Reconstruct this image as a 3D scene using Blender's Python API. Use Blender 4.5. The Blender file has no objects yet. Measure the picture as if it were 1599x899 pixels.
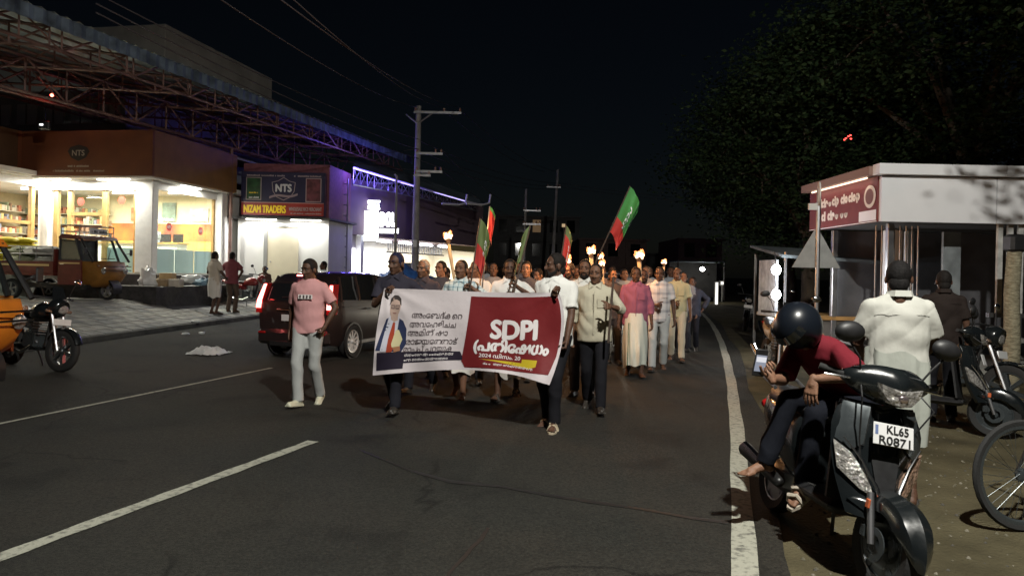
import bpy, bmesh, math, random
import numpy as np
from mathutils import Vector, Matrix, Euler, noise
from mathutils.geometry import tessellate_polygon
R = math.radians
SC = bpy.context.scene
COL = SC.collection
random.seed(7)

# ------------------------------------------------------------------ camera, sky, light, exposure
F, CX, CY, CAMH, ROLL = 1120.0, 799.5, 425.0, 1.55, R(1.2)
cam = bpy.data.cameras.new('camera'); cam.lens = 36 * F / 1599; cam.sensor_width = 36; cam.sensor_fit = 'HORIZONTAL'
cam.shift_y = -24.5 / 1599; cam.clip_start = 0.05; cam.clip_end = 2000
camo = bpy.data.objects.new('camera', cam); COL.objects.link(camo)
camo.matrix_world = Matrix.Translation((0, 0, CAMH)) @ Matrix.Rotation(R(90), 4, 'X') @ Matrix.Rotation(ROLL, 4, 'Z')
SC.camera = camo
world = bpy.data.worlds.new('World'); SC.world = world; world.use_nodes = True
wn = world.node_tree.nodes; wl = world.node_tree.links
sky = wn.new('ShaderNodeTexSky'); sky.sky_type = 'NISHITA'; sky.sun_disc = False
SUN_EL, SUN_AZ = R(38), R(200)
sky.sun_elevation = SUN_EL; sky.sun_rotation = SUN_AZ
wl.new(sky.outputs[0], wn['Background'].inputs[0]); wn['Background'].inputs[1].default_value = 0.0007
sun = bpy.data.lights.new('moon', 'SUN'); sun.energy = 0.012; sun.angle = R(0.5); sun.color = (0.85, 0.9, 1)
suno = bpy.data.objects.new('moon', sun); COL.objects.link(suno)
suno.rotation_euler = Euler((R(90) - SUN_EL, 0, R(180) - SUN_AZ + R(180)))
vs = SC.view_settings; vs.view_transform = 'Standard'; vs.look = 'None'; vs.gamma = 1; vs.exposure = 0; vs.use_curve_mapping = False
SC.render.engine = 'CYCLES'
SC.cycles.use_denoising = True
SC.cycles.max_bounces = 6; SC.cycles.diffuse_bounces = 3; SC.cycles.glossy_bounces = 3; SC.cycles.transparent_max_bounces = 12
SC.cycles.sample_clamp_indirect = 3.0; SC.cycles.caustics_reflective = False; SC.cycles.caustics_refractive = False
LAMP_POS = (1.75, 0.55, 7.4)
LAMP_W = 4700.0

def _un(px, py):
    dx, dy = px - CX, py - CY
    return dx * math.cos(ROLL) + dy * math.sin(ROLL), -dx * math.sin(ROLL) + dy * math.cos(ROLL)
def W(px, py, Y):                       # a point seen at (px, py) that stands Y metres away
    dx, dy = _un(px, py); return Vector((dx / F * Y, Y, CAMH - dy / F * Y))
def G(px, py, z=0.0):                   # a point at height z seen at (px, py)
    dx, dy = _un(px, py); Y = F * (CAMH - z) / dy; return Vector((dx / F * Y, Y, z))
def XE(Y):                              # centre of the white edge line of the road
    Y = min(Y, 75); return 0.061 + 0.324 * Y - 0.00201 * Y * Y

# ------------------------------------------------------------------ mesh helpers
class MB:
    def __init__(s): s.v = []; s.f = []; s.m = []
    def add(s, v, f, mi=0, M=None):
        o = len(s.v)
        if M is not None: v = [M @ Vector(p) for p in v]
        s.v.extend([tuple(p) for p in v]); s.f.extend([tuple(i + o for i in q) for q in f]); s.m.extend([mi] * len(f)); return s
    def box(s, x0, x1, y0, y1, z0, z1, mi=0, M=None):
        v = [(x, y, z) for z in (z0, z1) for y in (y0, y1) for x in (x0, x1)]
        return s.add(v, [(0, 2, 3, 1), (4, 5, 7, 6), (0, 1, 5, 4), (2, 6, 7, 3), (0, 4, 6, 2), (1, 3, 7, 5)], mi, M)
    def cbox(s, c, d, mi=0, M=None, bev=0.0):
        if bev <= 0: return s.box(c[0]-d[0]/2, c[0]+d[0]/2, c[1]-d[1]/2, c[1]+d[1]/2, c[2]-d[2]/2, c[2]+d[2]/2, mi, M)
        x, y, z = d[0]/2, d[1]/2, d[2]/2; b = min(bev, x*.95, y*.95)
        pr = [(-x+b, -y), (x-b, -y), (x, -y+b), (x, y-b), (x-b, y), (-x+b, y), (-x, y-b), (-x, -y+b)]
        rings = []
        for zz, k in ((-z, .0), (-z+b, 1), (z-b, 1), (z, 0)):
            q = 1.0 if k else 0.0
            rings.append([(c[0]+px*(1 if q else (x-b)/x if x > b else .5), c[1]+py*(1 if q else (y-b)/y if y > b else .5), c[2]+zz) for px, py in pr])
        return s.loft(rings, mi=mi, M=M)
    def loft(s, rings, caps=True, closed=True, mi=0, M=None):
        n = len(rings[0]); v = [p for r in rings for p in r]; f = []
        for i in range(len(rings) - 1):
            for j in range(n if closed else n - 1):
                k = (j + 1) % n
                f.append((i*n+j, i*n+k, (i+1)*n+k, (i+1)*n+j))
        if caps and closed:
            f.append(tuple(range(n - 1, -1, -1))); f.append(tuple(range((len(rings)-1)*n, len(rings)*n)))
        return s.add(v, f, mi, M)
    def tube(s, pts, r, n=8, caps=True, mi=0, M=None):
        pts = [Vector(p) for p in pts]; k = len(pts)
        rr = r if isinstance(r, (list, tuple)) else [r] * k
        rings = []; up = None
        for i, p in enumerate(pts):
            t = (pts[min(i+1, k-1)] - pts[max(i-1, 0)]).normalized()
            if up is None: up = Vector((0, 0, 1)) if abs(t.z) < .9 else Vector((0, 1, 0))
            a = t.cross(up); a = a.normalized() if a.length > 1e-5 else t.orthogonal().normalized()
            b = a.cross(t).normalized(); up = b
            rings.append([p + (a * math.cos(2*math.pi*j/n) + b * math.sin(2*math.pi*j/n)) * rr[i] for j in range(n)])
        return s.loft(rings, caps=caps, mi=mi, M=M)
    def lathe(s, prof, n=24, axis='Z', mi=0, M=None):   # prof: (radius, height)
        rings = []
        for r, h in prof:
            ring = []
            for j in range(n):
                a = 2*math.pi*j/n; c, d = r*math.cos(a), r*math.sin(a)
                ring.append((c, d, h) if axis == 'Z' else (h, c, d) if axis == 'X' else (c, h, d))
            rings.append(ring)
        return s.loft(rings, caps=prof[0] != prof[-1], mi=mi, M=M)      # a closed profile is a ring, not a disc
    def ell(s, c, r, nu=14, nv=9, mi=0, M=None):
        rings = []
        for i in range(nv + 1):
            a = -math.pi/2 + math.pi * i / nv; a = max(-1.5, min(1.5, a))
            rings.append([(c[0]+r[0]*math.cos(a)*math.cos(2*math.pi*j/nu), c[1]+r[1]*math.cos(a)*math.sin(2*math.pi*j/nu), c[2]+r[2]*math.sin(a)) for j in range(nu)])
        return s.loft(rings, mi=mi, M=M)
    def cap(s, p, q, r0, r1, n=12, mi=0, M=None, flat0=False, flat1=False):  # round cone
        p, q = Vector(p), Vector(q); t = (q-p).normalized(); a = t.orthogonal().normalized(); b = t.cross(a)
        st = []
        if not flat0:
            for k in (80, 50, 25): st.append((p - t*r0*math.sin(R(k)), r0*math.cos(R(k))))
        st += [(p, r0), (q, r1)]
        if not flat1:
            for k in (25, 50, 80): st.append((q + t*r1*math.sin(R(k)), r1*math.cos(R(k))))
        return s.loft([[c + (a*math.cos(2*math.pi*j/n) + b*math.sin(2*math.pi*j/n))*r for j in range(n)] for c, r in st], mi=mi, M=M)
    def prism(s, poly, axis, a, b, mi=0, M=None):        # polygon extruded along an axis from a to b
        def P(u, v, w): return (w, u, v) if axis == 'X' else (u, w, v) if axis == 'Y' else (u, v, w)
        n = len(poly); v = [P(u, w, a) for u, w in poly] + [P(u, w, b) for u, w in poly]
        f = [tuple(range(n-1, -1, -1)), tuple(range(n, 2*n))] + [(i, (i+1) % n, n+(i+1) % n, n+i) for i in range(n)]
        return s.add(v, f, mi, M)
    def grid(s, fn, nu, nv, mi=0, M=None):
        v = [fn(i/nu, j/nv) for j in range(nv+1) for i in range(nu+1)]
        return s.add(v, [(j*(nu+1)+i, j*(nu+1)+i+1, (j+1)*(nu+1)+i+1, (j+1)*(nu+1)+i) for j in range(nv) for i in range(nu)], mi, M)
    def mesh(s, name, mats, smooth=40):
        me = bpy.data.meshes.new(name); me.from_pydata(s.v, [], s.f)
        for m in (mats if isinstance(mats, (list, tuple)) else [mats]): me.materials.append(m)
        if any(s.m): me.polygons.foreach_set('material_index', s.m)
        bm = bmesh.new(); bm.from_mesh(me); bmesh.ops.recalc_face_normals(bm, faces=bm.faces); bm.to_mesh(me); bm.free()
        if smooth:
            me.shade_smooth(); me.set_sharp_from_angle(angle=R(smooth))
        me.update(); return me
    def build(s, name, mats, parent=None, smooth=40, loc=None, rot=None):
        return link(name, s.mesh(name, mats, smooth), parent, loc, rot)

def link(name, me, parent=None, loc=None, rot=None):
    o = bpy.data.objects.new(name, me); COL.objects.link(o)
    if parent is not None: o.parent = parent
    if loc is not None: o.location = loc
    if rot is not None: o.rotation_euler = rot
    return o
def tag(o, label=None, cat=None, group=None, kind=None):
    if label: o['label'] = label
    if cat: o['category'] = cat
    if group: o['group'] = group
    if kind: o['kind'] = kind
    return o
def thing(name, label, cat, loc=(0, 0, 0), rz=0.0, group=None):
    o = bpy.data.objects.new(name, None); COL.objects.link(o); o.empty_display_size = .2
    o.location = loc; o.rotation_euler = (0, 0, rz); return tag(o, label, cat, group)
def copy_tree(o, parent=None):
    c = o.copy(); COL.objects.link(c); c.parent = parent
    for ch in list(o.children): copy_tree(ch, c)
    return c
def struct(name, mb, m, parent=None, smooth=40):
    o = mb.build(name, m, parent, smooth)
    if parent is None: o['kind'] = 'structure'
    return o
def light(name, kind, loc, energy, color, size=0.1, rot=None, parent=None, spot=None, blend=.5, shape=None, size_y=None):
    l = bpy.data.lights.new(name, kind); l.energy = energy; l.color = color
    if kind == 'AREA':
        l.size = size
        if size_y: l.shape = 'RECTANGLE'; l.size_y = size_y
    else: l.shadow_soft_size = size
    if spot: l.spot_size = spot; l.spot_blend = blend
    o = bpy.data.objects.new(name, l); COL.objects.link(o); o.location = loc
    if rot is not None: o.rotation_euler = rot
    if parent is not None: o.parent = parent
    return o

# ------------------------------------------------------------------ materials
_M = {}
def mat(key, col=(.5, .5, .5), rough=.6, metal=0.0, var=0.0, vscale=8.0, bump=0.0, bscale=60.0, col2=None, emit=None, es=0.0, coat=0.0, spec=.5, alpha=1.0, stretch=None, detail=5.0, rvar=0.0):
    if key in _M: return _M[key]
    m = bpy.data.materials.new(key); m.use_nodes = True; nt = m.node_tree; N = nt.nodes; L = nt.links
    p = N['Principled BSDF']; p.inputs['Base Color'].default_value = (*col, 1); p.inputs['Roughness'].default_value = rough
    p.inputs['Metallic'].default_value = metal; p.inputs['Specular IOR Level'].default_value = spec; p.inputs['Coat Weight'].default_value = coat
    if emit: p.inputs['Emission Color'].default_value = (*emit, 1); p.inputs['Emission Strength'].default_value = es
    if var or bump or col2 or rvar:
        tc = N.new('ShaderNodeTexCoord'); mp = N.new('ShaderNodeMapping'); L.new(tc.outputs['Object'], mp.inputs[0])
        if stretch: mp.inputs['Scale'].default_value = stretch
    if var or col2 or rvar:
        nz = N.new('ShaderNodeTexNoise'); nz.inputs['Scale'].default_value = vscale; nz.inputs['Detail'].default_value = detail
        L.new(mp.outputs[0], nz.inputs['Vector'])
        if var or col2:
            rp = N.new('ShaderNodeValToRGB'); rp.color_ramp.elements[0].position = .32; rp.color_ramp.elements[1].position = .68
            c2 = col2 or tuple(min(1, c * (1 + var)) for c in col); c1 = col if col2 else tuple(c * (1 - var) for c in col)
            rp.color_ramp.elements[0].color = (*c1, 1); rp.color_ramp.elements[1].color = (*c2, 1)
            L.new(nz.outputs['Fac'], rp.inputs[0]); L.new(rp.outputs[0], p.inputs['Base Color'])
        if rvar:
            mr = N.new('ShaderNodeMapRange'); mr.inputs[1].default_value = .3; mr.inputs[2].default_value = .7
            mr.inputs[3].default_value = max(0, rough - rvar); mr.inputs[4].default_value = min(1, rough + rvar)
            L.new(nz.outputs['Fac'], mr.inputs[0]); L.new(mr.outputs[0], p.inputs['Roughness'])
    if bump:
        n2 = N.new('ShaderNodeTexNoise'); n2.inputs['Scale'].default_value = bscale; n2.inputs['Detail'].default_value = 4
        L.new(mp.outputs[0], n2.inputs['Vector'])
        b = N.new('ShaderNodeBump'); b.inputs['Strength'].default_value = bump; b.inputs['Distance'].default_value = .02
        L.new(n2.outputs['Fac'], b.inputs['Height']); L.new(b.outputs[0], p.inputs['Normal'])
    _M[key] = m; return m
def emat(key, col, s): return mat(key, (0.02, .02, .02), .5, emit=col, es=s)
def glass_mat(key, tint=(.9, .95, .95), gloss=.12, rough=.02):
    if key in _M: return _M[key]
    m = bpy.data.materials.new(key); m.use_nodes = True; nt = m.node_tree; N = nt.nodes; L = nt.links; N.clear()
    out = N.new('ShaderNodeOutputMaterial'); mx = N.new('ShaderNodeMixShader'); tr = N.new('ShaderNodeBsdfTransparent'); gl = N.new('ShaderNodeBsdfGlossy')
    lw = N.new('ShaderNodeLayerWeight'); lw.inputs[0].default_value = .5
    pw = N.new('ShaderNodeMath'); pw.operation = 'POWER'; pw.inputs[1].default_value = 4.0; fr = N.new('ShaderNodeMath'); fr.operation = 'MULTIPLY_ADD'; fr.inputs[1].default_value = .7; fr.inputs[2].default_value = .035
    L.new(lw.outputs['Facing'], pw.inputs[0]); L.new(pw.outputs[0], fr.inputs[0])
    tr.inputs[0].default_value = (*tint, 1); gl.inputs['Roughness'].default_value = rough; gl.inputs['Color'].default_value = (1, 1, 1, 1)
    L.new(fr.outputs[0], mx.inputs[0]); L.new(tr.outputs[0], mx.inputs[1]); L.new(gl.outputs[0], mx.inputs[2]); L.new(mx.outputs[0], out.inputs[0])
    _M[key] = m; return m

def asphalt_mat():
    m = mat('asphalt', (.015, .016, .0145), .85, spec=.25, bump=.8, bscale=140); N = m.node_tree.nodes; L = m.node_tree.links; pr = N['Principled BSDF']; tc = N.new('ShaderNodeTexCoord')
    def nz(s, d): n = N.new('ShaderNodeTexNoise'); n.inputs['Scale'].default_value = s; n.inputs['Detail'].default_value = d; L.new(tc.outputs['Object'], n.inputs['Vector']); return n
    def ramp(n, a, ca, b, cb): r = N.new('ShaderNodeValToRGB'); r.color_ramp.elements[0].position = a; r.color_ramp.elements[1].position = b; r.color_ramp.elements[0].color = (*ca, 1); r.color_ramp.elements[1].color = (*cb, 1); L.new(n.outputs['Fac'], r.inputs[0]); return r
    big = ramp(nz(.55, 6), .35, (.0165, .0172, .015), .68, (.027, .0262, .022)); dust = ramp(nz(.23, 5), .5, (0, 0, 0), .75, (1, 1, 1)); fine = ramp(nz(55, 3), .33, (.55, .55, .55), .72, (1.5, 1.5, 1.45))
    m1 = N.new('ShaderNodeMix'); m1.data_type = 'RGBA'; L.new(dust.outputs[0], m1.inputs[0]); L.new(big.outputs[0], m1.inputs[6]); m1.inputs[7].default_value = (.04, .032, .024, 1)
    m2 = N.new('ShaderNodeMix'); m2.data_type = 'RGBA'; m2.blend_type = 'MULTIPLY'; m2.inputs[0].default_value = 1; L.new(m1.outputs[2], m2.inputs[6]); L.new(fine.outputs[0], m2.inputs[7])
    vo = N.new('ShaderNodeTexVoronoi'); vo.feature = 'DISTANCE_TO_EDGE'; vo.inputs['Scale'].default_value = .42; wp = nz(1.6, 4); ad = N.new('ShaderNodeVectorMath'); ad.operation = 'MULTIPLY_ADD'; ad.inputs[1].default_value = (.9, .9, 0); L.new(wp.outputs['Color'], ad.inputs[0]); L.new(tc.outputs['Object'], ad.inputs[2]); L.new(ad.outputs[0], vo.inputs['Vector'])
    ck = N.new('ShaderNodeMapRange'); ck.inputs[1].default_value = 0; ck.inputs[2].default_value = .012; ck.inputs[3].default_value = .35; ck.inputs[4].default_value = 1; L.new(vo.outputs['Distance'], ck.inputs[0])
    msk = ramp(nz(.35, 3), .48, (1, 1, 1), .56, (0, 0, 0)); mxc = N.new('ShaderNodeMath'); mxc.operation = 'MAXIMUM'; L.new(ck.outputs[0], mxc.inputs[0]); L.new(msk.outputs[0], mxc.inputs[1])
    oil = ramp(nz(1.1, 7), .30, (.55, .55, .55), .42, (1, 1, 1)); grit = ramp(nz(170, 2), .70, (1, 1, 1), .78, (3.2, 3.1, 2.8)); last = m2.outputs[2]
    for src in (mxc.outputs[0], oil.outputs[0], grit.outputs[0]):
        q = N.new('ShaderNodeMix'); q.data_type = 'RGBA'; q.blend_type = 'MULTIPLY'; q.inputs[0].default_value = 1; L.new(last, q.inputs[6]); L.new(src, q.inputs[7]); last = q.outputs[2]
    L.new(last, pr.inputs['Base Color']); return m
asphalt = asphalt_mat()
dirt = mat('dirt_shoulder', (.045, .039, .022), .95, col2=(.095, .082, .047), vscale=1.7, bump=1.0, bscale=35, detail=12, spec=.15)
white_line = mat('worn_line_paint', (.09, .09, .078), .8, col2=(.31, .31, .255), vscale=24, bump=.5, bscale=60, detail=14)
_r = [n for n in white_line.node_tree.nodes if n.type == 'VALTORGB'][0].color_ramp; _r.elements[0].position = .30; _r.elements[1].position = .50
steel_red = mat('red_oxide_steel', (.15, .08, .066), .6, var=.35, vscale=3)
chrome = mat('chrome', (.75, .75, .76), .16, 1.0)
steel = mat('grey_steel', (.32, .32, .33), .4, .9, var=.2, vscale=5)
black_plastic = mat('black_plastic', (.012, .012, .013), .5, var=.3, vscale=20)
rubber = mat('tyre_rubber', (.014, .014, .014), .85, bump=.2, bscale=80)
black_paint = mat('gloss_black_paint', (.008, .010, .011), .22, coat=.6, rvar=.08, vscale=14)
gunmetal = mat('gunmetal_paint', (.06, .07, .075), .3, .5, coat=.5, rvar=.1, vscale=10)
concrete = mat('weathered_concrete', (.22, .22, .20), .9, col2=(.34, .34, .31), vscale=1.2, bump=.3, bscale=25)
white_wall = mat('white_plaster', (.74, .74, .71), .8, var=.06, vscale=1.5, bump=.1, bscale=30)
wood = mat('varnished_wood', (.36, .20, .07), .45, var=.3, vscale=3, stretch=(1, 1, .15))
clear_glass = glass_mat('clear_glass')
dark_glass = mat('tinted_glass', (.01, .012, .014), .06, spec=.8)

# ------------------------------------------------------------------ lettering as flat shapes
_TC = {}
def text_polys(s, kern=None, shear=0.0):
    k = (s, tuple(sorted((kern or {}).items())), shear)
    if k in _TC: return _TC[k]
    c = bpy.data.curves.new('lettering', 'FONT'); c.body = s; c.size = 1; c.shear = shear; c.resolution_u = 4
    for i, q in (kern or {}).items(): c.body_format[i].kerning = q
    o = bpy.data.objects.new('lettering', c); COL.objects.link(o)
    dg = bpy.context.evaluated_depsgraph_get(); e = o.evaluated_get(dg); me = e.to_mesh(); me.calc_loop_triangles()
    V = [tuple(v.co) for v in me.vertices]; T = [tuple(t.vertices) for t in me.loop_triangles]
    e.to_mesh_clear(); bpy.data.objects.remove(o); bpy.data.curves.remove(c)
    _TC[k] = (V, T); return V, T
def lettering(name, s, fn, h, m, parent=None, x=0.0, y=0.0, align='L', width=None, offset=0.0, kern=None, shear=0.0, stretch=1.0, cut=0.0):
    """fn(u, v, lift) maps metres on the sign face to a 3-D point; h is the letter height of a capital."""
    V, T = text_polys(s, kern, shear)
    k = h / .72; x0 = min(p[0] for p in V); x1 = max(p[0] for p in V); sx = k * stretch
    if width: sx = width / (x1 - x0)
    ox = {'L': 0, 'C': -(x1-x0)*sx/2, 'R': -(x1-x0)*sx}[align]
    bm = bmesh.new()
    steps = [(0, 0)] if not offset else [(0, 0), (offset, 0), (-offset, 0), (0, offset), (0, -offset), (offset*.7, offset*.7), (-offset*.7, -offset*.7)]
    if 0 < offset < .006: steps = steps[:3]
    for qi, (ax_, ay_) in enumerate(steps):              # heavier strokes: the letter laid down several times, slightly shifted
        vs_ = [bm.verts.new((x + ox + (p[0]-x0)*sx + ax_*k, y + (p[1] + ay_)*k, qi*.0012)) for p in V]
        for t in T:
            try: bm.faces.new([vs_[i] for i in t])
            except ValueError: pass
    if cut:
        xa = min(v.co.x for v in bm.verts); xb = max(v.co.x for v in bm.verts); q = xa + cut
        while q < xb:
            bmesh.ops.bisect_plane(bm, geom=bm.verts[:] + bm.edges[:] + bm.faces[:], plane_co=(q, 0, 0), plane_no=(1, 0, 0)); q += cut
        ya = min(v.co.y for v in bm.verts); yb = max(v.co.y for v in bm.verts); q = ya + cut
        while q < yb:
            bmesh.ops.bisect_plane(bm, geom=bm.verts[:] + bm.edges[:] + bm.faces[:], plane_co=(0, q, 0), plane_no=(0, 1, 0)); q += cut
    for v in bm.verts: v.co = fn(v.co.x, v.co.y, v.co.z * .3)
    me = bpy.data.meshes.new(name); bm.to_mesh(me); bm.free(); me.materials.append(m)
    return link(name, me, parent)
def smudge(name, fn, x, y, w, h, m, parent, n=9, seed=1):
    """a line of print too small to read: little uneven strokes"""
    r = random.Random(seed); mb = MB(); q = x
    while q < x + w:
        d = h * r.uniform(.35, .75); t = h * r.uniform(.65, 1)
        if r.random() > .13: mb.add([fn(q, y, 0), fn(q+d*.8, y, 0), fn(q+d*.8, y+t, 0), fn(q, y+t, 0)], [(0, 1, 2, 3)])
        q += d
    o = mb.build(name, m, parent, smooth=0); o['kind'] = 'stuff'; return o

def scrawl(name, fn, x, y, w, h, m, parent, seed=1, th=.2):
    """a line of rounded letters too blurred to read"""
    r = random.Random(seed); mb = MB(); q = x
    def arc(cx, cy, rad, a0, a1, n=8):
        v = []
        for i in range(n+1):
            a = R(a0 + (a1-a0)*i/n)
            for k in (rad, rad - h*th): v.append(fn(cx + k*math.cos(a)*.9, cy + k*math.sin(a), 0))
        mb.add(v, [(2*i, 2*i+2, 2*i+3, 2*i+1) for i in range(n)])
    def stem(cx, y0, y1): mb.add([fn(cx, y0, 0), fn(cx + h*th, y0, 0), fn(cx + h*th, y1, 0), fn(cx, y1, 0)], [(0, 1, 2, 3)])
    while q < x + w - h*.5:
        k = r.randrange(6); rad = h*.45
        if k == 0: arc(q+rad, y+rad, rad, 0, 360, 12); q += h*.95
        elif k == 1: arc(q+rad, y+rad, rad, -20, 200); stem(q, y, y+rad); q += h*.95
        elif k == 2: arc(q+rad, y+rad, rad, 160, 380); arc(q+rad, y+rad*.9, rad*.5, 0, 360); q += h*.98
        elif k == 3: stem(q, y - h*.2, y+h*.9); arc(q+rad, y+rad, rad, -90, 180); q += h*.98
        elif k == 4: arc(q+rad, y+rad, rad, 30, 330); stem(q+rad*1.7, y, y + h*1.15); q += h*1.05
        else: q += h*.3
    o = mb.build(name, m, parent, smooth=0); o['kind'] = 'stuff'; return o
# ================================================================== THE SETTING
def XK(Y): return -9.55 + .09 * Y                       # foot of the shop forecourt
def FZ(x, y):                                           # height of the paved forecourt ramp
    s = XK(y) - x
    return .10 + .5 * max(0, min(s / 2.6, 1))
struct('ground', MB().add([(-700, -300, 0), (700, -300, 0), (700, 900, 0), (-700, 900, 0)], [(0, 1, 2, 3)]), dirt)
def XL(Y):
    if Y < 27: return XK(Y) - .02
    t = min(1, (Y - 27) / 20); return XK(27) * (1-t) + (XE(47) - 8.6) * t if Y < 47 else XE(Y) - 8.6
ys = [-12, -6, -2, 0, 2, 4, 6, 8, 10, 12, 15, 18, 21, 24, 27, 30, 34, 38, 43, 48, 55, 65, 75, 110, 160]
def xe2(Y): return XE(Y) if Y <= 75 else XE(75) + .02 * (Y-75)
def xl2(Y): return XL(Y) if Y <= 75 else xe2(Y) - 8.6
mb = MB(); v = []
for i, Y in enumerate(ys):
    xa, xb = xl2(Y), xe2(Y) + .28 + .06 * math.sin(i * 2.1)
    v += [(xa + (xb-xa)*k/10, Y, .006) for k in range(11)]
mb.add(v, [(i*11+k, i*11+k+1, (i+1)*11+k+1, (i+1)*11+k) for i in range(len(ys)-1) for k in range(10)])
road = struct('road', mb, asphalt)
mb = MB(); v = []                                        # solid edge line
for i in range(121):
    Y = -3 + i * .45
    w = .068 + .004 * math.sin(i*1.7); sl = .324 - .00402 * Y
    nx, ny = 1 / math.hypot(1, sl), -sl / math.hypot(1, sl); wob = .004 * math.sin(i * .9)
    v += [(XE(Y) - nx*w + wob, Y - ny*w, .011), (XE(Y) + nx*w + wob, Y + ny*w, .011)]
mb.add(v, [(2*i, 2*i+1, 2*i+3, 2*i+2) for i in range(120)]); mb.build('edge_line', white_line, road, 0)
def dash(a, b, w):
    a, b = Vector(a), Vector(b); d = (b-a).normalized(); n = Vector((d.y, -d.x, 0)) * w; mb = MB(); k = 14; v = []
    for i in range(k + 1):
        p = a.lerp(b, i/k); j = n * (1 + .12*math.sin(i*2.3)); v += [p - j, p + j]
    mb.add(v, [(2*i, 2*i+1, 2*i+3, 2*i+2) for i in range(k)]); mb.build('lane_dash', white_line, road, 0)
g0, g1 = G(-30, 880, .011), G(489, 688, .011); dash(g0, g1, .055)
d_ = (g1 - g0).normalized(); dash(g1 + d_*5.0 + Vector((.0, .2, 0)), g1 + d_*9.0 + Vector((-.1, .2, 0)), .05)
dash(G(-60, 673, .011), G(424, 574, .011), .03)
seam = MB(); v = []
for i, (x, y) in enumerate(((560, 700), (640, 732), (700, 748), (780, 757), (860, 771), (930, 781), (1000, 792), (1080, 806), (1135, 812))):
    q0, q1 = G(x, y, .0095), G(x + 3, y + 3.5 + (i % 3), .0095); v += [q0, q1]
seam.add(v, [(2*i, 2*i+1, 2*i+3, 2*i+2) for i in range(8)]); seam.build('tar_seam', mat('tar', (.006, .006, .006), .6), road, 0)
seam = MB(); v = []
for i, (x, y) in enumerate(((760, 822), (748, 840), (735, 852), (722, 868), (705, 885), (690, 905))): v += [G(x, y, .0095), G(x + 5 + i % 2, y + 2, .0095)]
seam.add(v, [(2*i, 2*i+1, 2*i+3, 2*i+2) for i in range(5)]); seam.build('tar_seam', mat('tar', (.006, .006, .006), .6), road, 0)

# raised, paved forecourt: a kerb, a bed and single pavers
bed_m = mat('paver_bed', (.05, .05, .048), .95, var=.3, vscale=5)
mb = MB(); nn = 12; v = []
for i in range(nn + 1):
    Y = 2 + 26.0 * i / nn
    for s in (0, .01, 1.3, 2.6, 14): v.append((XK(Y) - s, Y, 0.0 if s == 0 else FZ(XK(Y)-s, Y) - .045))
mb.add(v, [(i*5+k, i*5+k+1, (i+1)*5+k+1, (i+1)*5+k) for i in range(nn) for k in range(4)])
forecourt = struct('forecourt', mb, bed_m)
kerb = MB()
for i in range(26):
    Y0, Y1 = 2 + i, 2.985 + i
    kerb.add([(XK(Y0)+.05, Y0, .0), (XK(Y1)+.05, Y1, .0), (XK(Y1)-.07, Y1, .0), (XK(Y0)-.07, Y0, .0), (XK(Y0)+.03, Y0, .105), (XK(Y1)+.03, Y1, .105), (XK(Y1)-.07, Y1, .11), (XK(Y0)-.07, Y0, .11)],
             [(0, 1, 5, 4), (4, 5, 6, 7), (2, 3, 7, 6), (1, 2, 6, 5), (3, 0, 4, 7)])
kerb.build('kerb', mat('dark_kerb', (.06, .06, .055), .9, var=.4, vscale=4, bump=.4), forecourt, 0)
pav_m = [mat('paver_%d' % i, c, .75, var=.22, vscale=3.5, bump=.35, bscale=45) for i, c in enumerate([(.25, .25, .235), (.30, .295, .27), (.21, .215, .21), (.34, .33, .30)])]
TW, TD = .46, .30
tiles = []
row = 0; s = .09
while s < 9:
    Y = 9.0 + (.5 * TW if row % 2 else 0)
    while Y < 26.5:
        x = XK(Y) - s - TD/2; px = CX + F * x / Y
        if -60 < px < 520 and Y > 9: tiles.append((x, Y, px))
        Y += TW
    s += TD; row += 1
def tile_mesh(m):
    mb = MB(); mb.cbox((0, 0, -.02), (TD - .012, TW - .012, .05), bev=.012); return mb.mesh('paver', m, 30)
tmesh = [tile_mesh(m) for m in pav_m]
def tile_M(x, y):
    sl = -(FZ(x + .1, y) - FZ(x - .1, y)) / .2 * -1
    return Matrix.Translation((x, y, FZ(x, y) + random.uniform(-.004, .004))) @ Matrix.Rotation(math.atan(-sl), 4, 'Y') @ Matrix.Rotation(R(-5.1) + random.uniform(-.01, .01), 4, 'Z')
def hidden_by_shop(x, y): return (y > 19.3 and x > -14.5 and x < -8.7 and y > 19.4 + (x+14.5)*.0) and not x > -9.0
vis = [t for t in tiles if not hidden_by_shop(t[0], t[1])]
vis.sort(key=lambda t: t[1] if -10 < t[2] else t[1] + 50)
for x, y, px in vis[:300]:
    o = link('paver', random.choice(tmesh), forecourt); o.matrix_local = tile_M(x, y)
mb = MB()
for x, y, px in vis[300:]:
    mb.cbox((0, 0, -.02), (TD - .012, TW - .012, .05), bev=.012, mi=random.randrange(4), M=tile_M(x, y))
o = mb.build('paving', pav_m, forecourt, 30); o['kind'] = 'stuff'

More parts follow.
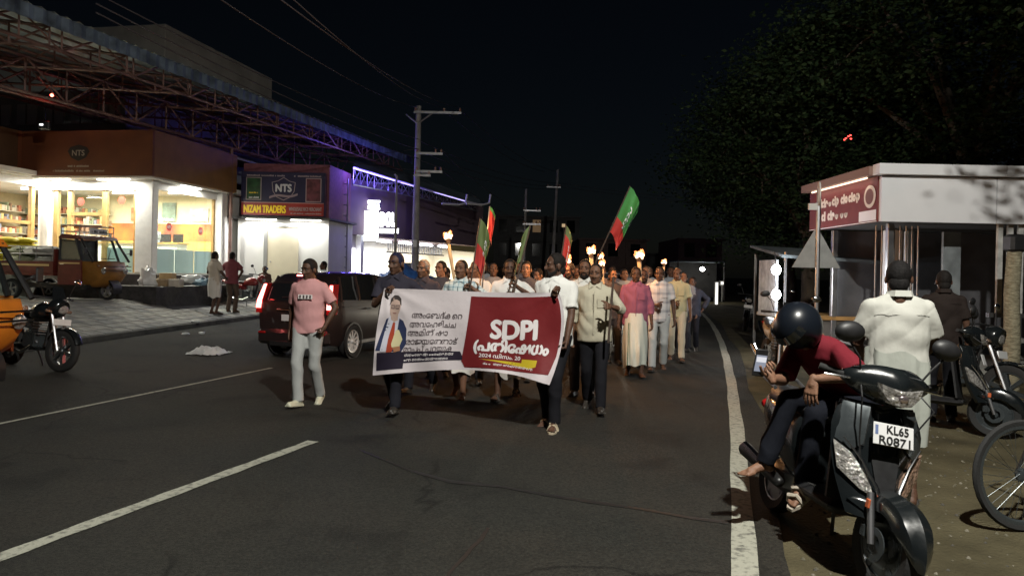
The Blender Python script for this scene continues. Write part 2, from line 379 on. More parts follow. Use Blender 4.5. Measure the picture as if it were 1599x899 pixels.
# ------------------------------------------------------------------ corner shop with lit windows
SH_O, SH_R = Vector((-11.0, 21.8, 0)), R(-9)
shop = thing('corner_shop', 'brightly lit corner shop with white pillars and dark red sign fascia behind the goods carrier', 'shop', SH_O, SH_R)
FLZ, CEZ = 1.30, 4.16
granite = mat('dark_granite_step', (.045, .043, .045), .35, var=.4, vscale=9)
edge_m = mat('step_edge', (.4, .4, .38), .6)
st = MB().box(-3.35, 1.75, -2.15, 4.2, .3, .95).build('step', granite, shop)
MB().box(-3.34, 1.77, -2.175, -2.10, .952, .972).build('nosing', edge_m, st)
st2 = MB().box(-3.35, 1.05, -1.15, 4.2, .95, 1.26).build('step', granite, shop)
MB().box(-3.34, 1.07, -1.175, -1.10, 1.262, 1.28).build('nosing', edge_m, st2)
MB().box(-9, .25, -.25, 6, 1.0, FLZ).build('floor', mat('shop_floor', (.5, .48, .42), .3), shop)
MB().box(-9, -3.45, -9, -.25, .5, FLZ - .02).build('floor', mat('shop_floor', (.5, .48, .42), .3), shop)
whitep = mat('white_pillar', (.78, .78, .76), .55, var=.05)
for x0, x1, y0, y1 in ((-.42, .16, -.16, .12), (-3.72, -3.36, -.2, .16), (-.02, .30, 3.35, 3.7), (-3.9, -3.55, -3.4, -3.05)):
    MB().cbox(((x0+x1)/2, (y0+y1)/2, (FLZ+CEZ)/2), (x1-x0, y1-y0, CEZ-FLZ), bev=.02).build('pillar', whitep, shop)
MB().box(-3.36, -.42, -.1, .06, CEZ-.36, CEZ).build('lintel', whitep, shop)
MB().box(-.1, .1, .12, 3.35, CEZ-.3, CEZ).build('lintel', whitep, shop)
MB().box(-3.85, -3.6, -3.05, -.2, CEZ-.3, CEZ).build('lintel', whitep, shop)
cream = mat('cream_wall', (.72, .63, .42), .7, var=.05)
redb = mat('red_wall_band', (.55, .06, .03), .6, col2=(.7, .28, .06), vscale=1.2)
MB().box(-9, .0, 5.0, 5.2, FLZ, 2.45).build('wall', mat('yellow_panelling', (.66, .42, .10), .5, var=.15, vscale=4), shop)
MB().box(-9, .0, 4.99, 5.19, 2.46, 3.1).build('wall_band', redb, shop)
MB().box(-9, .0, 5.0, 5.2, 3.11, CEZ).build('wall', cream, shop)
MB().box(-9.2, -9, -9, 5.2, FLZ, CEZ).build('wall', cream, shop)
MB().box(-9, -3.9, -9.2, -9, FLZ, CEZ).build('wall', cream, shop)
MB().box(-.06, .06, 3.7, 5.2, FLZ, CEZ).build('wall', white_wall, shop)
MB().box(-9, .4, -.5, 6, CEZ + .001, CEZ+.15).build('ceiling', white_wall, shop)
MB().box(-9, -3.3, -9, -.5, CEZ + .002, CEZ+.14).build('ceiling', white_wall, shop)
wframe = mat('timber_frame', (.42, .26, .09), .45, var=.2, vscale=4)
# front window: wooden frames, door and panes
for x in (-3.3, -2.82, -1.62, -.55):
    MB().box(x, x+.14, -.05, .07, FLZ, CEZ-.36).build('window_frame', wframe, shop)
MB().box(-2.68, -1.62, -.04, .06, 3.02, 3.12).build('window_frame', wframe, shop)
frost = mat('frosted_film', (.62, .74, .72), .5, emit=(.7, .9, .85), es=.06)
def pane(a, b, y, z0, z1, axis, fro=0.0):
    mb = MB()
    if axis == 'y': mb.box(a, b, y, y+.012, z0, z1)
    else: mb.box(y, y+.012, a, b, z0, z1)
    o = mb.build('pane', clear_glass, shop, 0)
    if fro:
        m2 = MB()
        if axis == 'y': m2.box(a+.01, b-.01, y+.014, y+.02, z0, z0+fro)
        else: m2.box(y-.02, y-.014, a+.01, b-.01, z0, z0+fro)
        m2.build('frosted_film', frost, o, 0)
    return o
pane(-3.16, -2.82, 0, FLZ, CEZ-.36, 'y', .7); pane(-2.68, -1.62, .01, 3.12, CEZ-.36, 'y'); pane(-1.48, -.55, 0, FLZ, CEZ-.36, 'y', .75)
pane(.14, 1.2, -.0, FLZ, CEZ-.3, 'x', .75); pane(1.205, 2.25, -.0, FLZ, CEZ-.3, 'x', .75); pane(2.255, 3.33, -.0, FLZ, CEZ-.3, 'x', .75)
MB().box(-.03, .05, 3.25, 3.35, FLZ, CEZ-.3).build('window_frame', wframe, shop)
# glazed wing towards the left edge
for y in (-2.9, -1.75, -.5):
    MB().box(-3.78, -3.66, y, y+.13, FLZ, CEZ-.3).build('window_frame', wframe, shop)
MB().box(-3.76, -3.68, -2.8, -.4, 2.7, 2.8).build('window_frame', wframe, shop)
# round logo stickers on the panes
logo_m = mat('sticker_red', (.5, .05, .03), .5); logo_w = mat('sticker_white', (.8, .8, .75), .5)
for yy, zz in ((.85, 2.75), (2.55, 2.72)):
    st_ = MB().lathe([(.15, .016), (.15, .02)], 6, 'X').build('logo_sticker', logo_m, shop, 0, loc=(0, yy, zz))
    lettering('logo_print', 'NTS', lambda u, v, l: Vector((.024 + l, u, v)), .08, logo_w, st_, align='C', y=-.04)
for xx, zz in ((-2.4, 3.45), (-1.0, 3.5)):
    MB().lathe([(.13, -.006), (.13, -.003)], 6, 'Y').build('logo_sticker', logo_m, shop, 0, loc=(xx, 0, zz))
# fascia
fas_m = mat('dark_red_fascia', (.09, .028, .014), .55, col2=(.14, .048, .018), vscale=1.4)
fas_o = mat('orange_brown_fascia', (.18, .088, .03), .55, var=.15, vscale=2)
FZ0, FZ1 = CEZ + .0, 5.5
fs = MB().box(-3.95, .52, -.72, -.62, FZ0, FZ1).build('fascia', fas_m, shop)
MB().box(.421, .52, -.619, 3.9, FZ0, FZ1).build('fascia', fas_o, shop)
fw = MB().box(-3.95, -3.85, -9, -.721, FZ0, FZ1).build('fascia', mat('brown_fascia', (.055, .03, .014), .55, col2=(.08, .045, .02), vscale=1.1), shop)
MB().box(-3.849, .42, -.619, -.02, FZ0 - .05, FZ0 - .002).build('soffit', white_wall, shop)
MB().box(.0, .42, -.018, 3.9, FZ0 - .052, FZ0 - .004).build('soffit', white_wall, shop)
MB().box(-3.95, -3.45, -9, -.73, FZ0 - .053, FZ0 - .005).build('soffit', white_wall, shop)
MB().box(-9, .4, -.6, 6, FZ1-.1, FZ1-.02).build('flat_roof', concrete, shop)
ff = lambda u, v, l: Vector((-1.9 + u, -.728 - l, 4.75 + v))
badge = MB().prism([(-.36, .05), (-.28, .17), (0, .25), (.28, .17), (.36, .05), (.24, -.14), (0, -.24), (-.24, -.14)], 'Y', -.735, -.722, M=Matrix.Translation((-1.9, 0, 4.83))).build('logo_badge', mat('badge_dark', (.02, .02, .02), .5), shop)
lettering('logo_print', 'NTS', lambda u, v, l: ff(u, v, .012 + l), .17, mat('dull_print', (.32, .3, .26), .6), badge, align='C', offset=.02)
smudge('fine_print', ff, -.4, -.34, .75, .06, mat('dull_print', (.3, .3, .26), .6), fs, seed=2)
smudge('fine_print', ff, -.85, -.48, 1.7, .06, mat('dull_print', (.3, .3, .26), .6), fs, seed=3)
wf = lambda u, v, l: Vector((-3.842 + l, u, v))
lettering('sign_letters', 'R', lambda u, v, l: wf(u - 2.75, 4.42 + v, l), .62, mat('sign_green', (.16, .2, .05), .5), fw, align='C', offset=.03)
ssl = lettering('sign_letters', 'S', lambda u, v, l: wf(u - 1.75, 4.45 + v, l+.004), .68, mat('sign_blue', (.1, .14, .24), .5), fw, align='C', offset=.03)
MB().box(-3.95, -3.84, -.85, -.722, FZ0, FZ1).build('corner_strip', fas_m, fw)
# shelves and counter inside
shelf_m = mat('shop_shelf', (.5, .46, .36), .5); goods = [mat('goods_%d' % i, c, .6) for i, c in enumerate([(.6, .56, .46), (.42, .16, .1), (.25, .3, .2), (.25, .28, .36), (.6, .46, .2), (.3, .2, .14)])]
rr = random.Random(4)
def shelf(x0, x1, y0, y1, z0, n, face):
    t = MB().box(x0, x1, y0, y1, z0, z0 + .04)
    for k in range(n): t.box(x0, x1, y0, y1, z0 + .4*k, z0 + .4*k + .03)
    rack = t.build('shelf_rack', shelf_m, shop, 0)
    q = MB()
    for k in range(n):
        a = x0 if face == 'y' else y0; b = x1 if face == 'y' else y1
        while a < b - .12:
            w = rr.uniform(.06, .15); h = rr.uniform(.10, .30)
            if face == 'y': q.box(a, a+w-.02, y0+.05, y1-.05, z0+.4*k+.035, z0+.4*k+.035+h, rr.randrange(6))
            else: q.box(x0+.05, x1-.05, a, a+w-.02, z0+.4*k+.035, z0+.4*k+.035+h, rr.randrange(6))
            a += w
    o = q.build('shelf_goods', goods, rack, 0); o['kind'] = 'stuff'
shelf(-8.8, -5.2, 4.5, 4.95, FLZ + .1, 6, 'y'); shelf(-8.6, -8.1, -6.0, 4.0, FLZ + .1, 6, 'x'); shelf(-6.6, -6.1, -6.0, -1.2, FLZ + .1, 5, 'x')
ct = MB().box(-4.6, -.6, 2.2, 2.75, FLZ, FLZ + .95).build('counter', mat('counter_white', (.7, .68, .62), .4), shop)
MB().box(-4.65, -.55, 2.15, 2.8, FLZ + .952, FLZ + 1.0).build('counter_top', wframe, ct)
for x in (-3.6, -1.35, -.9): MB().box(x, x+.36, 2.4, 2.44, FLZ + 1.02, FLZ + 1.3).build('monitor', black_plastic, ct)
MB().box(-1.25, -.75, 1.2, 1.26, FLZ + .45, FLZ + .95).build('chair_back', mat('grey_chair', (.14, .17, .17), .6), shop)
for x, w, h, c in ((-3.1, .55, .7, (.15, .2, .16)), (-1.95, .75, .5, (.55, .52, .45)), (-.9, .5, .6, (.4, .3, .12)), (-4.4, .5, .5, (.6, .2, .1))):
    MB().box(x, x+w, 4.93, 4.985, 3.2, 3.2+h).build('wall_poster', mat('poster_%d' % int(-x*100), c, .5, var=.5, vscale=6), shop)
tube_m = emat('tube_light', (1, .96, .86), 9)
for x, y in ((-1.2, 1.2), (-1.2, 3.4), (-3.4, 1.2), (-3.4, 3.4), (-6, 2.2), (-5.4, -2.2), (-5.4, -4.5)):
    MB().cbox((x, y, CEZ - .06), (1.2, .07, .06), bev=.02).build('tube_light', tube_m, shop)
    light('tube_glow', 'AREA', (x, y, CEZ - .12), 215, (1, .93, .76), 1.2, None, shop, size_y=.15)
for x in (-3.0, -1.0):
    MB().cbox((x, -.38, FZ0 - .075), (1.1, .05, .04), bev=.015).build('soffit_tube', tube_m, shop)
    light('soffit_glow', 'AREA', (x, -.38, FZ0 - .11), 120, (1, .97, .86), 1.1, None, shop, size_y=.1)
MB().cbox((.27, 1.6, FZ0 - .077), (.05, 1.1, .04), bev=.015).build('soffit_tube', tube_m, shop)
light('soffit_glow', 'AREA', (.27, 1.6, FZ0 - .11), 95, (1, .97, .86), .1, None, shop, size_y=1.1)
MB().cbox((-3.68, -1.6, FZ0 - .077), (.05, 1.1, .04), bev=.015).build('soffit_tube', tube_m, shop)
light('soffit_glow', 'AREA', (-3.68, -1.6, FZ0 - .11), 95, (1, .97, .86), .1, None, shop, size_y=1.1)

# ------------------------------------------------------------------ upper storeys behind the canopy
up = thing('upper_building', 'dim concrete upper storey with projecting blank parapet block above the steel canopy', 'building', (-12.9, 27, 0), R(-11))
pale = mat('pale_green_plaster', (.36, .4, .38), .85, var=.15, vscale=.8)
MB().box(-14, -.8, -1.5, 9, 5.3, 9.2).build('wall', pale, up)
for k in range(6):
    w_ = MB().box(-7.6 + k*1.15, -6.75 + k*1.15, -1.56, -1.5, 6.6, 7.35).build('window', mat('pale_window', (.62, .64, .62), .4), up)
    MB().box(-7.2 + k*1.15, -7.15 + k*1.15, -1.59, -1.561, 6.6, 7.35).build('mullion', concrete, w_)
MB().cbox((-2.6, 3.3, 9.83), (5.2, 7.6, 1.26), bev=.02).build('parapet_block', mat('pale_concrete', (.36, .35, .32), .9, col2=(.55, .54, .5), vscale=1.0, bump=.3, bscale=25), up)
MB().box(-14, -5.25, -1.2, 8, 9.22, 9.5).build('parapet', concrete, up)
bcn = thing('aviation_lamp', 'tiny red lamp glowing under the steel canopy at upper left', 'lamp', W(81, 149, 20.5)); light('red_glow', 'POINT', (0, 0, -.08), 3, (1, .05, .03), .03, None, bcn)
MB().ell((0, 0, 0), (.045, .045, .045), 10, 6).build('bulb', emat('red_bulb', (1, .12, .08), 14), bcn); MB().cap((0, 0, .03), (0, 0, .4), .012, .012, 6).build('stem', steel, bcn)
flood = thing('floodlight', 'small black floodlight hanging above the shop fascia', 'lamp', W(70, 196, 20.2))
MB().cbox((0, 0, 0), (.3, .14, .24), bev=.03).build('housing', black_plastic, flood); MB().box(-.1, .0, -.085, -.072, -.02, .03).build('lens', emat('flood_lens', (1, 1, 1), 2), flood); MB().box(-.015, .015, -.02, .02, .12, .5).build('bracket', black_plastic, flood)

# ------------------------------------------------------------------ steel truss canopy
can = thing('truss_canopy', 'long red steel truss canopy with corrugated sheet roof over the shops', 'canopy')
def LA(Y, z=6.85): return Vector((-14.47 + .27*Y, Y, z))
def LB(Y, z=5.75): return Vector((-16.8 + .27*Y, Y, z))
def LC(Y, z=7.3): return Vector((-21.5 + .27*Y, Y, z))
sheet = mat('corrugated_sheet', (.16, .2, .23), .5, .4, var=.4, vscale=1.2)
mb = MB(); nY = 150; v = []
for i in range(nY + 1):
    Y = 11 + (34.5-11) * i / nY; dz = .03 * (1 if i % 2 else -1)
    v += [LA(Y, 6.95 + dz) + Vector((.25, 0, 0)), LC(Y, 7.75 + dz)]
mb.add(v, [(2*i, 2*i+1, 2*i+3, 2*i+2) for i in range(nY)]); mb.build('roof_sheet', sheet, can, 0)
mb = MB()
for i in range(nY):
    Y0, Y1 = 11 + 23.5*i/nY, 11 + 23.5*(i+1)/nY; o_ = Vector((.27 + (.015 if i % 2 else -.015), 0, 0)); o2 = Vector((.27 + (-.015 if i % 2 else .015), 0, 0))
    mb.add([LA(Y0, 6.62) + o_, LA(Y1, 6.62) + o2, LA(Y1, 6.93) + o2, LA(Y0, 6.93) + o_], [(0, 1, 2, 3)])
mb.build('eave_sheet', mat('blue_eave_sheet', (.11, .15, .20), .6, .2, var=.6, vscale=2.5), can, 0)
def bar(mb, a, b, r=.035): mb.tube([a, b], r, 4)
def truss(fn, z0, z1, Y0, Y1, step, name, r=.035):
    mb = MB(); bar(mb, fn(Y0, z0), fn(Y1, z0), r*1.2); bar(mb, fn(Y0, z1), fn(Y1, z1), r*1.2); Y = Y0; k = 0
    while Y < Y1 - .01:
        bar(mb, fn(Y, z0), fn(Y, z1), r*.8)
        bar(mb, fn(Y, z0 if k % 2 else z1), fn(min(Y+step, Y1), z1 if k % 2 else z0), r*.8); Y += step; k += 1
    return mb.build(name, steel_red, can, 0)
truss(LB, 5.72, 6.6, 13, 33.5, 1.15, 'long_truss'); truss(LA, 6.25, 6.85, 11, 34, 1.0, 'long_truss', .03); truss(lambda Y, z: (LB(Y, z)+LC(Y, z))/2, 6.2, 7.0, 11, 33, 1.15, 'long_truss')
truss(LC, 6.6, 7.4, 11, 33, 1.3, 'long_truss')
Y = 11.5
while Y < 34:
    mb = MB(); a0, a1 = LA(Y, 6.72), LC(Y+.8, 7.55); b0, b1 = LA(Y, 6.3), LC(Y+.8, 6.75); bar(mb, a0, a1); bar(mb, b0, b1)
    for k in range(7):
        p, q = a0.lerp(a1, k/7), b0.lerp(b1, (k+1)/7) if k % 2 == 0 else b0.lerp(b1, k/7); bar(mb, p, b0.lerp(b1, k/7), .025); bar(mb, a0.lerp(a1, (k + k % 2)/7), b0.lerp(b1, (k+1 - k % 2)/7), .025)
    mb.build('cross_truss', steel_red, can, 0); Y += 2.1
for k in range(9):
    mb = MB(); t = (k+.3)/9; bar(mb, LA(11).lerp(LC(11, 7.65), t) + Vector((0, 0, -.03)), LA(34).lerp(LC(34, 7.65), t) + Vector((0, 0, -.03)), .03); mb.build('purlin', steel_red, can, 0)
for Y in (16.0, 25.3, 33.0):
    b = LB(Y, 5.7); gz = .55
    if Y != 16.0: MB().tube([(b.x, b.y, gz), b], .06, 10).build('post', steel_red, can)

# ------------------------------------------------------------------ blue rice-trader sign building
nts = thing('sign_building', 'white lock-up building under the dark blue and red trader signboard', 'building')
A, B_ = W(370, 430, 26), W(512, 430, 26); xa, xb = A.x, B_.x
wt = MB(); wt.prism([(xa, 26), (xb, 26), (-6.35, 28.4), (xa, 29.5)], 'Z', .3, 3.28); wt.build('wall', white_wall, nts)
d0, d1 = W(418, 400, 25.98).x, W(466, 400, 25.98).x
dr = MB().box(d0, d1, 25.93, 25.99, .6, 3.0).build('door', mat('cream_door', (.62, .56, .42), .55, var=.06, vscale=2), nts)
MB().box(d0 - .13, d0 - .003, 25.9, 25.99, .6, 3.06).build('door_frame', mat('grey_frame', (.25, .25, .24), .6), nts); MB().box(d0, d1, 25.91, 25.99, 3.005, 3.07).build('door_frame', mat('grey_frame', (.25, .25, .24), .6), nts)
MB().ell((d0 + .12, 25.9, 1.75), (.025, .04, .025), 8, 6).build('handle', steel, dr)
MB().prism([(xa-.35, 25.75), (xb+.1, 25.75), (-6.2, 28.5), (xa-.35, 29.5)], 'Z', 3.285, 3.36).build('sunshade', mat('dark_ledge', (.08, .08, .08), .8), nts)
MB().prism([(xa+.15, 26.05), (xb-.02, 26.05), (-6.45, 28.4), (xa+.15, 29.5)], 'Z', 3.362, 5.3).build('upper_wall', mat('maroon_wall', (.2, .07, .09), .8, var=.2), nts)
for x in (xa + .9, xa + 2.5):
    MB().cbox((x, 25.82, 3.262), (1.1, .05, .04), bev=.015).build('tube_light', tube_m, nts); light('tube_glow', 'AREA', (x, 25.8, 3.22), 55, (1, .99, .95), 1.1, (R(-12), 0, 0), nts, size_y=.1)
board = thing('signboard', 'dark blue NTS signboard with red NIZAM TRADERS strip on the white building', 'sign')
sx0, sx1 = W(378, 300, 25.95).x, W(508, 300, 25.95).x; sw = sx1 - sx0; z0, z1, zr = 3.40, 4.98, 3.86
navy = mat('navy_board', (.022, .02, .06), .45, var=.15, vscale=3)
bb = MB().box(sx0, sx1, 25.86, 26.04, z0, z1).build('panel', navy, board)
MB().box(sx1 + .002, sx1 + .03, 25.9, 27.7, z0, z1 - .05).build('side_panel', mat('purple_board', (.1, .05, .11), .5, var=.3, vscale=4), board)
rs = MB().box(sx0 + .02, sx1 - .02, 25.85, 25.859, z0 + .02, zr).build('name_strip', mat('red_strip', (.36, .035, .025), .45, var=.15, vscale=4), board)
MB().box(sx0 + .02, sx1 - .02, 25.846, 25.858, zr + .002, zr + .03).build('strip_edge', mat('pinkish_edge', (.6, .35, .32), .5), board)
sf = lambda u, v, l: Vector((sx0 + u, 25.842 - l, z0 + v))
yel = mat('yellow_letters', (.85, .6, .02), .5, emit=(1, .7, .02), es=.16); whl = mat('white_letters', (.75, .75, .75), .5); dul = mat('dull_letters', (.45, .36, .36), .5)
lettering('name_letters', 'NIZAM TRADERS', sf, .27, yel, rs, x=.12, y=.11, width=1.5, offset=.035)
lettering('name_letters', 'WHOLESALE RICE MERCHANT', sf, .13, dul, rs, x=1.74, y=.2, width=1.18, offset=.03)
smudge('fine_print', sf, 1.8, .08, 1.1, .045, dul, rs, seed=5)
bf = lambda u, v, l: Vector((sx0 + u, 25.852 - l, z0 + v))
smudge('fine_print', bf, .2, 1.42, 1.35, .06, dul, bb, seed=6); smudge('fine_print', bf, 1.9, 1.42, .95, .06, dul, bb, seed=7)
def shield(parent, cx, cz, w, h, y, m):
    pts = [(-.5, .28), (-.25, .34), (0, .5), (.25, .34), (.5, .28), (.46, -.1), (.3, -.36), (0, -.5), (-.3, -.36), (-.46, -.1)]
    mb = MB(); n = len(pts)
    for k, q in ((1, .94),):
        v = [(cx + p[0]*w*k_, y, cz + p[1]*h*k_) for k_ in (1, .94) for p in pts]; mb.add(v, [(i, (i+1) % n, n+(i+1) % n, n+i) for i in range(n)])
    mb.build('shield_outline', m, parent, 0)
shield(bb, sx0 + 1.53, z0 + .98, .86, .84, 25.853, dul)
lettering('logo_letters', 'NTS', bf, .27, whl, bb, x=1.53, y=.88, align='C', offset=.045, width=.56)
mb = MB(); v = []
for i in range(13):
    t = i/12; x = sx0 + 1.02 + t*1.02; z = z0 + .62 + .13*t + .09*math.sin(t*math.pi*2)*.5; v += [(x, 25.851, z), (x, 25.851, z + .08)]
mb.add(v, [(2*i, 2*i+2, 2*i+3, 2*i+1) for i in range(12)]); mb.build('logo_ribbon', mat('ribbon', (.4, .3, .32), .5), bb, 0)
def framed(x, w, z, h, m, nm):
    fr = MB().box(sx0+x, sx0+x+w, 25.846, 25.859, z0+z, z0+z+h).build('picture_frame', dul, bb, 0)
    MB().box(sx0+x+.03, sx0+x+w-.03, 25.838, 25.845, z0+z+.03, z0+z+h-.03).build('picture', m, fr, 0); return fr
f1 = framed(.18, .55, .56, .82, mat('green_picture', (.02, .07, .025), .5, var=.5, vscale=5), 'g'); f2 = framed(2.33, .56, .52, .86, mat('red_picture', (.15, .04, .05), .5, var=.5, vscale=5), 'r')
smudge('fine_print', lambda u, v, l: bf(u, v, .016), .26, .62, .38, .07, whl, f1, seed=8); smudge('fine_print', lambda u, v, l: bf(u, v, .016), .3, .8, .3, .05, yel, f1, seed=9)
lad = thing('wall_ladder', 'tall narrow dark steel ladder fixed upright beside the purple wall', 'ladder', (0, 0, 0))
la, lb = W(526, 400, 27.6), W(541, 400, 27.6)
for p in (la, lb): MB().tube([(p.x, p.y, .5), (p.x, p.y, 5.0)], .03, 6).build('rail', steel, lad)
for k in range(11): MB().tube([(la.x, la.y, .8 + .4*k), (lb.x, lb.y, .8 + .4*k)], .02, 6).build('rung', steel, lad)

# ------------------------------------------------------------------ lit showroom beyond, with neon signs
shw = thing('lit_showroom', 'white showroom blazing with light beyond the utility pole', 'building')
P0, P1 = Vector((-6.25, 29.6, 0)), Vector((-1.7, 40.5, 0)); dv = (P1 - P0); Ln = dv.length; dv.normalize(); nv = Vector((dv.y, -dv.x, 0))   # nv points to the road
SM = Matrix(((dv.x, -nv.x, 0, P0.x), (dv.y, -nv.y, 0, P0.y), (0, 0, 1, 0), (0, 0, 0, 1)))
shw.matrix_world = SM
mauve = mat('mauve_wall', (.2, .14, .17), .8, var=.12, vscale=1)
MB().box(-3.4, Ln, .0, 3, 2.95, 5.2).build('upper_wall', mauve, shw)
MB().box(0, Ln, 3.0, 3.1, .0, 2.94).build('back_wall', white_wall, shw)
for x in (-3.4, 0.0, Ln - .2): MB().box(x, x + .18, .0, 3.0, 0, 2.94).build('side_wall', white_wall, shw)
MB().box(-3.2, -.02, .25, .4, 0, 2.94).build('grey_wall', mat('lilac_wall', (.45, .42, .48), .7), shw)
MB().box(.2, Ln - .2, .0, .06, 0, .9).build('low_wall', white_wall, shw)
for k in range(30): MB().box(2.0 + k*.17, 2.035 + k*.17, -.03, .0, 2.35, 2.85).build('grille_bar', mat('grille', (.3, .3, .3), .6), shw)
MB().box(1.9, 7.2, -.028, .002, 2.30, 2.35).build('grille_rail', mat('grille', (.3, .3, .3), .6), shw)
MB().box(3.2, 5.4, .5, .52, 1.0, 1.9).build('display_board', mat('board_dark', (.2, .22, .26), .5), shw)
MB().box(7.6, 11.6, -.15, .0, 2.6, 2.9).build('valance', mat('yellow_valance', (.6, .5, .2), .6), shw)
for x in (1.5, 3.5, 5.5, 7.5, 9.5):
    MB().cbox((x, 1.2, 2.86), (1.3, .1, .08), bev=.02).build('tube_light', emat('cool_tube', (.92, .95, 1), 25), shw)
    light('tube_glow', 'AREA', (x, 1.2, 2.78), 210, (.95, .96, 1) if x < 7 else (1, .85, .55), 1.2, None, shw, size_y=.3)
MB().box(-1.35, -1.0, .18, .25, .4, 2.5).build('lit_slot', emat('neon_slot', (.95, .96, 1), 6), shw); MB().box(-.5, -.15, .18, .25, .6, 2.4).build('lit_slot', emat('neon_slot', (.95, .96, 1), 6), shw)
neon = emat('neon_white', (.96, .97, 1), 7)
def lightbox(name, label, p0, p1, Y, m=None, dep=.14, print_=None, ph=.2):
    a, b = W(*p0, Y), W(*p1, Y); t = thing(name, label, 'sign', ((a.x+b.x)/2, Y, b.z)); w, h = abs(b.x-a.x), abs(a.z-b.z)
    MB().cbox((0, dep/2, h/2), (w, dep, h), bev=.02).build('box', black_plastic, t); f = MB().box(-w/2+.02, w/2-.02, -.012, -.002, .02, h-.02).build('lit_face', m or neon, t)
    return t, f, w, h
t, f, w, h = lightbox('light_box', 'small glowing box sign above the tall white light box', (572, 312), (594, 328), 30.0)
lettering('sign_letters', 'KTM', lambda u, v, l: Vector((u, -.016 - l, v)), .22, mat('mid_grey_letters', (.2, .2, .25), .5), f, align='C', y=.1, offset=.02)
t, f, w, h = lightbox('light_box', 'tall white glowing light box with green ring logo', (558, 328), (591, 377), 29.8, emat('box_white', (.93, 1, .98), 5.5))
mb = MB()
for cx in (-.16, .02, .2): mb.lathe([(.085, -.018), (.085, -.014), (.062, -.014), (.062, -.018), (.085, -.018)], 16, 'Y', M=Matrix.Translation((cx, 0, .24)))
mb.build('ring_logo', emat('green_logo', (.1, .6, .35), 1.2), f, 0)
for s_, p0, p1, lab in (('P', (545, 333), (554, 353), 'single glowing letter at the left of the tall light box'), ('DOL', (595, 332), (617, 353), 'three glowing white letters right of the tall light box')):
    a, b = W(*p0, 30.4), W(*p1, 30.4); t = thing('neon_letters', lab, 'sign', (0, 0, 0)); 
    lettering('letter_faces', s_, lambda u, v, l: Vector((a.x + u, 30.3 - l, b.z + v)), abs(a.z-b.z), neon, t, width=b.x-a.x, offset=.06)
    MB().box(a.x, b.x, 30.32, 30.4, b.z + .2, b.z + .26).build('mounting_rail', steel, t)
lightbox('light_box', 'slim glowing strip sign under the three neon letters', (592, 356), (616, 365), 30.3)
lightbox('light_box', 'tiny glowing square at the end of the slim strip sign', (617, 356), (623, 365), 30.3)
lightbox('light_box', 'two small glowing panels left of the tall light box', (545, 358), (552, 371), 30.3)
blue_neon = thing('blue_light_strip', 'blue lit tube running along the far canopy edge', 'light strip')
pa, pb, pc = W(552, 262, 28), W(655, 293, 31), W(752, 321, 35)
MB().tube([pa, pb, pc], .05, 8).build('pipe', mat('white_pipe', (.6, .6, .62), .4), blue_neon)
MB().tube([pa + Vector((.02, -.09, -.03)), pa.lerp(pb, .6) + Vector((.02, -.09, -.03))], .022, 6).build('led_strip', emat('blue_led', (.25, .2, 1), 7), blue_neon)
MB().tube([pb.lerp(pa, .3) + Vector((.02, -.09, -.03)), pc.lerp(pb, .3) + Vector((.02, -.09, -.03))], .018, 6).build('led_strip', emat('violet_led', (.45, .38, 1), 2.5), blue_neon)
for t in (.1, .45, .8):
    p = pa.lerp(pb, t); light('blue_glow', 'POINT', p + Vector((.3, -.5, -.25)), 55, (.2, .14, 1), .1, None, blue_neon); light('blue_glow', 'POINT', p + Vector((-.9, -1.0 - t, .15)), 22, (.16, .12, 1), .1, None, blue_neon)
far_can = thing('far_canopy', 'lattice edged canopy beyond the utility pole lit blue from below', 'canopy')
mb = MB()
for i in range(18):
    t0, t1 = i/18, (i+1)/18; q = lambda t: W(552 + 195*t, 262 + 58*t, 28 + 7*t)
    a, b = q(t0), q(t1); dz = Vector((0, 0, -.65 + .35*t0)); dz1 = Vector((0, 0, -.65 + .35*t1))
    bar(mb, a + dz, b + dz1, .03); bar(mb, a, b + dz1, .02); bar(mb, a + dz, b, .02); bar(mb, a, a + dz, .02)
mb.build('lattice', steel, far_can, 0)
MB().add([W(552, 260, 28), W(750, 319, 35), W(750, 312, 38), W(556, 240, 33)], [(0, 1, 2, 3)]).build('roof_sheet', sheet, far_can, 0)
for px_, py_, r_ in ((575, 285, 1), (690, 318, 0), (728, 318, 0)):
    p = W(px_, py_, 30.5); MB().tube([p, p + Vector((.7, .5, .02)), p + Vector((.95, .8, .12)), p + Vector((1.0, .9, .5))], .045, 8).build('drain_pipe', mat('white_pipe', (.6, .6, .62), .4), far_can)

# ------------------------------------------------------------------ utility poles and wires
pole_m = mat('concrete_pole', (.28, .27, .26), .85, var=.2, vscale=3)
def pole(loc, h, lean, arms, label, rz=0, k=1.0):
    t = thing('utility_pole', label, 'pole', loc, rz, 'utility poles')
    MB().tube([(0, 0, 0), (lean*.5, 0, h*.5), (lean, 0, h)], [.16*k, .13*k, .10*k], 10).build('post', pole_m, t)
    for z, x0, x1 in arms:
        a = MB().box(x0, x1, -.13, -.06, z, z + .09).build('crossarm', steel, t)
        for x in (x0 + .06, (x0+x1)/2 + .25, x1 - .06): MB().lathe([(.02, z + .09), (.045, z + .12), (.03, z + .16), (.045, z + .19), (.015, z + .23)], 8, M=Matrix.Translation((x, -.1, 0))).build('insulator', mat('porcelain', (.35, .2, .14), .3), a)
    return t
pb0 = W(648, 410, 28)
pl = pole((pb0.x, 28, 0), 7.95, .02, [(7.65, -.15, 1.7), (6.05, -.05, 1.0), (5.35, -.05, 1.0), (5.2, -.1, .55)], 'concrete utility pole with crossarms beside the lit showroom')
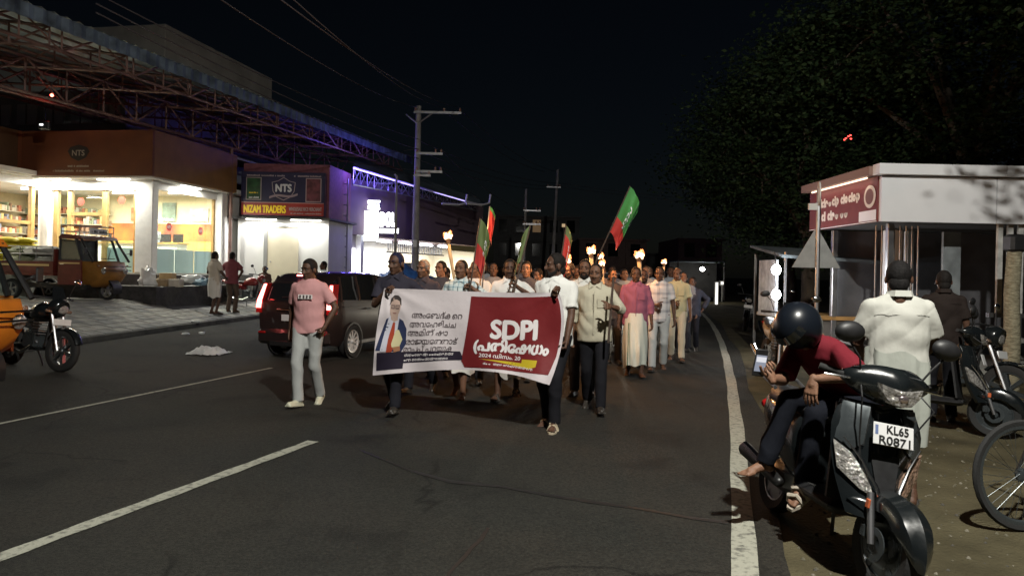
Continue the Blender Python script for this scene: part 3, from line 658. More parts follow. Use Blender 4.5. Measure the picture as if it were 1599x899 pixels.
MB().tube([(0, -.1, 7.25), (.55, -.1, 7.65)], .035, 6).build('brace', steel, pl); MB().tube([(0, -.1, 7.25), (-.45, -.1, 7.6)], .035, 6).build('brace', steel, pl)
MB().box(-.07, .07, -.17, -.13, 2.45, 2.72).build('notice_plate', mat('notice_white', (.7, .7, .7), .5), pl)
pc0 = W(861, 400, 46); pole((pc0.x, 46, 0), 8.2, .3, [(7.0, -.4, .5)], 'leaning concrete utility pole behind the flags, tallest near the picture centre', k=.8)
pd0 = W(818, 400, 40); pole((pd0.x, 40, 0), 6.2, .05, [(4.95, -.1, .9), (4.2, -.1, .9)], 'slim short utility pole with two side arms behind the green flag', k=.6)
pe0 = W(617, 400, 27); pole((pe0.x, 27, 0), 5.1, .0, [], 'thin bare steel post left of the crossarmed pole', k=.42)
wires = thing('overhead_wires', 'dark overhead cables sagging between the utility poles', 'cable')
def wire(a, b, sag, r=.012, n=14):
    a, b = Vector(a), Vector(b); mb = MB(); mb.tube([a.lerp(b, i/n) - Vector((0, 0, sag*4*(i/n)*(1-i/n))) for i in range(n+1)], r*.8, 6); mb.build('cable', mat('cable_black', (.05, .045, .05), .9, spec=.1), wires, 60)
for px0, py0, Y0, px1, py1 in ((330, -10, 9, 655, 168), (425, -10, 9, 716, 168), (445, -12, 9, 690, 168)): wire(W(px0, py0, Y0), W(px1, py1, 28), .25, .012)
for i, dy in enumerate((0, 8, 15)):
    wire(W(150, -10 + dy*2, 12), W(655, 218 + dy*2, 28), .2, .016); wire(W(655, 220 + dy*2, 28), W(868, 286 + dy*.6, 46), .35, .016)
for dy in (0, 5): wire(W(868, 285 + dy, 46), W(1290, 318 + dy, 44), .35, .016); wire(W(690, 236 + dy*6, 28), W(820, 330 + dy*3, 40), .3, .014)
wire(W(716, 170, 28), W(868, 268, 46), .4, .014); wire(W(690, 170, 28), W(850, 268, 46), .4, .014); wire(W(652, 232, 28), W(440, 228, 24), .25, .014); wire(W(652, 265, 28), W(380, 210, 20), .2, .012)

# ------------------------------------------------------------------ far buildings
def block(px0, px1, pyt, Y, dep, m, label, floors=2, posts=False, lit=None):
    a, b = W(px0, pyt, Y), W(px1, pyt, Y); t = thing('far_building', label, 'building', ((a.x+b.x)/2, Y, 0), 0, 'dim buildings far along the road'); w = b.x - a.x; h = a.z
    MB().box(-w/2, w/2, 0, dep, 0, h).build('wall', m, t)
    fh = h / floors; n = max(2, int(w / 1.7))
    for k in range(floors):
        MB().box(-w/2 - .2, w/2 + .2, -.5, -.003, k*fh + fh - .16, k*fh + fh).build('slab_edge', m, t)
        for i in range(n):
            x = -w/2 + (i + .5) * w/n
            wi = MB().box(x-.42, x+.42, -.03, -.002, k*fh + .8, k*fh + min(2.1, fh - .4)).build('window', emat('added_window_fill', (1, .62, .32), .10) if (i*7 + k*3 + int(px0)) % 9 == 0 else dark_glass, t)  # a few panes get an added warm glow as fill for the far street
            MB().box(x-.5, x+.5, -.12, -.031, k*fh + .7, k*fh + .78).build('sill', m, wi)
            if posts: MB().box(x-.9, x-.75, -.5, -.35, k*fh, k*fh + fh - .16).build('post', m, t)
    return t
bm1 = mat('dim_pinkish_wall', (.2, .14, .13), .9, var=.2); bm2 = mat('dim_grey_wall', (.2, .2, .2), .9, var=.2)
block(905, 1010, 372, 62, 8, bm1, 'dim far building with open balcony posts behind the torches', 2, True)
block(772, 905, 336, 75, 9, bm2, 'dim gabled far building behind the middle flags', 3)
block(1060, 1128, 372, 58, 8, bm1, 'dim far building at the bend near the dark tree', 2)
block(1010, 1060, 395, 80, 8, bm2, 'low dim far building at the end of the road', 1)
for px_, py_, Y_, w_, h_, lab in ((1046, 436, 57, .25, 1.6, 'slim lit doorway far down the road right of the rightmost torch'), (1076, 437, 55, .3, 1.9, 'bright lit doorway far down the road above the youth in the jacket'), (1119, 462, 40, .12, 1.5, 'thin lit strip left of the dark parked motorcycles at the bend'), (880, 352, 70, .3, .3, 'faint lit window in the gabled far building'), (1128, 442, 44, .16, .16, 'small white lamp low at the bend')):
    q = W(px_, py_, Y_); t = thing('lit_opening', lab, 'light', q); MB().box(-w_/2, w_/2, -.03, .03, -h_/2, h_/2).build('lit_face', emat('far_white' if Y_ < 65 else 'far_warm', (1, .97, .9) if Y_ < 65 else (1, .7, .4), 1.6 if Y_ < 65 else .5), t); MB().box(-w_/2 - .06, w_/2 + .06, .035, .1, -h_/2 - .06, h_/2 + .06).build('surround', concrete, t)
    MB().box(-.04, .04, .04, .09, -q.z, -h_/2 - .06).build('support', concrete, t)
stall = thing('far_stall', 'small far stall with a bright white lamp at the road bend', 'stall', W(1098, 460, 42))
MB().box(-1.6, 1.3, 0, 2, 1.9, 1.98).build('roof', sheet, stall); MB().box(-1.6, 1.3, 1.9, 2, -.2, 1.9).build('back_wall', mat('stall_dark', (.012, .012, .012), .8, var=.5, vscale=3), stall)
for x in (-1.55, 1.2): MB().box(x, x+.08, 0, .08, -.3, 1.9).build('post', steel, stall)
MB().ell((0, .3, 1.5), (.15, .1, .12), 10, 6).build('lamp', emat('far_lamp', (1, .97, .9), 40), stall); light('lamp_glow', 'POINT', (0, .1, 1.35), 80, (1, .93, .82), .1, None, stall)

# ------------------------------------------------------------------ bus shelter on the right
bs = thing('bus_shelter', 'roadside shelter with white fascia and dark red lettered side panel', 'shelter', (5.95, 11.6, 0))
panel_m = mat('white_composite_panel', (.84, .84, .86), .35, var=.03, vscale=2)
MB().box(0, 1.855, 0, .08, 2.5, 3.23).build('fascia_panel', panel_m, bs); MB().box(1.875, 4.3, 0, .08, 2.5, 3.23).build('fascia_panel', panel_m, bs)
MB().box(-.1, 1.93, -.12, .1, 3.25, 3.42).build('fascia_cap', panel_m, bs); MB().box(1.945, 4.4, -.12, .1, 3.25, 3.42).build('fascia_cap', panel_m, bs)
MB().box(.09, 4.3, .09, 2.7, 3.2, 3.3).build('roof', mat('roof_grey', (.3, .3, .3), .7), bs); MB().box(.08, 4.3, .09, 2.7, 2.52, 2.56).build('ceiling', mat('dark_ceiling', (.08, .08, .08), .8), bs)
side = MB().box(-.02, .05, .085, 2.75, 2.5, 3.24).build('side_sign', mat('maroon_sign', (.17, .035, .03), .5, var=.08), bs)
MB().box(-.16, .02, .1, 2.85, 3.26, 3.4).build('side_cap', mat('cap_brown', (.25, .16, .13), .6), bs)
sg = lambda u, v, l: Vector((-.026 - l, 2.7 - u, 2.5 + v))
cr = mat('sign_cream_letters', (.75, .68, .62), .6)
scrawl('sign_letters', sg, .2, .40, 1.85, .15, cr, side, 3, .36)
scrawl('sign_letters', sg, .35, .14, 1.3, .16, cr, side, 14, .4)
MB().lathe([(.19, -.036), (.19, -.03)], 20, 'X', M=Matrix.Translation((0, .32, 2.93))).build('emblem', cr, side); MB().lathe([(.13, -.042), (.13, -.037)], 20, 'X', M=Matrix.Translation((0, .32, 2.93))).build('emblem_core', mat('emblem_dark', (.2, .1, .1), .6), side)
MB().box(-.034, -.024, .12, .68, 2.53, 2.7).build('notice', panel_m, side); MB().box(-.034, -.026, .1, 2.73, 2.502, 2.515).build('trim', panel_m, side)
MB().cbox((-.09, 1.4, 3.235), (.03, 2.2, .03), bev=.01).build('tube_light', emat('warm_tube', (1, .75, .55), 2.2), bs); light('tube_glow', 'AREA', (-.1, 1.4, 3.2), 1.6, (1, .72, .5), .05, None, bs, size_y=2.2)
for x, y in ((.3, .35), (.3, 2.4), (3.9, .35)): MB().cbox((x + .03, y, 1.25), (.1, .1, 2.5), bev=.01).build('post', steel, bs)
MB().cbox((1.2, 1.9, 1.25), (.26, .26, 2.5), bev=.02).build('pillar', panel_m, bs); MB().cbox((1.62, 2.1, 1.25), (.14, .14, 2.5), bev=.02).build('pillar', panel_m, bs)
for k in range(8): MB().tube([(.38 + k*.105, .9, .9), (.38 + k*.105, .9, 2.5)], .016, 6).build('bar', steel, bs)
for k in range(5): MB().box(1.98 + k*.17, 2.06 + k*.17, .12, .17, 1.05, 2.5).build('slat', mat('pale_slat', (.5, .5, .48), .6, var=.3, vscale=6), bs)
MB().box(1.85, 2.85, .1, .19, .98, 1.05).build('slat_rail', steel, bs); MB().box(1.5, 1.8, .8, .86, 1.3, 2.4).build('notice_board', mat('board_grey', (.2, .22, .23), .5, var=.4, vscale=3), bs)
MB().box(.4, 4.2, 2.55, 2.7, 0, 2.5).build('back_wall', mat('shelter_back', (.1, .1, .11), .8, var=.3, vscale=2), bs)
MB().box(.5, 3.9, 1.9, 2.3, .42, .5).build('bench', concrete, bs); MB().box(.2, 4.3, .0, 2.75, .0, .12).build('floor_slab', concrete, bs)
tp = thing('rough_post', 'scaly palm trunk post with black top beside the shelter slats', 'post', (7.25, 10.4, 0))
MB().tube([(0, 0, 0), (.02, 0, .7), (.0, 0, 1.4), (.03, 0, 2.0)], [.12, .105, .1, .095], 12).build('trunk', mat('scaly_bark', (.16, .14, .09), .95, col2=(.32, .29, .2), vscale=14, bump=1, bscale=18, stretch=(1, 1, 2.5)), tp); MB().cbox((.03, 0, 2.12), (.24, .24, .26), bev=.04).build('cap', black_plastic, tp)

sp = thing('road_sign', 'back of triangular road sign with small round disc on a grey post', 'sign', (W(1276, 440, 11.2).x, 11.2, 0))
MB().tube([(0, 0, 0), (0, 0, 2.95)], .035, 8).build('post', steel, sp); MB().prism([(-.38, 1.72), (.38, 1.72), (.03, 2.32), (-.03, 2.32)], 'Y', .05, .06).build('triangle_plate', mat('grey_sign_back', (.3, .3, .29), .6, var=.15), sp)
MB().lathe([(.19, -.01), (.19, .01)], 24, 'X', M=Matrix.Translation((0, 0, 2.87)) @ Matrix.Rotation(R(-17), 4, 'Z')).build('disc_plate', mat('pale_sign', (.55, .55, .53), .6), sp); MB().box(-.16, 0, -.02, .02, 2.62, 2.72).build('bracket', mat('pale_sign', (.55, .55, .53), .6), sp)

cart = thing('vendor_stall', 'dark tarpaulin roofed roadside stall with two white bulbs beyond the helmet', 'stall', (W(1285, 470, 14.5).x, 14.5, 0))
MB().add([(-1.1, -.7, 2.0), (1.3, -.7, 1.9), (1.4, 1.2, 2.15), (-1.1, 1.2, 2.25), (-1.1, -.7, 1.94), (1.3, -.7, 1.84), (1.4, 1.2, 2.1), (-1.1, 1.2, 2.2)], [(0, 1, 2, 3), (7, 6, 5, 4), (0, 4, 5, 1), (1, 5, 6, 2), (2, 6, 7, 3), (3, 7, 4, 0)]).build('tarpaulin_roof', mat('tarpaulin', (.1, .12, .13), .6, var=.4, vscale=3), cart)
for x, y in ((-1.0, -.6), (1.2, -.6), (-1.0, 1.1), (1.3, 1.1)): MB().tube([(x, y, 0), (x, y, 2.05)], .03, 6).build('post', steel, cart)
MB().box(-1.0, 1.2, -.55, 1.0, .75, .82).build('counter', wood, cart); MB().box(-1.0, 1.2, -.5, -.45, .1, .75).build('front_board', mat('stall_front', (.1, .09, .08), .7), cart)
MB().box(-1.2, -1.14, -.62, .3, .8, 1.9).build('poster_board', mat('poster_white', (.3, .31, .33), .5, var=.5, vscale=5), cart)
for k, (px_, py_) in enumerate(((1212, 421), (1212, 460))):
    p = W(px_, py_, 13.6) - Vector(cart.location); MB().ell(p, (.085, .085, .1), 12, 8).build('bulb', emat('white_bulb', (.95, .98, 1), 60), cart); light('bulb_glow', 'POINT', p + Vector((-.02, -.16, 0)), 26, (.9, .95, 1), .06, None, cart)
    MB().tube([p + Vector((0, 0, .08)), p + Vector((0, .1, .35))], .008, 5).build('bulb_flex', black_plastic, cart)

# ------------------------------------------------------------------ street lamp beside the photographer
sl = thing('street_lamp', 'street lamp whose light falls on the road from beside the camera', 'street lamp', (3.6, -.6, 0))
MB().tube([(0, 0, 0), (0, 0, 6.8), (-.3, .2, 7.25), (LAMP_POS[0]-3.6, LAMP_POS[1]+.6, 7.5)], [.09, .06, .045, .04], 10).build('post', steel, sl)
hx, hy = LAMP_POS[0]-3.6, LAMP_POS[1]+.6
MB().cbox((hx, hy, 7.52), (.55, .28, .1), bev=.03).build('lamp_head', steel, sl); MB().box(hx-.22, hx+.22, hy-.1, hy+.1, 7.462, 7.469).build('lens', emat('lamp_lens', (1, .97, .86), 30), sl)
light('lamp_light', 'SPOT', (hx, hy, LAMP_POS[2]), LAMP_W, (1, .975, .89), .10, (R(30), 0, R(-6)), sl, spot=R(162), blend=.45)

gv = MB(); rg = random.Random(12)
for k in range(900):
    Y = rg.uniform(2.6, 9) if k < 1100 else rg.uniform(9, 18); x = XE(Y) + .3 + abs(rg.gauss(0, 1.1)) if rg.random() < .8 else XE(Y) + rg.uniform(.2, 4.5); r_ = rg.uniform(.004, .016) * (1.3 if Y > 9 else 1)
    a = rg.uniform(0, 6.28); ca, sa = math.cos(a)*r_, math.sin(a)*r_
    gv.add([(x+ca, Y+sa, .001), (x-sa*1.2, Y+ca*1.2, .001), (x-ca, Y-sa, .001), (x+sa, Y-ca, .001), (x+ca*.4, Y+sa*.4, r_*.9), (x-ca*.4, Y-sa*.3, r_*.8)], [(0, 1, 4), (1, 5, 4), (1, 2, 5), (2, 3, 5), (3, 4, 5), (3, 0, 4)], rg.randrange(3))
gvo = gv.build('gravel', [mat('stone_%d' % i, c, .9) for i, c in enumerate([(.10, .09, .06), (.06, .055, .045), (.16, .145, .11)])], None, 0); tag(gvo, 'loose gravel scattered on the dirt shoulder', 'gravel', kind='stuff')
# ================================================================== TREES
def make_tree(name, label, base, h_trunk, crown_c, crown_r, n_leaf, leaf, seed, m_leaf, n_limb=9, keep=None):
    r = np.random.default_rng(seed); t = thing(name, label, 'tree', base)
    c = Vector(crown_c) - Vector(base); tr = MB(); top = Vector((c.x*.35, c.y*.35, h_trunk))
    tr.tube([(0, 0, -.1), (.06, .03, h_trunk*.35), top*.7, top], [.34, .26, .22, .19], 10)
    tips = []
    for i in range(n_limb):
        a = 2*math.pi*i/n_limb + r.uniform(-.3, .3); e = r.uniform(-.35, .9)
        q = c + Vector((math.cos(a)*math.cos(e)*crown_r[0], math.sin(a)*math.cos(e)*crown_r[1], math.sin(e)*crown_r[2])) * .8
        mid = top.lerp(q, .5) + Vector((r.uniform(-.4, .4), r.uniform(-.4, .4), r.uniform(.1, .7)))
        tr.tube([top*.95, top.lerp(mid, .5) + Vector((0, 0, .1)), mid, q], [.13, .1, .07, .025], 7); tips.append(q)
        for k in range(3):
            s = mid.lerp(q, r.uniform(0, .7)); e2 = s + Vector(r.uniform(-1, 1, 3)) * Vector((crown_r[0], crown_r[1], crown_r[2])).length * .22
            tr.tube([s, s.lerp(e2, .5) + Vector((0, 0, .12)), e2], [.045, .03, .012], 5); tips.append(e2)
    tr.build('trunk', mat('tree_bark', (.07, .055, .04), .95, var=.35, vscale=6, bump=.8, bscale=20, stretch=(1, 1, .3)), t)
    ncl = 110; cl = []
    while len(cl) < ncl:
        if len(cl) < len(tips): p = np.array(tips[len(cl)]); s = r.uniform(.35, .8)
        else:
            d = r.normal(size=3); d /= np.linalg.norm(d); rad = r.uniform(.35, 1.02) ** .6
            p = np.array(c) + d * np.array(crown_r) * rad; s = r.uniform(.3, .95)
        cl.append((p, s * min(crown_r) * .3))
    per = n_leaf // ncl; P = []
    for p, s in cl:
        q = r.normal(size=(per, 3)) * np.array((1, 1, .6)) * s; P.append(p + q)
    P = np.concatenate(P)
    if keep is not None:
        w = P + np.array(base); P = P[keep(w)]
    n = len(P); a = r.normal(size=(n, 3)); a /= np.linalg.norm(a, axis=1)[:, None]
    a[:, 2] *= .55; b = np.cross(a, r.normal(size=(n, 3))); b /= np.linalg.norm(b, axis=1)[:, None]
    sz = (leaf * r.uniform(.6, 1.35, n))[:, None]; nrm = np.cross(a, b) * sz * .25
    V = np.stack([P - a*sz, P + b*sz*.42 + nrm, P + a*sz, P - b*sz*.42 + nrm], 1).reshape(-1, 3)
    me = bpy.data.meshes.new('crown'); me.vertices.add(4*n); me.vertices.foreach_set('co', V.ravel()); me.loops.add(4*n); me.loops.foreach_set('vertex_index', np.arange(4*n, dtype=np.int32))
    me.polygons.add(n); me.polygons.foreach_set('loop_start', np.arange(0, 4*n, 4, dtype=np.int32)); me.polygons.foreach_set('loop_total', np.full(n, 4, dtype=np.int32))
    for m in m_leaf: me.materials.append(m)
    me.polygons.foreach_set('material_index', r.integers(0, len(m_leaf), n).astype(np.int32)); me.update(); me.validate()
    link('crown', me, t); return t
def leaf_mat(key, c):
    m = mat(key, c, .7, var=.3, vscale=1.5, spec=.15); return m
lm = [leaf_mat('leaf_dark', (.010, .022, .008)), leaf_mat('leaf_mid', (.016, .032, .012)), leaf_mat('leaf_light', (.026, .044, .016))]
make_tree('roadside_tree', 'dark leafy roadside tree overhanging the edge line at the bend', (9.3, 22.5, 0), 2.8, (9.3, 22.5, 5.5), (3.5, 3.4, 3.6), 44000, .085, 3, lm)
make_tree('roadside_tree', 'large dark tree rising behind the white bus shelter', (12.2, 19.0, 0), 4.2, (11.6, 18.5, 8.0), (5.2, 4.0, 4.4), 60000, .085, 5, lm)
make_tree('roadside_tree', 'near tree whose twigs hang over the upper right corner', (9.4, 5.6, 0), 4.4, (6.7, 6.3, 6.5), (2.9, 2.8, 2.1), 15000, .07, 8, lm, keep=lambda w: (w[:, 0] > 4.05 + .35*np.sin(w[:, 1]*3) + .6*np.sin(w[:, 2]*2.1)) & ~((w[:, 1] > 2) & (w[:, 2] < 1.75 + .30*w[:, 1]) & (w[:, 0] < 1.0*w[:, 1])))
make_tree('roadside_tree', 'dark distant tree behind the far stall at the road bend', (14.0, 36.0, 0), 4.0, (13.0, 36, 7.5), (4.5, 4, 4.0), 22000, .13, 11, lm)
rl = thing('red_twig_light', 'tiny red light glimmering high in the tree above the shelter', 'lamp', W(1321, 216, 14.4))
for k, (x, z) in enumerate(((0, 0), (.05, .04), (.09, .06), (-.03, -.03), (.1, -.01))): MB().ell((x, 0, z), (.022, .012, .012), 6, 4).build('led', emat('red_led', (1, .05, .04), 8), rl)

# ================================================================== PEOPLE
def remesh(mb, vox, smooth_it=4, smooth_f=.5):
    me = bpy.data.meshes.new('tmp'); me.from_pydata(mb.v, [], mb.f)
    bm = bmesh.new(); bm.from_mesh(me); bmesh.ops.recalc_face_normals(bm, faces=bm.faces); bm.to_mesh(me); bm.free()
    o = bpy.data.objects.new('tmp', me); COL.objects.link(o)
    m = o.modifiers.new('r', 'REMESH'); m.mode = 'VOXEL'; m.voxel_size = vox
    if smooth_it: s = o.modifiers.new('s', 'SMOOTH'); s.factor = smooth_f; s.iterations = smooth_it
    dg = bpy.context.evaluated_depsgraph_get(); e = o.evaluated_get(dg).to_mesh()
    V = np.empty(len(e.vertices)*3, np.float32); e.vertices.foreach_get('co', V); N_ = np.empty(len(e.vertices)*3, np.float32); e.vertices.foreach_get('normal', N_)
    Fc = [tuple(p.vertices) for p in e.polygons]
    bpy.data.objects.remove(o); bpy.data.meshes.remove(me)
    return V.reshape(-1, 3), N_.reshape(-1, 3), Fc
def np_mesh(name, V, Fc, mats, parent, mi=None):
    me = bpy.data.meshes.new(name); me.from_pydata([tuple(map(float, p)) for p in V], [], Fc)
    for m in (mats if isinstance(mats, (list, tuple)) else [mats]): me.materials.append(m)
    if mi is not None: me.polygons.foreach_set('material_index', mi)
    me.shade_smooth(); me.update(); return link(name, me, parent)
def folds(V, N_, amp, seed, fx=9.0, rip=.45):
    p = V * fx; s = seed * 1.37
    def rid(q): return 1 - 1.9 * np.abs(np.sin(q)) ** .8          # crisp crease lines
    w = rid(p[:, 2]*.9 + .9*np.sin(p[:, 0]*.8 + s) + .5*p[:, 0] + s) * (.5 + .5*np.sin(p[:, 0]*.7 + p[:, 1] + s)) + .7*rid(p[:, 0]*1.2 + p[:, 2]*1.5 + .8*np.sin(p[:, 1]*1.7 + s*2)) * (.5 + .5*np.sin(p[:, 2]*.8 + s*2)) + rip*np.sin(p[:, 1]*3.7 - p[:, 2]*4.3 + s*3 + np.sin(p[:, 0]*2.9))
    return V + N_ * (amp * w)[:, None]

# --- head template: origin at ear height centre, facing -Y
def head_template():
    mb = MB()
    mb.ell((0, .012, .035), (.074, .094, .092), 18, 12); mb.ell((0, -.022, -.03), (.062, .068, .082), 16, 10)
    mb.ell((0, -.062, -.088), (.03, .026, .024), 10, 8); mb.cap((0, -.082, .022), (0, -.104, -.022), .0085, .0135); mb.cap((-.012, -.092, -.026), (.012, -.092, -.026), .010, .010)
    mb.cap((-.04, -.074, .032), (.04, -.074, .032), .014, .014); mb.cap((-.047, -.055, -.015), (-.03, -.068, -.02), .02, .02); mb.cap((.047, -.055, -.015), (.03, -.068, -.02), .02, .02)
    mb.cap((-.02, -.083, -.053), (.02, -.083, -.053), .008, .008); mb.cap((-.016, -.081, -.066), (.016, -.081, -.066), .009, .009)
    mb.ell((-.076, .012, -.005), (.011, .022, .032), 8, 8); mb.ell((.076, .012, -.005), (.011, .022, .032), 8, 8)
    mb.cap((0, .02, -.05), (0, .03, -.15), .052, .056)
    return remesh(mb, .0075, 3, .5)
HEAD = head_template()
def hair_template(seed, front=.062, vol=.012, back=-.06, bald=False):
    V, Fc = [], []; nu, nv = 30, 20; rng = random.Random(seed)
    for j in range(nv + 1):
        e = -math.pi/2 + math.pi*j/nv
        for i in range(nu):
            a = 2*math.pi*i/nu; d = Vector((math.cos(e)*math.sin(a), math.cos(e)*math.cos(a), math.sin(e)))   # a=0 : back (+Y)
            p = Vector((d.x*.074, d.y*.094, d.z*.092)); z = p.z + .035
            fr = max(0, -d.y); lim = (-.002 if fr < .5 else -.002 + (front + .002) * min(1, (fr - .5) / .12)) if d.y < .12 else -.002 + (back + .002) * min(1, (d.y - .12) / .2)
            k = (z - lim) / .026; up = max(0, min(1, k)) 
            if bald and d.z > .45 and d.y < .6: up = 0
            f = .86 + up * (.165 + vol / .085 * (.5 + .5 * max(0, d.z)) + .018 * noise.noise(p * 55 + Vector((seed, 0, 0))) + .02 * noise.noise(p * 120))
            V.append((p.x*f, p.y*f + .012, p.z*f + .035))
    for j in range(nv):
        for i in range(nu): Fc.append((j*nu+i, j*nu+(i+1) % nu, (j+1)*nu+(i+1) % nu, (j+1)*nu+i))
    return V, Fc
HAIRS = {'short': hair_template(1, .088, .004, -.075), 'thick': hair_template(2, .082, .004, -.075), 'receding': hair_template(3, .108, .002), 'bald': hair_template(4, .1, .001, bald=True), 'front': hair_template(5, .076, .008)}
def beard_template(full):
    mb = MB()
    mb.cap((-.026, -.089, -.04), (0, -.097, -.036), .006, .0085); mb.cap((.026, -.089, -.04), (0, -.097, -.036), .006, .0085)
    if full:
        mb.ell((0, -.062, -.092), (.038, .036, .032), 12, 8)
        for s in (-1, 1):
            mb.cap((s*.03, -.07, -.085), (s*.06, -.02, -.055), .022, .014); mb.cap((s*.06, -.02, -.055), (s*.071, .0, -.01), .014, .008); mb.cap((s*.027, -.088, -.043), (s*.032, -.08, -.075), .009, .014)
    return remesh(mb, .006, 2, .4)
BEARDS = {'m': beard_template(False), 'f': beard_template(True)}

def hand_template(kind):
    """wrist at the origin, fingers towards -Z, palm facing -Y, thumb on +X"""
    mb = MB(); curl = {'relax': (18, 30, 22), 'grip': (62, 80, 50), 'flat': (6, 10, 8), 'droop': (10, 22, 18)}[kind]
    mb.cap((0, 0, .01), (0, 0, -.035), .024, .026); 
    for x, r_ in ((-.028, .0135), (-.010, .0145), (.009, .0145), (.027, .0135)): mb.cap((x*.6, 0, -.02), (x, 0, -.085), .017, r_, 8)
    V, N_, Fc = remesh(mb, .006, 2, .4)
    out = MB(); out.add([tuple(map(float, p)) for p in V], Fc)
    for x, l, sp in ((-.029, .062, -7), (-.0105, .076, -2), (.0085, .082, 2), (.027, .073, 6)):
        p = Vector((x, 0, -.082)); ang = 0; rad = .0092
        for k, (seg, cu) in enumerate(zip((.45, .32, .25), curl)):
            ang += R(cu); d = Vector((math.sin(R(sp)), -math.sin(ang), -math.cos(ang))); q = p + d * l * seg
            out.cap(p, q, rad, rad*.9, 8); p = q; rad *= .9
    p = Vector((.022, -.004, -.03)); ang = R({'grip': 50, 'relax': 28, 'flat': 35, 'droop': 25}[kind]); up = {'grip': -.75, 'relax': -.35, 'flat': -.05, 'droop': -.25}[kind]; rad = .0125
    for seg in (.04, .032, .024):
        q = p + Vector((math.sin(ang), up, -math.cos(ang))).normalized() * seg; out.cap(p, q, rad, rad*.88, 8); p = q; rad *= .88; ang *= .45
    return out.v, out.f
HANDS = {k: hand_template(k) for k in ('relax', 'grip', 'flat', 'droop')}
def foot_mb(kind='bare'):
    """heel-to-toe along -Y, ankle at the origin, sole at z=-0.075"""
    mb = MB(); g = {'bare': 0, 'shoe': .008}[kind]
    mb.cap((0, 0, .02), (0, .01, -.02), .036+g, .04+g); mb.ell((0, .035, -.045), (.032+g, .036+g, .032), 10, 8); mb.cap((0, -.01, -.03), (0, -.11, -.05), .036+g, .026+g)
    if kind == 'shoe': mb.cap((0, -.05, -.045), (0, -.165, -.05), .037, .032); mb.box(-.043, .043, -.19, .07, -.078, -.06)
    else:
        mb.cap((-.018, -.1, -.057), (-.022, -.14, -.061), .02, .017); mb.cap((.016, -.1, -.055), (.02, -.15, -.06), .021, .017)
        for x, y, r_ in ((.026, -.178, .0125), (.006, -.176, .0095), (-.01, -.168, .009), (-.024, -.157, .0085), (-.036, -.143, .008)): mb.cap((x*.8, -.13, -.058), (x, y, -.063), r_, r_*.9, 8)
    return mb
def _tpl(mb, vox, it):
    V, N_, Fc = remesh(mb, vox, it, .4); return [tuple(map(float, p)) for p in V], Fc
FOOT = {'bare': _tpl(foot_mb('bare'), .007, 2), 'shoe': _tpl(foot_mb('shoe'), .009, 3)}

def basis(d, face):
    """matrix whose -Z runs along d and -Y towards face"""
    z = -Vector(d).normalized(); y = -(Vector(face) - z * Vector(face).dot(z)); y = y.normalized() if y.length > 1e-4 else z.orthogonal().normalized(); x = y.cross(z)
    return Matrix(((x.x, y.x, z.x), (x.y, y.y, z.y), (x.z, y.z, z.z)))
def ik(a, t, l1, l2, pole_):
    a, t = Vector(a), Vector(t); d = t - a; L_ = d.length
    if L_ > (l1+l2)*.995: t = a + d.normalized()*(l1+l2)*.995; d = t - a; L_ = d.length
    x = (l1*l1 - l2*l2 + L_*L_) / (2*L_); h = math.sqrt(max(0, l1*l1 - x*x)); n = d.normalized(); p = Vector(pole_) - n*Vector(pole_).dot(n); p = p.normalized() if p.length > 1e-5 else n.orthogonal()
    return a + n*x + p*h, t
SKINS = {'dark': (.085, .042, .026), 'mid': (.15, .075, .045), 'warm': (.2, .105, .065)}
def skin_mat(k): return mat('skin_' + k, SKINS[k], .55, var=.16, vscale=14, bump=.25, bscale=90, spec=.35)
def cloth_mat(c, var=.06, key=None, rough=.85): return mat('cloth_%s' % (key or '_'.join('%02d' % int(x*100) for x in c)), c, rough, var=var, vscale=4, spec=.12, bump=.4, bscale=12, stretch=(1, 1, .6))
def plaid_mat(key, c1, c2, sc):
    if key in _M: return _M[key]
    m = mat(key, c1, .85, bump=.3, bscale=14, spec=.12); N = m.node_tree.nodes; L = m.node_tree.links; p = N['Principled BSDF']
    tc = N.new('ShaderNodeTexCoord'); sx = N.new('ShaderNodeSeparateXYZ'); L.new(tc.outputs['Object'], sx.inputs[0]); acc = None
    for ax in (0, 2):
        a = N.new('ShaderNodeMath'); a.operation = 'MULTIPLY'; a.inputs[1].default_value = sc; L.new(sx.outputs[ax], a.inputs[0])
        b = N.new('ShaderNodeMath'); b.operation = 'FRACT'; L.new(a.outputs[0], b.inputs[0]); c = N.new('ShaderNodeMath'); c.operation = 'GREATER_THAN'; c.inputs[1].default_value = .72; L.new(b.outputs[0], c.inputs[0])
        if acc is None: acc = c
        else:
            d = N.new('ShaderNodeMath'); d.operation = 'ADD'; L.new(acc.outputs[0], d.inputs[0]); L.new(c.outputs[0], d.inputs[1]); e = N.new('ShaderNodeMath'); e.operation = 'MULTIPLY'; e.inputs[1].default_value = .5; L.new(d.outputs[0], e.inputs[0]); acc = e
    mx = N.new('ShaderNodeMix'); mx.data_type = 'RGBA'; mx.inputs[6].default_value = (*c1, 1); mx.inputs[7].default_value = (*c2, 1); L.new(acc.outputs[0], mx.inputs[0]); L.new(mx.outputs[2], p.inputs['Base Color']); return m

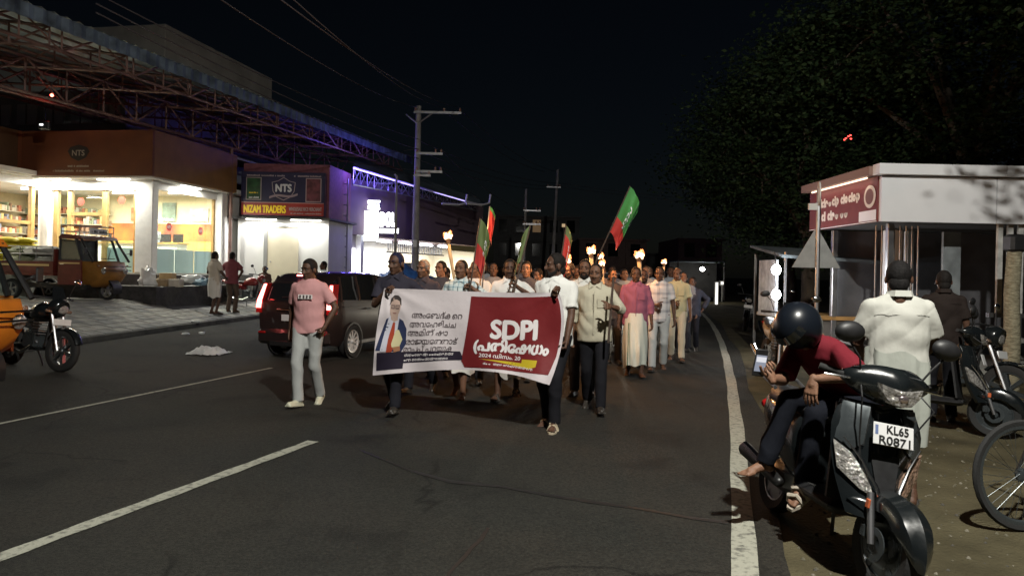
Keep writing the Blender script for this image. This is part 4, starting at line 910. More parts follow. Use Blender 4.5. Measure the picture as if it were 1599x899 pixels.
NP = [0]
def person(label, loc, face=0.0, H=1.70, skin='dark', top='shirt', topc=(.7, .7, .7), bot='trousers', botc=(.02, .02, .025), shoes='shoe', shoec=(.03, .025, .02),
           hair='short', hairc=(.012, .010, .009), beard=None, head=(0, 0), lean=0.0, side=0.0, turn=0.0, belly=0.0,
           hl=None, hr=None, hlk='relax', hrk='relax', pl=(.5, .5, -.3), pr=(-.5, .5, -.3), fl=None, fr=None, toe=(10, -10), pelvis=None, kneepole=(0, -1, 0), vox=.015, group=None, topmat=None, cat='person', hem=None, sleeves=None, ankle_pitch=(0, 0), gap=True, mundu_h=None, elbow_hide=False, headgear=None, lowpoly=False, edge=False, wide=1.0, wrist_dir=(None, None), palm=(None, None)):
    """faces -Y; +X is the figure's left side"""
    NP[0] += 1; seed = NP[0]; k = H / 1.70
    t = thing('person', label, cat, loc, face, group); t.scale = (k*wide, k, k)
    pv = Vector(pelvis or (0, 0, .93)); U = Matrix.Translation(pv) @ Matrix.Rotation(lean, 4, 'X') @ Matrix.Rotation(side, 4, 'Y') @ Matrix.Rotation(turn, 4, 'Z')
    up = lambda x, y, z: U @ Vector((x, y, z - .93))
    shl, shr = up(.165, .01, 1.385), up(-.165, .01, 1.385)
    hl = Vector(hl) if hl is not None else up(.255, -.04, .83); hr = Vector(hr) if hr is not None else up(-.255, -.04, .83)
    el, wl_ = ik(shl, hl, .285, .25, pl); er, wr_ = ik(shr, hr, .285, .25, pr)
    hipl, hipr = pv + Vector((.092, 0, -.02)), pv + Vector((-.092, 0, -.02))
    if pelvis is None and turn: pass
    fl = Vector(fl) if fl is not None else Vector((.10, 0, .085)); fr = Vector(fr) if fr is not None else Vector((-.10, 0, .085))
    kl, fl = ik(hipl, fl, .43, .42, kneepole); kr, fr = ik(hipr, fr, .43, .42, kneepole)
    hp = up(0, -.005, 1.575); HM = Matrix.Translation(hp) @ U.to_3x3().to_4x4() @ Matrix.Rotation(head[0], 4, 'Z') @ Matrix.Rotation(head[1], 4, 'X')
    sk = skin_mat(skin)
    # --- body: one surface
    b = MB(); b.cap(up(0, .02, 1.36), up(0, .005, 1.47), .075, .055)
    b.cap(up(-.1, .01, 1.32), up(.1, .01, 1.32), .078, .078); b.cap(up(0, .01, 1.3), up(0, .01, 1.05), .10, .10); b.cap(hipl, hipr, .095, .095)
    for s_, e_, w_ in ((shl, el, wl_), (shr, er, wr_)):
        b.cap(s_, s_.lerp(e_, .5), .040, .044); b.cap(s_.lerp(e_, .5), e_, .046, .038); b.cap(e_, e_.lerp(w_, .35), .039, .037); b.cap(e_.lerp(w_, .35), w_, .037, .026)
    for h_, k_, f_ in ((hipl, kl, fl), (hipr, kr, fr)):
        b.cap(h_, k_, .08, .053); b.cap(k_, k_.lerp(f_, .35), .05, .052); b.cap(k_.lerp(f_, .35), f_, .052, .034)
    V, N_, Fc = remesh(b, vox, 3, .5)
    B = MB(); B.add([tuple(map(float, p)) for p in V], Fc)
    B.add([tuple(map(float, p)) for p in HEAD[0]], HEAD[2], 0, HM)
    for w_, e_, kind, sg, wd, pm in ((wl_, el, hlk, 1, wrist_dir[0], palm[0]), (wr_, er, hrk, -1, wrist_dir[1], palm[1])):
        d = Vector(wd) if wd is not None else (w_ - e_); fc = Vector(pm) if pm is not None else Vector((-sg, -.35, 0))
        M3 = basis(d, fc).to_4x4(); x = M3.to_3x3() @ Vector((1, 0, 0))
        hv, hf = HANDS[kind]
        flip = -1 if x.dot(Vector((0, -1, .3))) < 0 else 1
        B.add([(p[0]*flip, p[1], p[2]) for p in hv], hf, 0, Matrix.Translation(w_) @ M3)
    feet = []
    for f_, ta, ap in ((fl, toe[0], ankle_pitch[0]), (fr, toe[1], ankle_pitch[1])):
        M = Matrix.Translation(f_) @ Matrix.Rotation(R(ta), 4, 'Z') @ Matrix.Rotation(ap, 4, 'X'); feet.append(M)
        if shoes != 'shoe': B.add([(p[0]*(1 if ta > 0 else -1), p[1], p[2]) for p in FOOT['bare'][0]], FOOT['bare'][1], 0, M)
    me = B.mesh('body', sk, 0); me.shade_smooth(); body = link('body', me, t)
    # --- face details and hair
    hm = mat('hair_%02d_%02d' % (int(hairc[0]*1000), int(hairc[2]*1000)), hairc, .75, var=.4, vscale=60, bump=.3, bscale=90, spec=.15)
    hv, hf = HAIRS[hair]; hb = MB().add(hv, hf, 0, HM)
    if hair != 'bald':
        hb.ell((0, .058, -.035), (.062, .046, .062), 16, 10, 0, HM)              # hair on the nape
        for s_ in (-1, 1): hb.cap((s_*.072, -.018, .03), (s_*.072, -.022, -.012), .007, .004, 6, 0, HM)   # sideburns
    for s_ in (-1, 1): hb.cap((s_*.045, -.078, .038), (s_*.014, -.0905, .04), .0045, .006, 6, 0, HM)
    if headgear is None or headgear == 'hairtop': hb.build('hair', hm, body, 60)
    if beard: hb = MB().add([tuple(map(float, p)) for p in BEARDS[beard][0]], BEARDS[beard][2], 0, HM).build('beard' if beard == 'f' else 'moustache', hm, body, 60)
    for s_ in (-1, 1):
        MB().ell((s_*.031, -.0745, .010), (.0115, .007, .0055), 8, 6, 0, HM).build('eye', mat('eye_white', (.16, .13, .12), .4), body); 
        MB().ell((s_*.031, -.082, .010), (.0055, .003, .0055), 6, 5, 0, HM).build('pupil', mat('pupil', (.008, .006, .005), .4), body)
    MB().cap((-.019, -.0905, -.0595), (.019, -.0905, -.0595), .0035, .0035, 6, 0, HM).build('lips_line', mat('lip_dark', (.05, .018, .015), .5), body)
    # --- top
    tm = topmat or cloth_mat(topc)
    c = MB(); hz = hem if hem is not None else {'shirt': .80, 'tshirt': .84, 'jacket': .82, 'tucked': .95}[top]
    g = .012 if top != 'jacket' else .022
    def ring(z, a, bk, fr_): 
        out = []
        for i in range(20):
            q = 2*math.pi*i/20; sy = math.sin(q); out.append(up(a*math.cos(q), .008 + (bk if sy > 0 else fr_)*sy, z))
        return out
    wd = .172 + belly*.18
    rings = [ring(hz, wd+g+.012, .118+g, .118+g+belly*.5), ring(.98, wd+g, .112+g, .115+g+belly), ring(1.1, wd+g-.004, .108+g, .118+g+belly), ring(1.22, .178+g, .112+g, .122+g+belly*.5), ring(1.33, .186+g, .105+g, .112+g), ring(1.40, .180+g, .085+g, .085+g), ring(1.437, .125+g, .064+g, .062+g), ring(1.468, .068+g, .055+g, .062+g)]
    c.loft(rings)
    sl_ = sleeves if sleeves is not None else {'shirt': .78, 'tshirt': .78, 'jacket': 1.95, 'tucked': .78}[top]
    for s_, e_, w_ in ((shl, el, wl_), (shr, er, wr_)):
        if sl_ <= 1: c.cap(s_ + Vector((0, 0, -.012)), s_.lerp(e_, sl_), .056+g*.4, .064+g*.5, flat1=True)
        else: c.cap(s_ + Vector((0, 0, -.012)), e_, .056+g*.4, .05+g*.5); c.cap(e_, e_.lerp(w_, min(.96, sl_-1)), .052+g*.5, .04+g*.5, flat1=True)
    V, N_, Fc = remesh(c, vox*.9, 7, .5); V = folds(V, N_, -.0075 if top != 'tshirt' else -.0065, seed)
    shirt = np_mesh('jacket' if top == 'jacket' else 'tshirt' if top == 'tshirt' else 'shirt', V, Fc, tm, t)
    if top in ('shirt', 'tucked', 'jacket') and not lowpoly:
        cb = MB()
        for s_ in (-1, 1):
            cb.add([up(s_*.012, -.088, 1.445), up(s_*.062, -.052, 1.49), up(s_*.072, .01, 1.505), up(s_*.09, -.005, 1.445), up(s_*.075, -.092, 1.405)], [(0, 1, 4), (1, 2, 3), (1, 3, 4)])
        cb.add([up(.075, .02, 1.495), up(.045, .094, 1.50), up(-.045, .094, 1.50), up(-.075, .02, 1.495), up(-.092, .015, 1.455), up(-.052, .104, 1.458), up(.052, .104, 1.458), up(.092, .015, 1.455)], [(0, 1, 6, 7), (1, 2, 5, 6), (2, 3, 4, 5)])
        cb.build('collar', tm, shirt, 0)
        MB().tube([up(-.165, .083, 1.335), up(-.09, .119, 1.335), up(0, .127, 1.33), up(.09, .119, 1.335), up(.165, .083, 1.335)], .0022, 5).build('yoke_seam', tm, shirt)
        MB().tube([up(0, -.135-belly*.45, 1.38), up(.002, -.138-belly*.8, 1.25), up(.002, -.134-belly, 1.1), up(.002, -.132-belly*.9, max(hz + .04, .9))], .0055, 5).build('placket', tm, shirt)
        MB().cbox((0, 0, 0), (.1, .006, .11), bev=.003, M=Matrix.Translation(up(.085, -.124-belly*.4, 1.25)) @ U.to_3x3().to_4x4() @ Matrix.Rotation(R(12), 4, 'Z')).build('pocket', tm, shirt)
    # --- bottom
    bmt = cloth_mat(botc) if not isinstance(botc, bpy.types.Material) else botc
    if bot == 'trousers':
        c = MB(); c.cap(pv + Vector((-.065, .008, .0)), pv + Vector((.065, .008, .0)), .108, .108); c.cap(pv + Vector((0, .008, .0)), up(0, .008, .99), .115, .105)
        for h_, k_, f_ in ((hipl, kl, fl), (hipr, kr, fr)):
            c.cap(h_ + Vector((0, 0, -.02)), k_, .1, .07); c.cap(k_, f_ + (k_-f_).normalized()*.0 + Vector((0, 0, -.02)), .07, .064, flat1=True)
        V, N_, Fc = remesh(c, vox, 3, .5); V = folds(V, N_, .0055, seed + 5, 9, .12); np_mesh('trousers', V, Fc, bmt, t)
    else:
        zh = mundu_h if mundu_h is not None else (.10 if bot == 'mundu' else .50); n = 40; rings = []; nz = 16
        for j in range(nz + 1):
            z = 1.0 + (zh - 1.0)*j/nz; tt = (1.0 - z)/.9; cx = pv.x*(1-tt) + (fl.x+fr.x)/2*tt; cy = pv.y*(1-tt) + (fl.y+fr.y)/2*tt
            sx = .165 + .015*math.sin(tt*3) + (abs(fl.x-fr.x)/2 + .07 - .165)*tt*.9; sy = .135 + (abs(fl.y-fr.y)/2 + .14 - .135)*min(1, tt*1.5) + .012
            rg = []
            for i in range(n):
                a = 2*math.pi*i/n; w = 1 + (.03 + .11*tt)*(.5*math.sin(a*7 + seed + 2*tt) + .5*math.sin(a*11 - seed*2 + z*5)) + .08*tt*math.sin(a*3 + seed)
                dz = (.05*math.sin(a + seed) + .02*math.sin(a*5))*(1 if j == nz else 0)
                rg.append((cx + sx*math.cos(a)*w, cy + sy*math.sin(a)*w, z + dz + pv.z - .93))
            rings.append(rg)
        if bot == 'folded': rings += [[(x*1.07 - .0, y*1.1, z + .25) for x, y, z in rings[-1]], [(x*1.03, y*1.05, z + (1.04 - zh if zh < .5 and belly else .42)) for x, y, z in rings[-1]]]
        mo = MB().loft(rings, caps=False).build('mundu', bmt, t, 70)
        if edge:
            for ia in (26, 27): MB().tube([Vector(r_[ia])*1.0 + (Vector(r_[ia]) - Vector((0, 0, r_[ia][2]))).normalized()*.004 for r_ in rings[3:]], .007 if ia == 26 else .004, 5).build('border_stripe', mat('mundu_green', (.05, .14, .09), .8), mo)
    # --- footwear
    if shoes == 'shoe':
        for M in feet: MB().add(FOOT['shoe'][0], FOOT['shoe'][1], 0, M).build('shoe', mat('shoe_%d_%d' % (int(shoec[0]*100), int(shoec[2]*100)), shoec, .45, var=.1), t)
    elif shoes == 'sandal':
        for M in feet:
            s_ = MB().prism([(-.035, .07), (.035, .07), (.045, -.06), (.042, -.15), (.02, -.198), (-.02, -.19), (-.046, -.13), (-.042, -.05)], 'Z', -.094, -.074, M=M)
            so = s_.build('sandal', mat('sandal_%d' % int(shoec[0]*100), shoec, .6), t)
            st_ = MB(); st_.tube([(-.05, -.08, -.08), (-.03, -.095, -.035), (.02, -.1, -.022), (.05, -.09, -.08)], .011, 6, M=M); st_.tube([(-.045, -.03, -.08), (-.03, -.05, -.015), (.02, -.05, -.005), (.045, -.035, -.08)], .01, 6, M=M); st_.build('strap', mat('sandal_%d' % int(shoec[0]*100), shoec, .6), so)
    return t, dict(U=U, up=up, HM=HM, wl=wl_, wr=wr_, el=el, er=er, kl=kl, kr=kr, shirt=shirt, body=body, fl=fl, fr=fr)
# ================================================================== VEHICLES  (all face -Y, +X is their left side)
def wheel_parts(t, loc, r, w, spokes=5, rim=None, steer=0.0, name='wheel', disc=False, wire=False):
    """tyre and rim of a wheel on an X axle"""
    rim = rim or steel; M = Matrix.Rotation(steer, 4, 'Z'); tr = r * (.30 if not wire else .1); h = w/2
    wo = MB().lathe([(r - tr, -h*.8), (r - tr*.3, -h), (r - .008, -h*.7), (r, -h*.25), (r, h*.25), (r - .008, h*.7), (r - tr*.3, h), (r - tr, h*.8), (r - tr - .012, h*.6), (r - tr - .012, -h*.6), (r - tr, -h*.8)], 32, 'X', M=M).build('tyre', rubber, t, 50, loc=loc)
    ri = r - tr; mb = MB().lathe([(ri + .002, -h*.75), (ri + .002, h*.75), (ri - .02*r/.3, h*.7), (ri - .03*r/.3, 0), (ri - .02*r/.3, -h*.7), (ri + .002, -h*.75)], 32, 'X', M=M)
    mb.lathe([(.03, -h*.9), (.045, -h*.5), (.045, h*.5), (.03, h*.9)], 14, 'X', M=M)
    if disc: mb.lathe([(ri*.93, -h*.45), (ri*.6, -h*.6), (ri*.3, -h*.5), (ri*.3, h*.5), (ri*.6, h*.6), (ri*.93, h*.45)], 24, 'X', M=M)
    for k in range(spokes):
        a = 2*math.pi*k/spokes + .3; q = lambda rad, x, da=0: M @ Vector((x, rad*math.cos(a + da), rad*math.sin(a + da)))
        if wire: mb.tube([q(.03, h*.8 if k % 2 else -h*.8, .9 if k % 4 < 2 else -.9), q(ri - .01, 0)], .0015, 4)
        else:
            wv = .22; mb.add([q(.035, -h*.55, -.6), q(.035, -h*.55, .6), q(ri - .015, -h*.6, .13), q(ri - .015, -h*.6, -.13), q(.035, h*.55, -.6), q(.035, h*.55, .6), q(ri - .015, h*.6, .13), q(ri - .015, h*.6, -.13)], [(0, 1, 2, 3), (4, 7, 6, 5), (0, 4, 5, 1), (1, 5, 6, 2), (2, 6, 7, 3), (3, 7, 4, 0)])
    mb.build('rim', rim, wo, 40); return wo
def shell(fn, nu, nv, th):
    """a panel with thickness from fn(u, v, off)"""
    mb = MB(); A = [fn(i/nu, j/nv, 0) for j in range(nv+1) for i in range(nu+1)]; Bk = [fn(i/nu, j/nv, -th) for j in range(nv+1) for i in range(nu+1)]; n = nu+1; o = len(A)
    f = [(j*n+i, j*n+i+1, (j+1)*n+i+1, (j+1)*n+i) for j in range(nv) for i in range(nu)]; f += [tuple(o+x for x in reversed(q)) for q in f]
    for i in range(nu): f += [(i, o+i, o+i+1, i+1), (nv*n+i, nv*n+i+1, o+nv*n+i+1, o+nv*n+i)]
    for j in range(nv): f += [(j*n, (j+1)*n, o+(j+1)*n, o+j*n), (j*n+nu, o+j*n+nu, o+(j+1)*n+nu, (j+1)*n+nu)]
    return mb.add(A + Bk, f)
def patch(fn, poly, off, th=.008, n=3):
    """a polygon in the panel's own u, v raised by off"""
    mb = MB(); k = len(poly); c = (sum(p[0] for p in poly)/k, sum(p[1] for p in poly)/k); V = []; f = []
    V.append(fn(*c, off + th*.9)); rings = []
    for q in range(1, n+1):
        rings.append(len(V)); V += [fn(c[0] + (p[0]-c[0])*q/n, c[1] + (p[1]-c[1])*q/n, off + th*(1 - .5*(q/n)**2)) for p in poly]
    rings.append(len(V)); V += [fn(p[0], p[1], off - .012) for p in poly]
    f += [(0, rings[0]+i, rings[0]+(i+1) % k) for i in range(k)]
    for a, b in zip(rings, rings[1:]): f += [(a+i, b+i, b+(i+1) % k, a+(i+1) % k) for i in range(k)]
    return mb.add(V, f)
lens_clear = mat('lamp_lens_clear', (.42, .40, .38), .08, .55, spec=.9, bump=.8, bscale=50, var=.5, vscale=35)
lens_amber = mat('indicator_lens', (.34, .22, .16), .1, .45, bump=.8, bscale=60, var=.5, vscale=30)
plate_m = mat('white_plate', (.6, .6, .6), .45, var=.05, vscale=6); plate_k = mat('plate_black', (.015, .015, .015), .5)
def number_plate(parent, M, w, h, lines, hgt):
    p = MB().cbox((0, 0, 0), (w, .006, h), bev=.0025, M=M).build('number_plate', plate_m, parent)
    if lines:
        n = len(lines)
        for i, (s, wd, x) in enumerate(lines):
            lettering('plate_letters', s, lambda u, v, l: M @ Vector((u, -.0045 - l, v)), hgt, plate_k, p, x=x, y=(h/n)*(n/2 - i - 1) + (h/n - hgt)/2, align='C', width=wd, offset=.02)
    if lines: MB().box(-w/2 + .008, -w/2 + .024, -.0045, -.0035, -.005, h/2 - .014, M=M).build('plate_mark', mat('plate_blue_mark', (.12, .16, .3), .5), p)
    return p
def build_scooter(name, label, loc, rz, paint, lean=0.0, steer=0.0, plate=None, accent=None, group=None, stripe=None):
    t = thing(name, label, 'scooter', loc, rz, group); t.rotation_euler = Euler((0, lean, rz), 'XYZ'); accent = accent or gunmetal
    # front apron
    def A(u, v, off):
        u = u*2 - 1; z = .34 + .56*v; w = .165 + .085*math.sin(min(1, v*1.2)*math.pi*.55) - .045*max(0, v-.78)/.22
        y = -.60 + .20*v + .10*u*u + .02*math.sin(v*5); n = Vector((u*.55, -1, .3)).normalized(); return Vector((u*w, y, z)) + n*off
    apron = shell(A, 16, 16, .03).build('front_apron', paint, t, 60)
    patch(A, [(.03, .98), (.03, .62), (.16, .55), (.27, .62), (.30, .98)], .006).build('apron_panel', accent, apron, 60); patch(A, [(.97, .98), (.97, .62), (.84, .55), (.73, .62), (.70, .98)], .006).build('apron_panel', accent, apron, 60)
    for s in (0, 1):
        q = lambda u: u if s == 0 else 1 - u
        patch(A, [(q(.02), .60), (q(.03), .36), (q(.20), .23), (q(.34), .18), (q(.30), .36), (q(.16), .52)], .012, .014).build('indicator', lens_clear if s == 0 else lens_amber, apron, 60)
        MB().tube([A(q(.10), .64, .03), A(q(.25), .47, .034), A(q(.37), .26, .036), A(q(.40), .10, .034), A(q(.46), .06, .03)], [.004, .008, .010, .011, .006], 8).build('chrome_trim', chrome, apron)
    patch(A, [(.34, .56), (.40, .2), (.60, .2), (.66, .56)], .004, .006).build('apron_grille', black_plastic, apron, 60)
    patch(A, [(.06, .12), (.3, .02), (.7, .02), (.94, .12), (.8, .17), (.2, .17)], .008, .01).build('apron_lip', paint, apron, 60)
    inner = shell(lambda u, v, off: Vector(((u-.5)*.36, -.33 + .07*v + .05*abs(u-.5), .36 + .5*v + .0*off)) + Vector((0, off, 0)), 8, 6, .02).build('inner_shield', black_plastic, t, 60)
    # number plate
    PM = Matrix.Translation((0, -.515, .765)) @ Matrix.Rotation(R(-16), 4, 'X')
    number_plate(t, PM, .215, .112, plate, .042)
    # steering group
    SM_ = Matrix.Translation((0, -.44, 0)) @ Matrix.Rotation(steer, 4, 'Z') @ Matrix.Translation((0, .44, 0)); Q = lambda x, y, z: SM_ @ Vector((x, y, z))
    cow = MB(); rings = []
    for k in range(11):
        u = k/10*2 - 1; a = abs(u); wx = u*.235; hh = .105*(1 - a**2.2*.72); rings.append([Q(wx, -.43 + .075*a + ca*(.10*(1-a*.62)), 1.0 + .02*a + sa*hh) for ca, sa in [(math.cos(2*math.pi*i/14), math.sin(2*math.pi*i/14)) for i in range(14)]])
    cow.loft(rings).build('handlebar_cowl', paint, t, 60)
    hl_ = MB(); rings = []
    for sc_, dy in ((1, 0), (1, -.012), (.9, -.028), (.55, -.036)): rings.append([Q(x*sc_, -.508 + .55*abs(x)*.35 + dy, .972 + z*sc_) for x, z in ((-.125, .045), (-.06, .03), (0, .026), (.06, .03), (.125, .045), (.115, .0), (.07, -.048), (0, -.062), (-.07, -.048), (-.115, 0))])
    hl_.loft(rings).build('headlamp', lens_clear, t, 30)
    MB().ell(Q(0, -.535, .955), (.028, .012, .022), 12, 8).build('lamp_bulb', mat('bulb_reflector', (.6, .5, .5), .1, .9), t)
    bar_ = MB(); bar_.tube([Q(-.33, -.30, 1.035), Q(-.2, -.36, 1.02), Q(.2, -.36, 1.02), Q(.33, -.30, 1.035)], .012, 8); hb = bar_.build('handlebar', black_plastic, t)
    for s in (-1, 1):
        MB().tube([Q(s*.215, -.352, 1.02), Q(s*.34, -.295, 1.037)], .0185, 10).build('grip', rubber, hb)
        MB().tube([Q(s*.19, -.39, 1.015), Q(s*.25, -.40, 1.01), Q(s*.34, -.355, 1.005)], [.008, .007, .005], 6).build('brake_lever', chrome, hb)
        MB().tube([Q(s*.17, -.40, 1.05), Q(s*.20, -.42, 1.12), Q(s*.27, -.41, 1.2), Q(s*.275, -.40, 1.23)], .006, 6).build('mirror_stalk', black_plastic, hb)
        MM = SM_ @ Matrix.Translation((s*.275, -.405, 1.245)) @ Matrix.Rotation(R(8*s), 4, 'Y')
        mr = MB().lathe([(.01, -.04), (.045, -.034), (.062, -.014), (.066, 0), (.06, .004)], 20, 'Y', M=MM @ Matrix.Diagonal((1.25, 1, .85, 1))).build('mirror', black_plastic, hb, 60)
        MB().lathe([(.055, .005), (.055, .0065)], 20, 'Y', M=MM @ Matrix.Diagonal((1.25, 1, .85, 1))).build('mirror_glass', chrome, mr)
    # front fender, fork, wheel
    fen = MB(); rings = []
    for k in range(17):
        a = R(-6 + 128*k/16); rr_ = .256; tap = min(1, k/6)**.6; wd = (.018 + .062*tap) * (1 - .25*max(0, (k-12)/4)); dp = .02 + .075*tap; y = -.62 - rr_*math.cos(a)*1.05; z = .235 + rr_*math.sin(a)
        tp_ = Vector((0, -math.cos(a), math.sin(a))); rings.append([Q(*(Vector((x, y, z)) - tp_*dd)) for x, dd in ((-wd, dp), (-wd*1.03, dp*.55), (-wd*.86, .016), (-wd*.45, .002), (-wd*.12, -.008), (0, -.012), (wd*.12, -.008), (wd*.45, .002), (wd*.86, .016), (wd*1.03, dp*.55), (wd, dp), (wd*.88, dp), (wd*.6, .026), (0, .012), (-wd*.6, .026), (-wd*.88, dp))])
    fen.loft(rings).build('front_fender', paint, t, 35)
    MB().lathe([(.05, -.003), (.082, -.003), (.082, .003), (.05, .003), (.05, -.003)], 28, 'X', M=Matrix.Translation(Q(-.075, -.62, .235)) @ Matrix.Rotation(steer, 4, 'Z')).build('brake_disc', gunmetal, t); MB().cbox((0, 0, 0), (.035, .05, .07), bev=.008, M=Matrix.Translation(Q(-.08, -.545, .28))).build('brake_caliper', gunmetal, t)
    for s, pts in ((-1, ((-.16, -.40, 1.0), (-.20, -.50, .93), (-.15, -.47, .70), (-.10, -.50, .45), (-.09, -.56, .30))), (1, ((.16, -.40, 1.0), (.21, -.49, .92), (.16, -.42, .75)))): MB().tube([Q(*p_) for p_ in pts], .0045, 6).build('brake_cable', black_plastic, t)
    for u0 in (.335, .665): MB().tube([A(u0, .98, .004), A(u0 + (.5-u0)*.1, .75, .004), A(u0 + (.5-u0)*.2, .55, .004)], .0025, 5).build('panel_gap', mat('gap_black', (.002, .002, .002), .9), apron)
    MB().tube([A(.03, .60, .010), A(.14, .54, .012), A(.27, .61, .012), A(.31, .97, .010)], .002, 5).build('panel_gap', mat('gap_black', (.002, .002, .002), .9), apron)
    MB().lathe([(.0, -.006), (.024, -.004), (.026, 0)], 18, 'Y', M=Matrix.Translation(A(.5, .74, .012)) @ Matrix.Rotation(R(-16), 4, 'X')).build('badge', chrome, apron)
    MB().cbox((0, -.13, .352), (.27, .36, .006), bev=.002).build('foot_mat', rubber, t); MB().lathe([(.014, -.005), (.014, 0)], 12, 'Y').build('key_switch', chrome, t, loc=(-.08, -.30, .78))
    for s in (-1, 1):
        fk = MB(); fk.tube([Q(s*.09, -.62, .235), Q(s*.09, -.545, .47)], [.016, .018], 10); fk.build('fork', steel, t); MB().cbox((0, 0, 0), (.012, .03, .045), bev=.003, M=Matrix.Translation(Q(s*.112, -.575, .42))).build('side_reflector', mat('amber_reflector', (.5, .12, .05), .2), t)
    wheel_parts(t, Q(0, -.62, .235), .235, .10, 5, gunmetal, steer, disc=True); wheel_parts(t, (0, .60, .235), .235, .10, 5, steel, disc=True)
    # floorboard, body, seat, tail
    MB().cbox((0, -.13, .315), (.34, .46, .07), bev=.03).build('floorboard', black_plastic, t)
    bd = MB(); rings = []
    for y, w, zb, zt in ((.02, .12, .30, .62), (.08, .15, .28, .70), (.25, .17, .30, .735), (.45, .165, .36, .745), (.65, .14, .45, .755), (.82, .10, .55, .76), (.92, .05, .62, .745)):
        rings.append([(w*math.copysign(abs(math.cos(q))**.7, math.cos(q)), y, (zb+zt)/2 + (zt-zb)/2*math.copysign(abs(math.sin(q))**.7, math.sin(q))) for q in [2*math.pi*i/16 for i in range(16)]])
    bd.loft(rings).build('rear_body', paint, t, 60)
    if stripe: MB().box(-.174, .174, .3, .7, .6, .63).build('body_stripe', stripe, t)
    se = MB(); rings = []
    for y, w, zt in ((.0, .08, .755), (.07, .125, .785), (.25, .135, .79), (.42, .13, .80), (.52, .125, .83), (.75, .115, .835), (.86, .06, .81)):
        rings.append([(w*math.cos(q), y, .735 + (zt-.735)*max(-.3, math.sin(q))) for q in [2*math.pi*i/14 for i in range(14)]])
    se.loft(rings).build('seat', mat('vinyl_seat', (.015, .015, .016), .45, bump=.2, bscale=120), t, 60)
    MB().tube([(-.12, .66, .8), (-.13, .9, .86), (.13, .9, .86), (.12, .66, .8)], .013, 8).build('grab_rail', steel, t); MB().ell((0, .915, .66), (.085, .03, .045), 12, 8).build('tail_lamp', mat('red_tail_lens', (.3, .01, .01), .15), t)
    MB().cbox((.0, .45, .27), (.22, .32, .17), bev=.04).build('engine', steel, t); MB().cap((-.15, .3, .26), (-.17, .82, .33), .035, .05).build('exhaust', mat('exhaust_black', (.03, .03, .03), .4, .6), t); MB().tube([(-.17, .55, .315), (-.19, .8, .36)], .03, 8).build('heat_shield', chrome, t)
    MB().tube([(.12, .12, .27), (.19, .2, .02)], .012, 6).build('side_stand', steel, t)
    return t
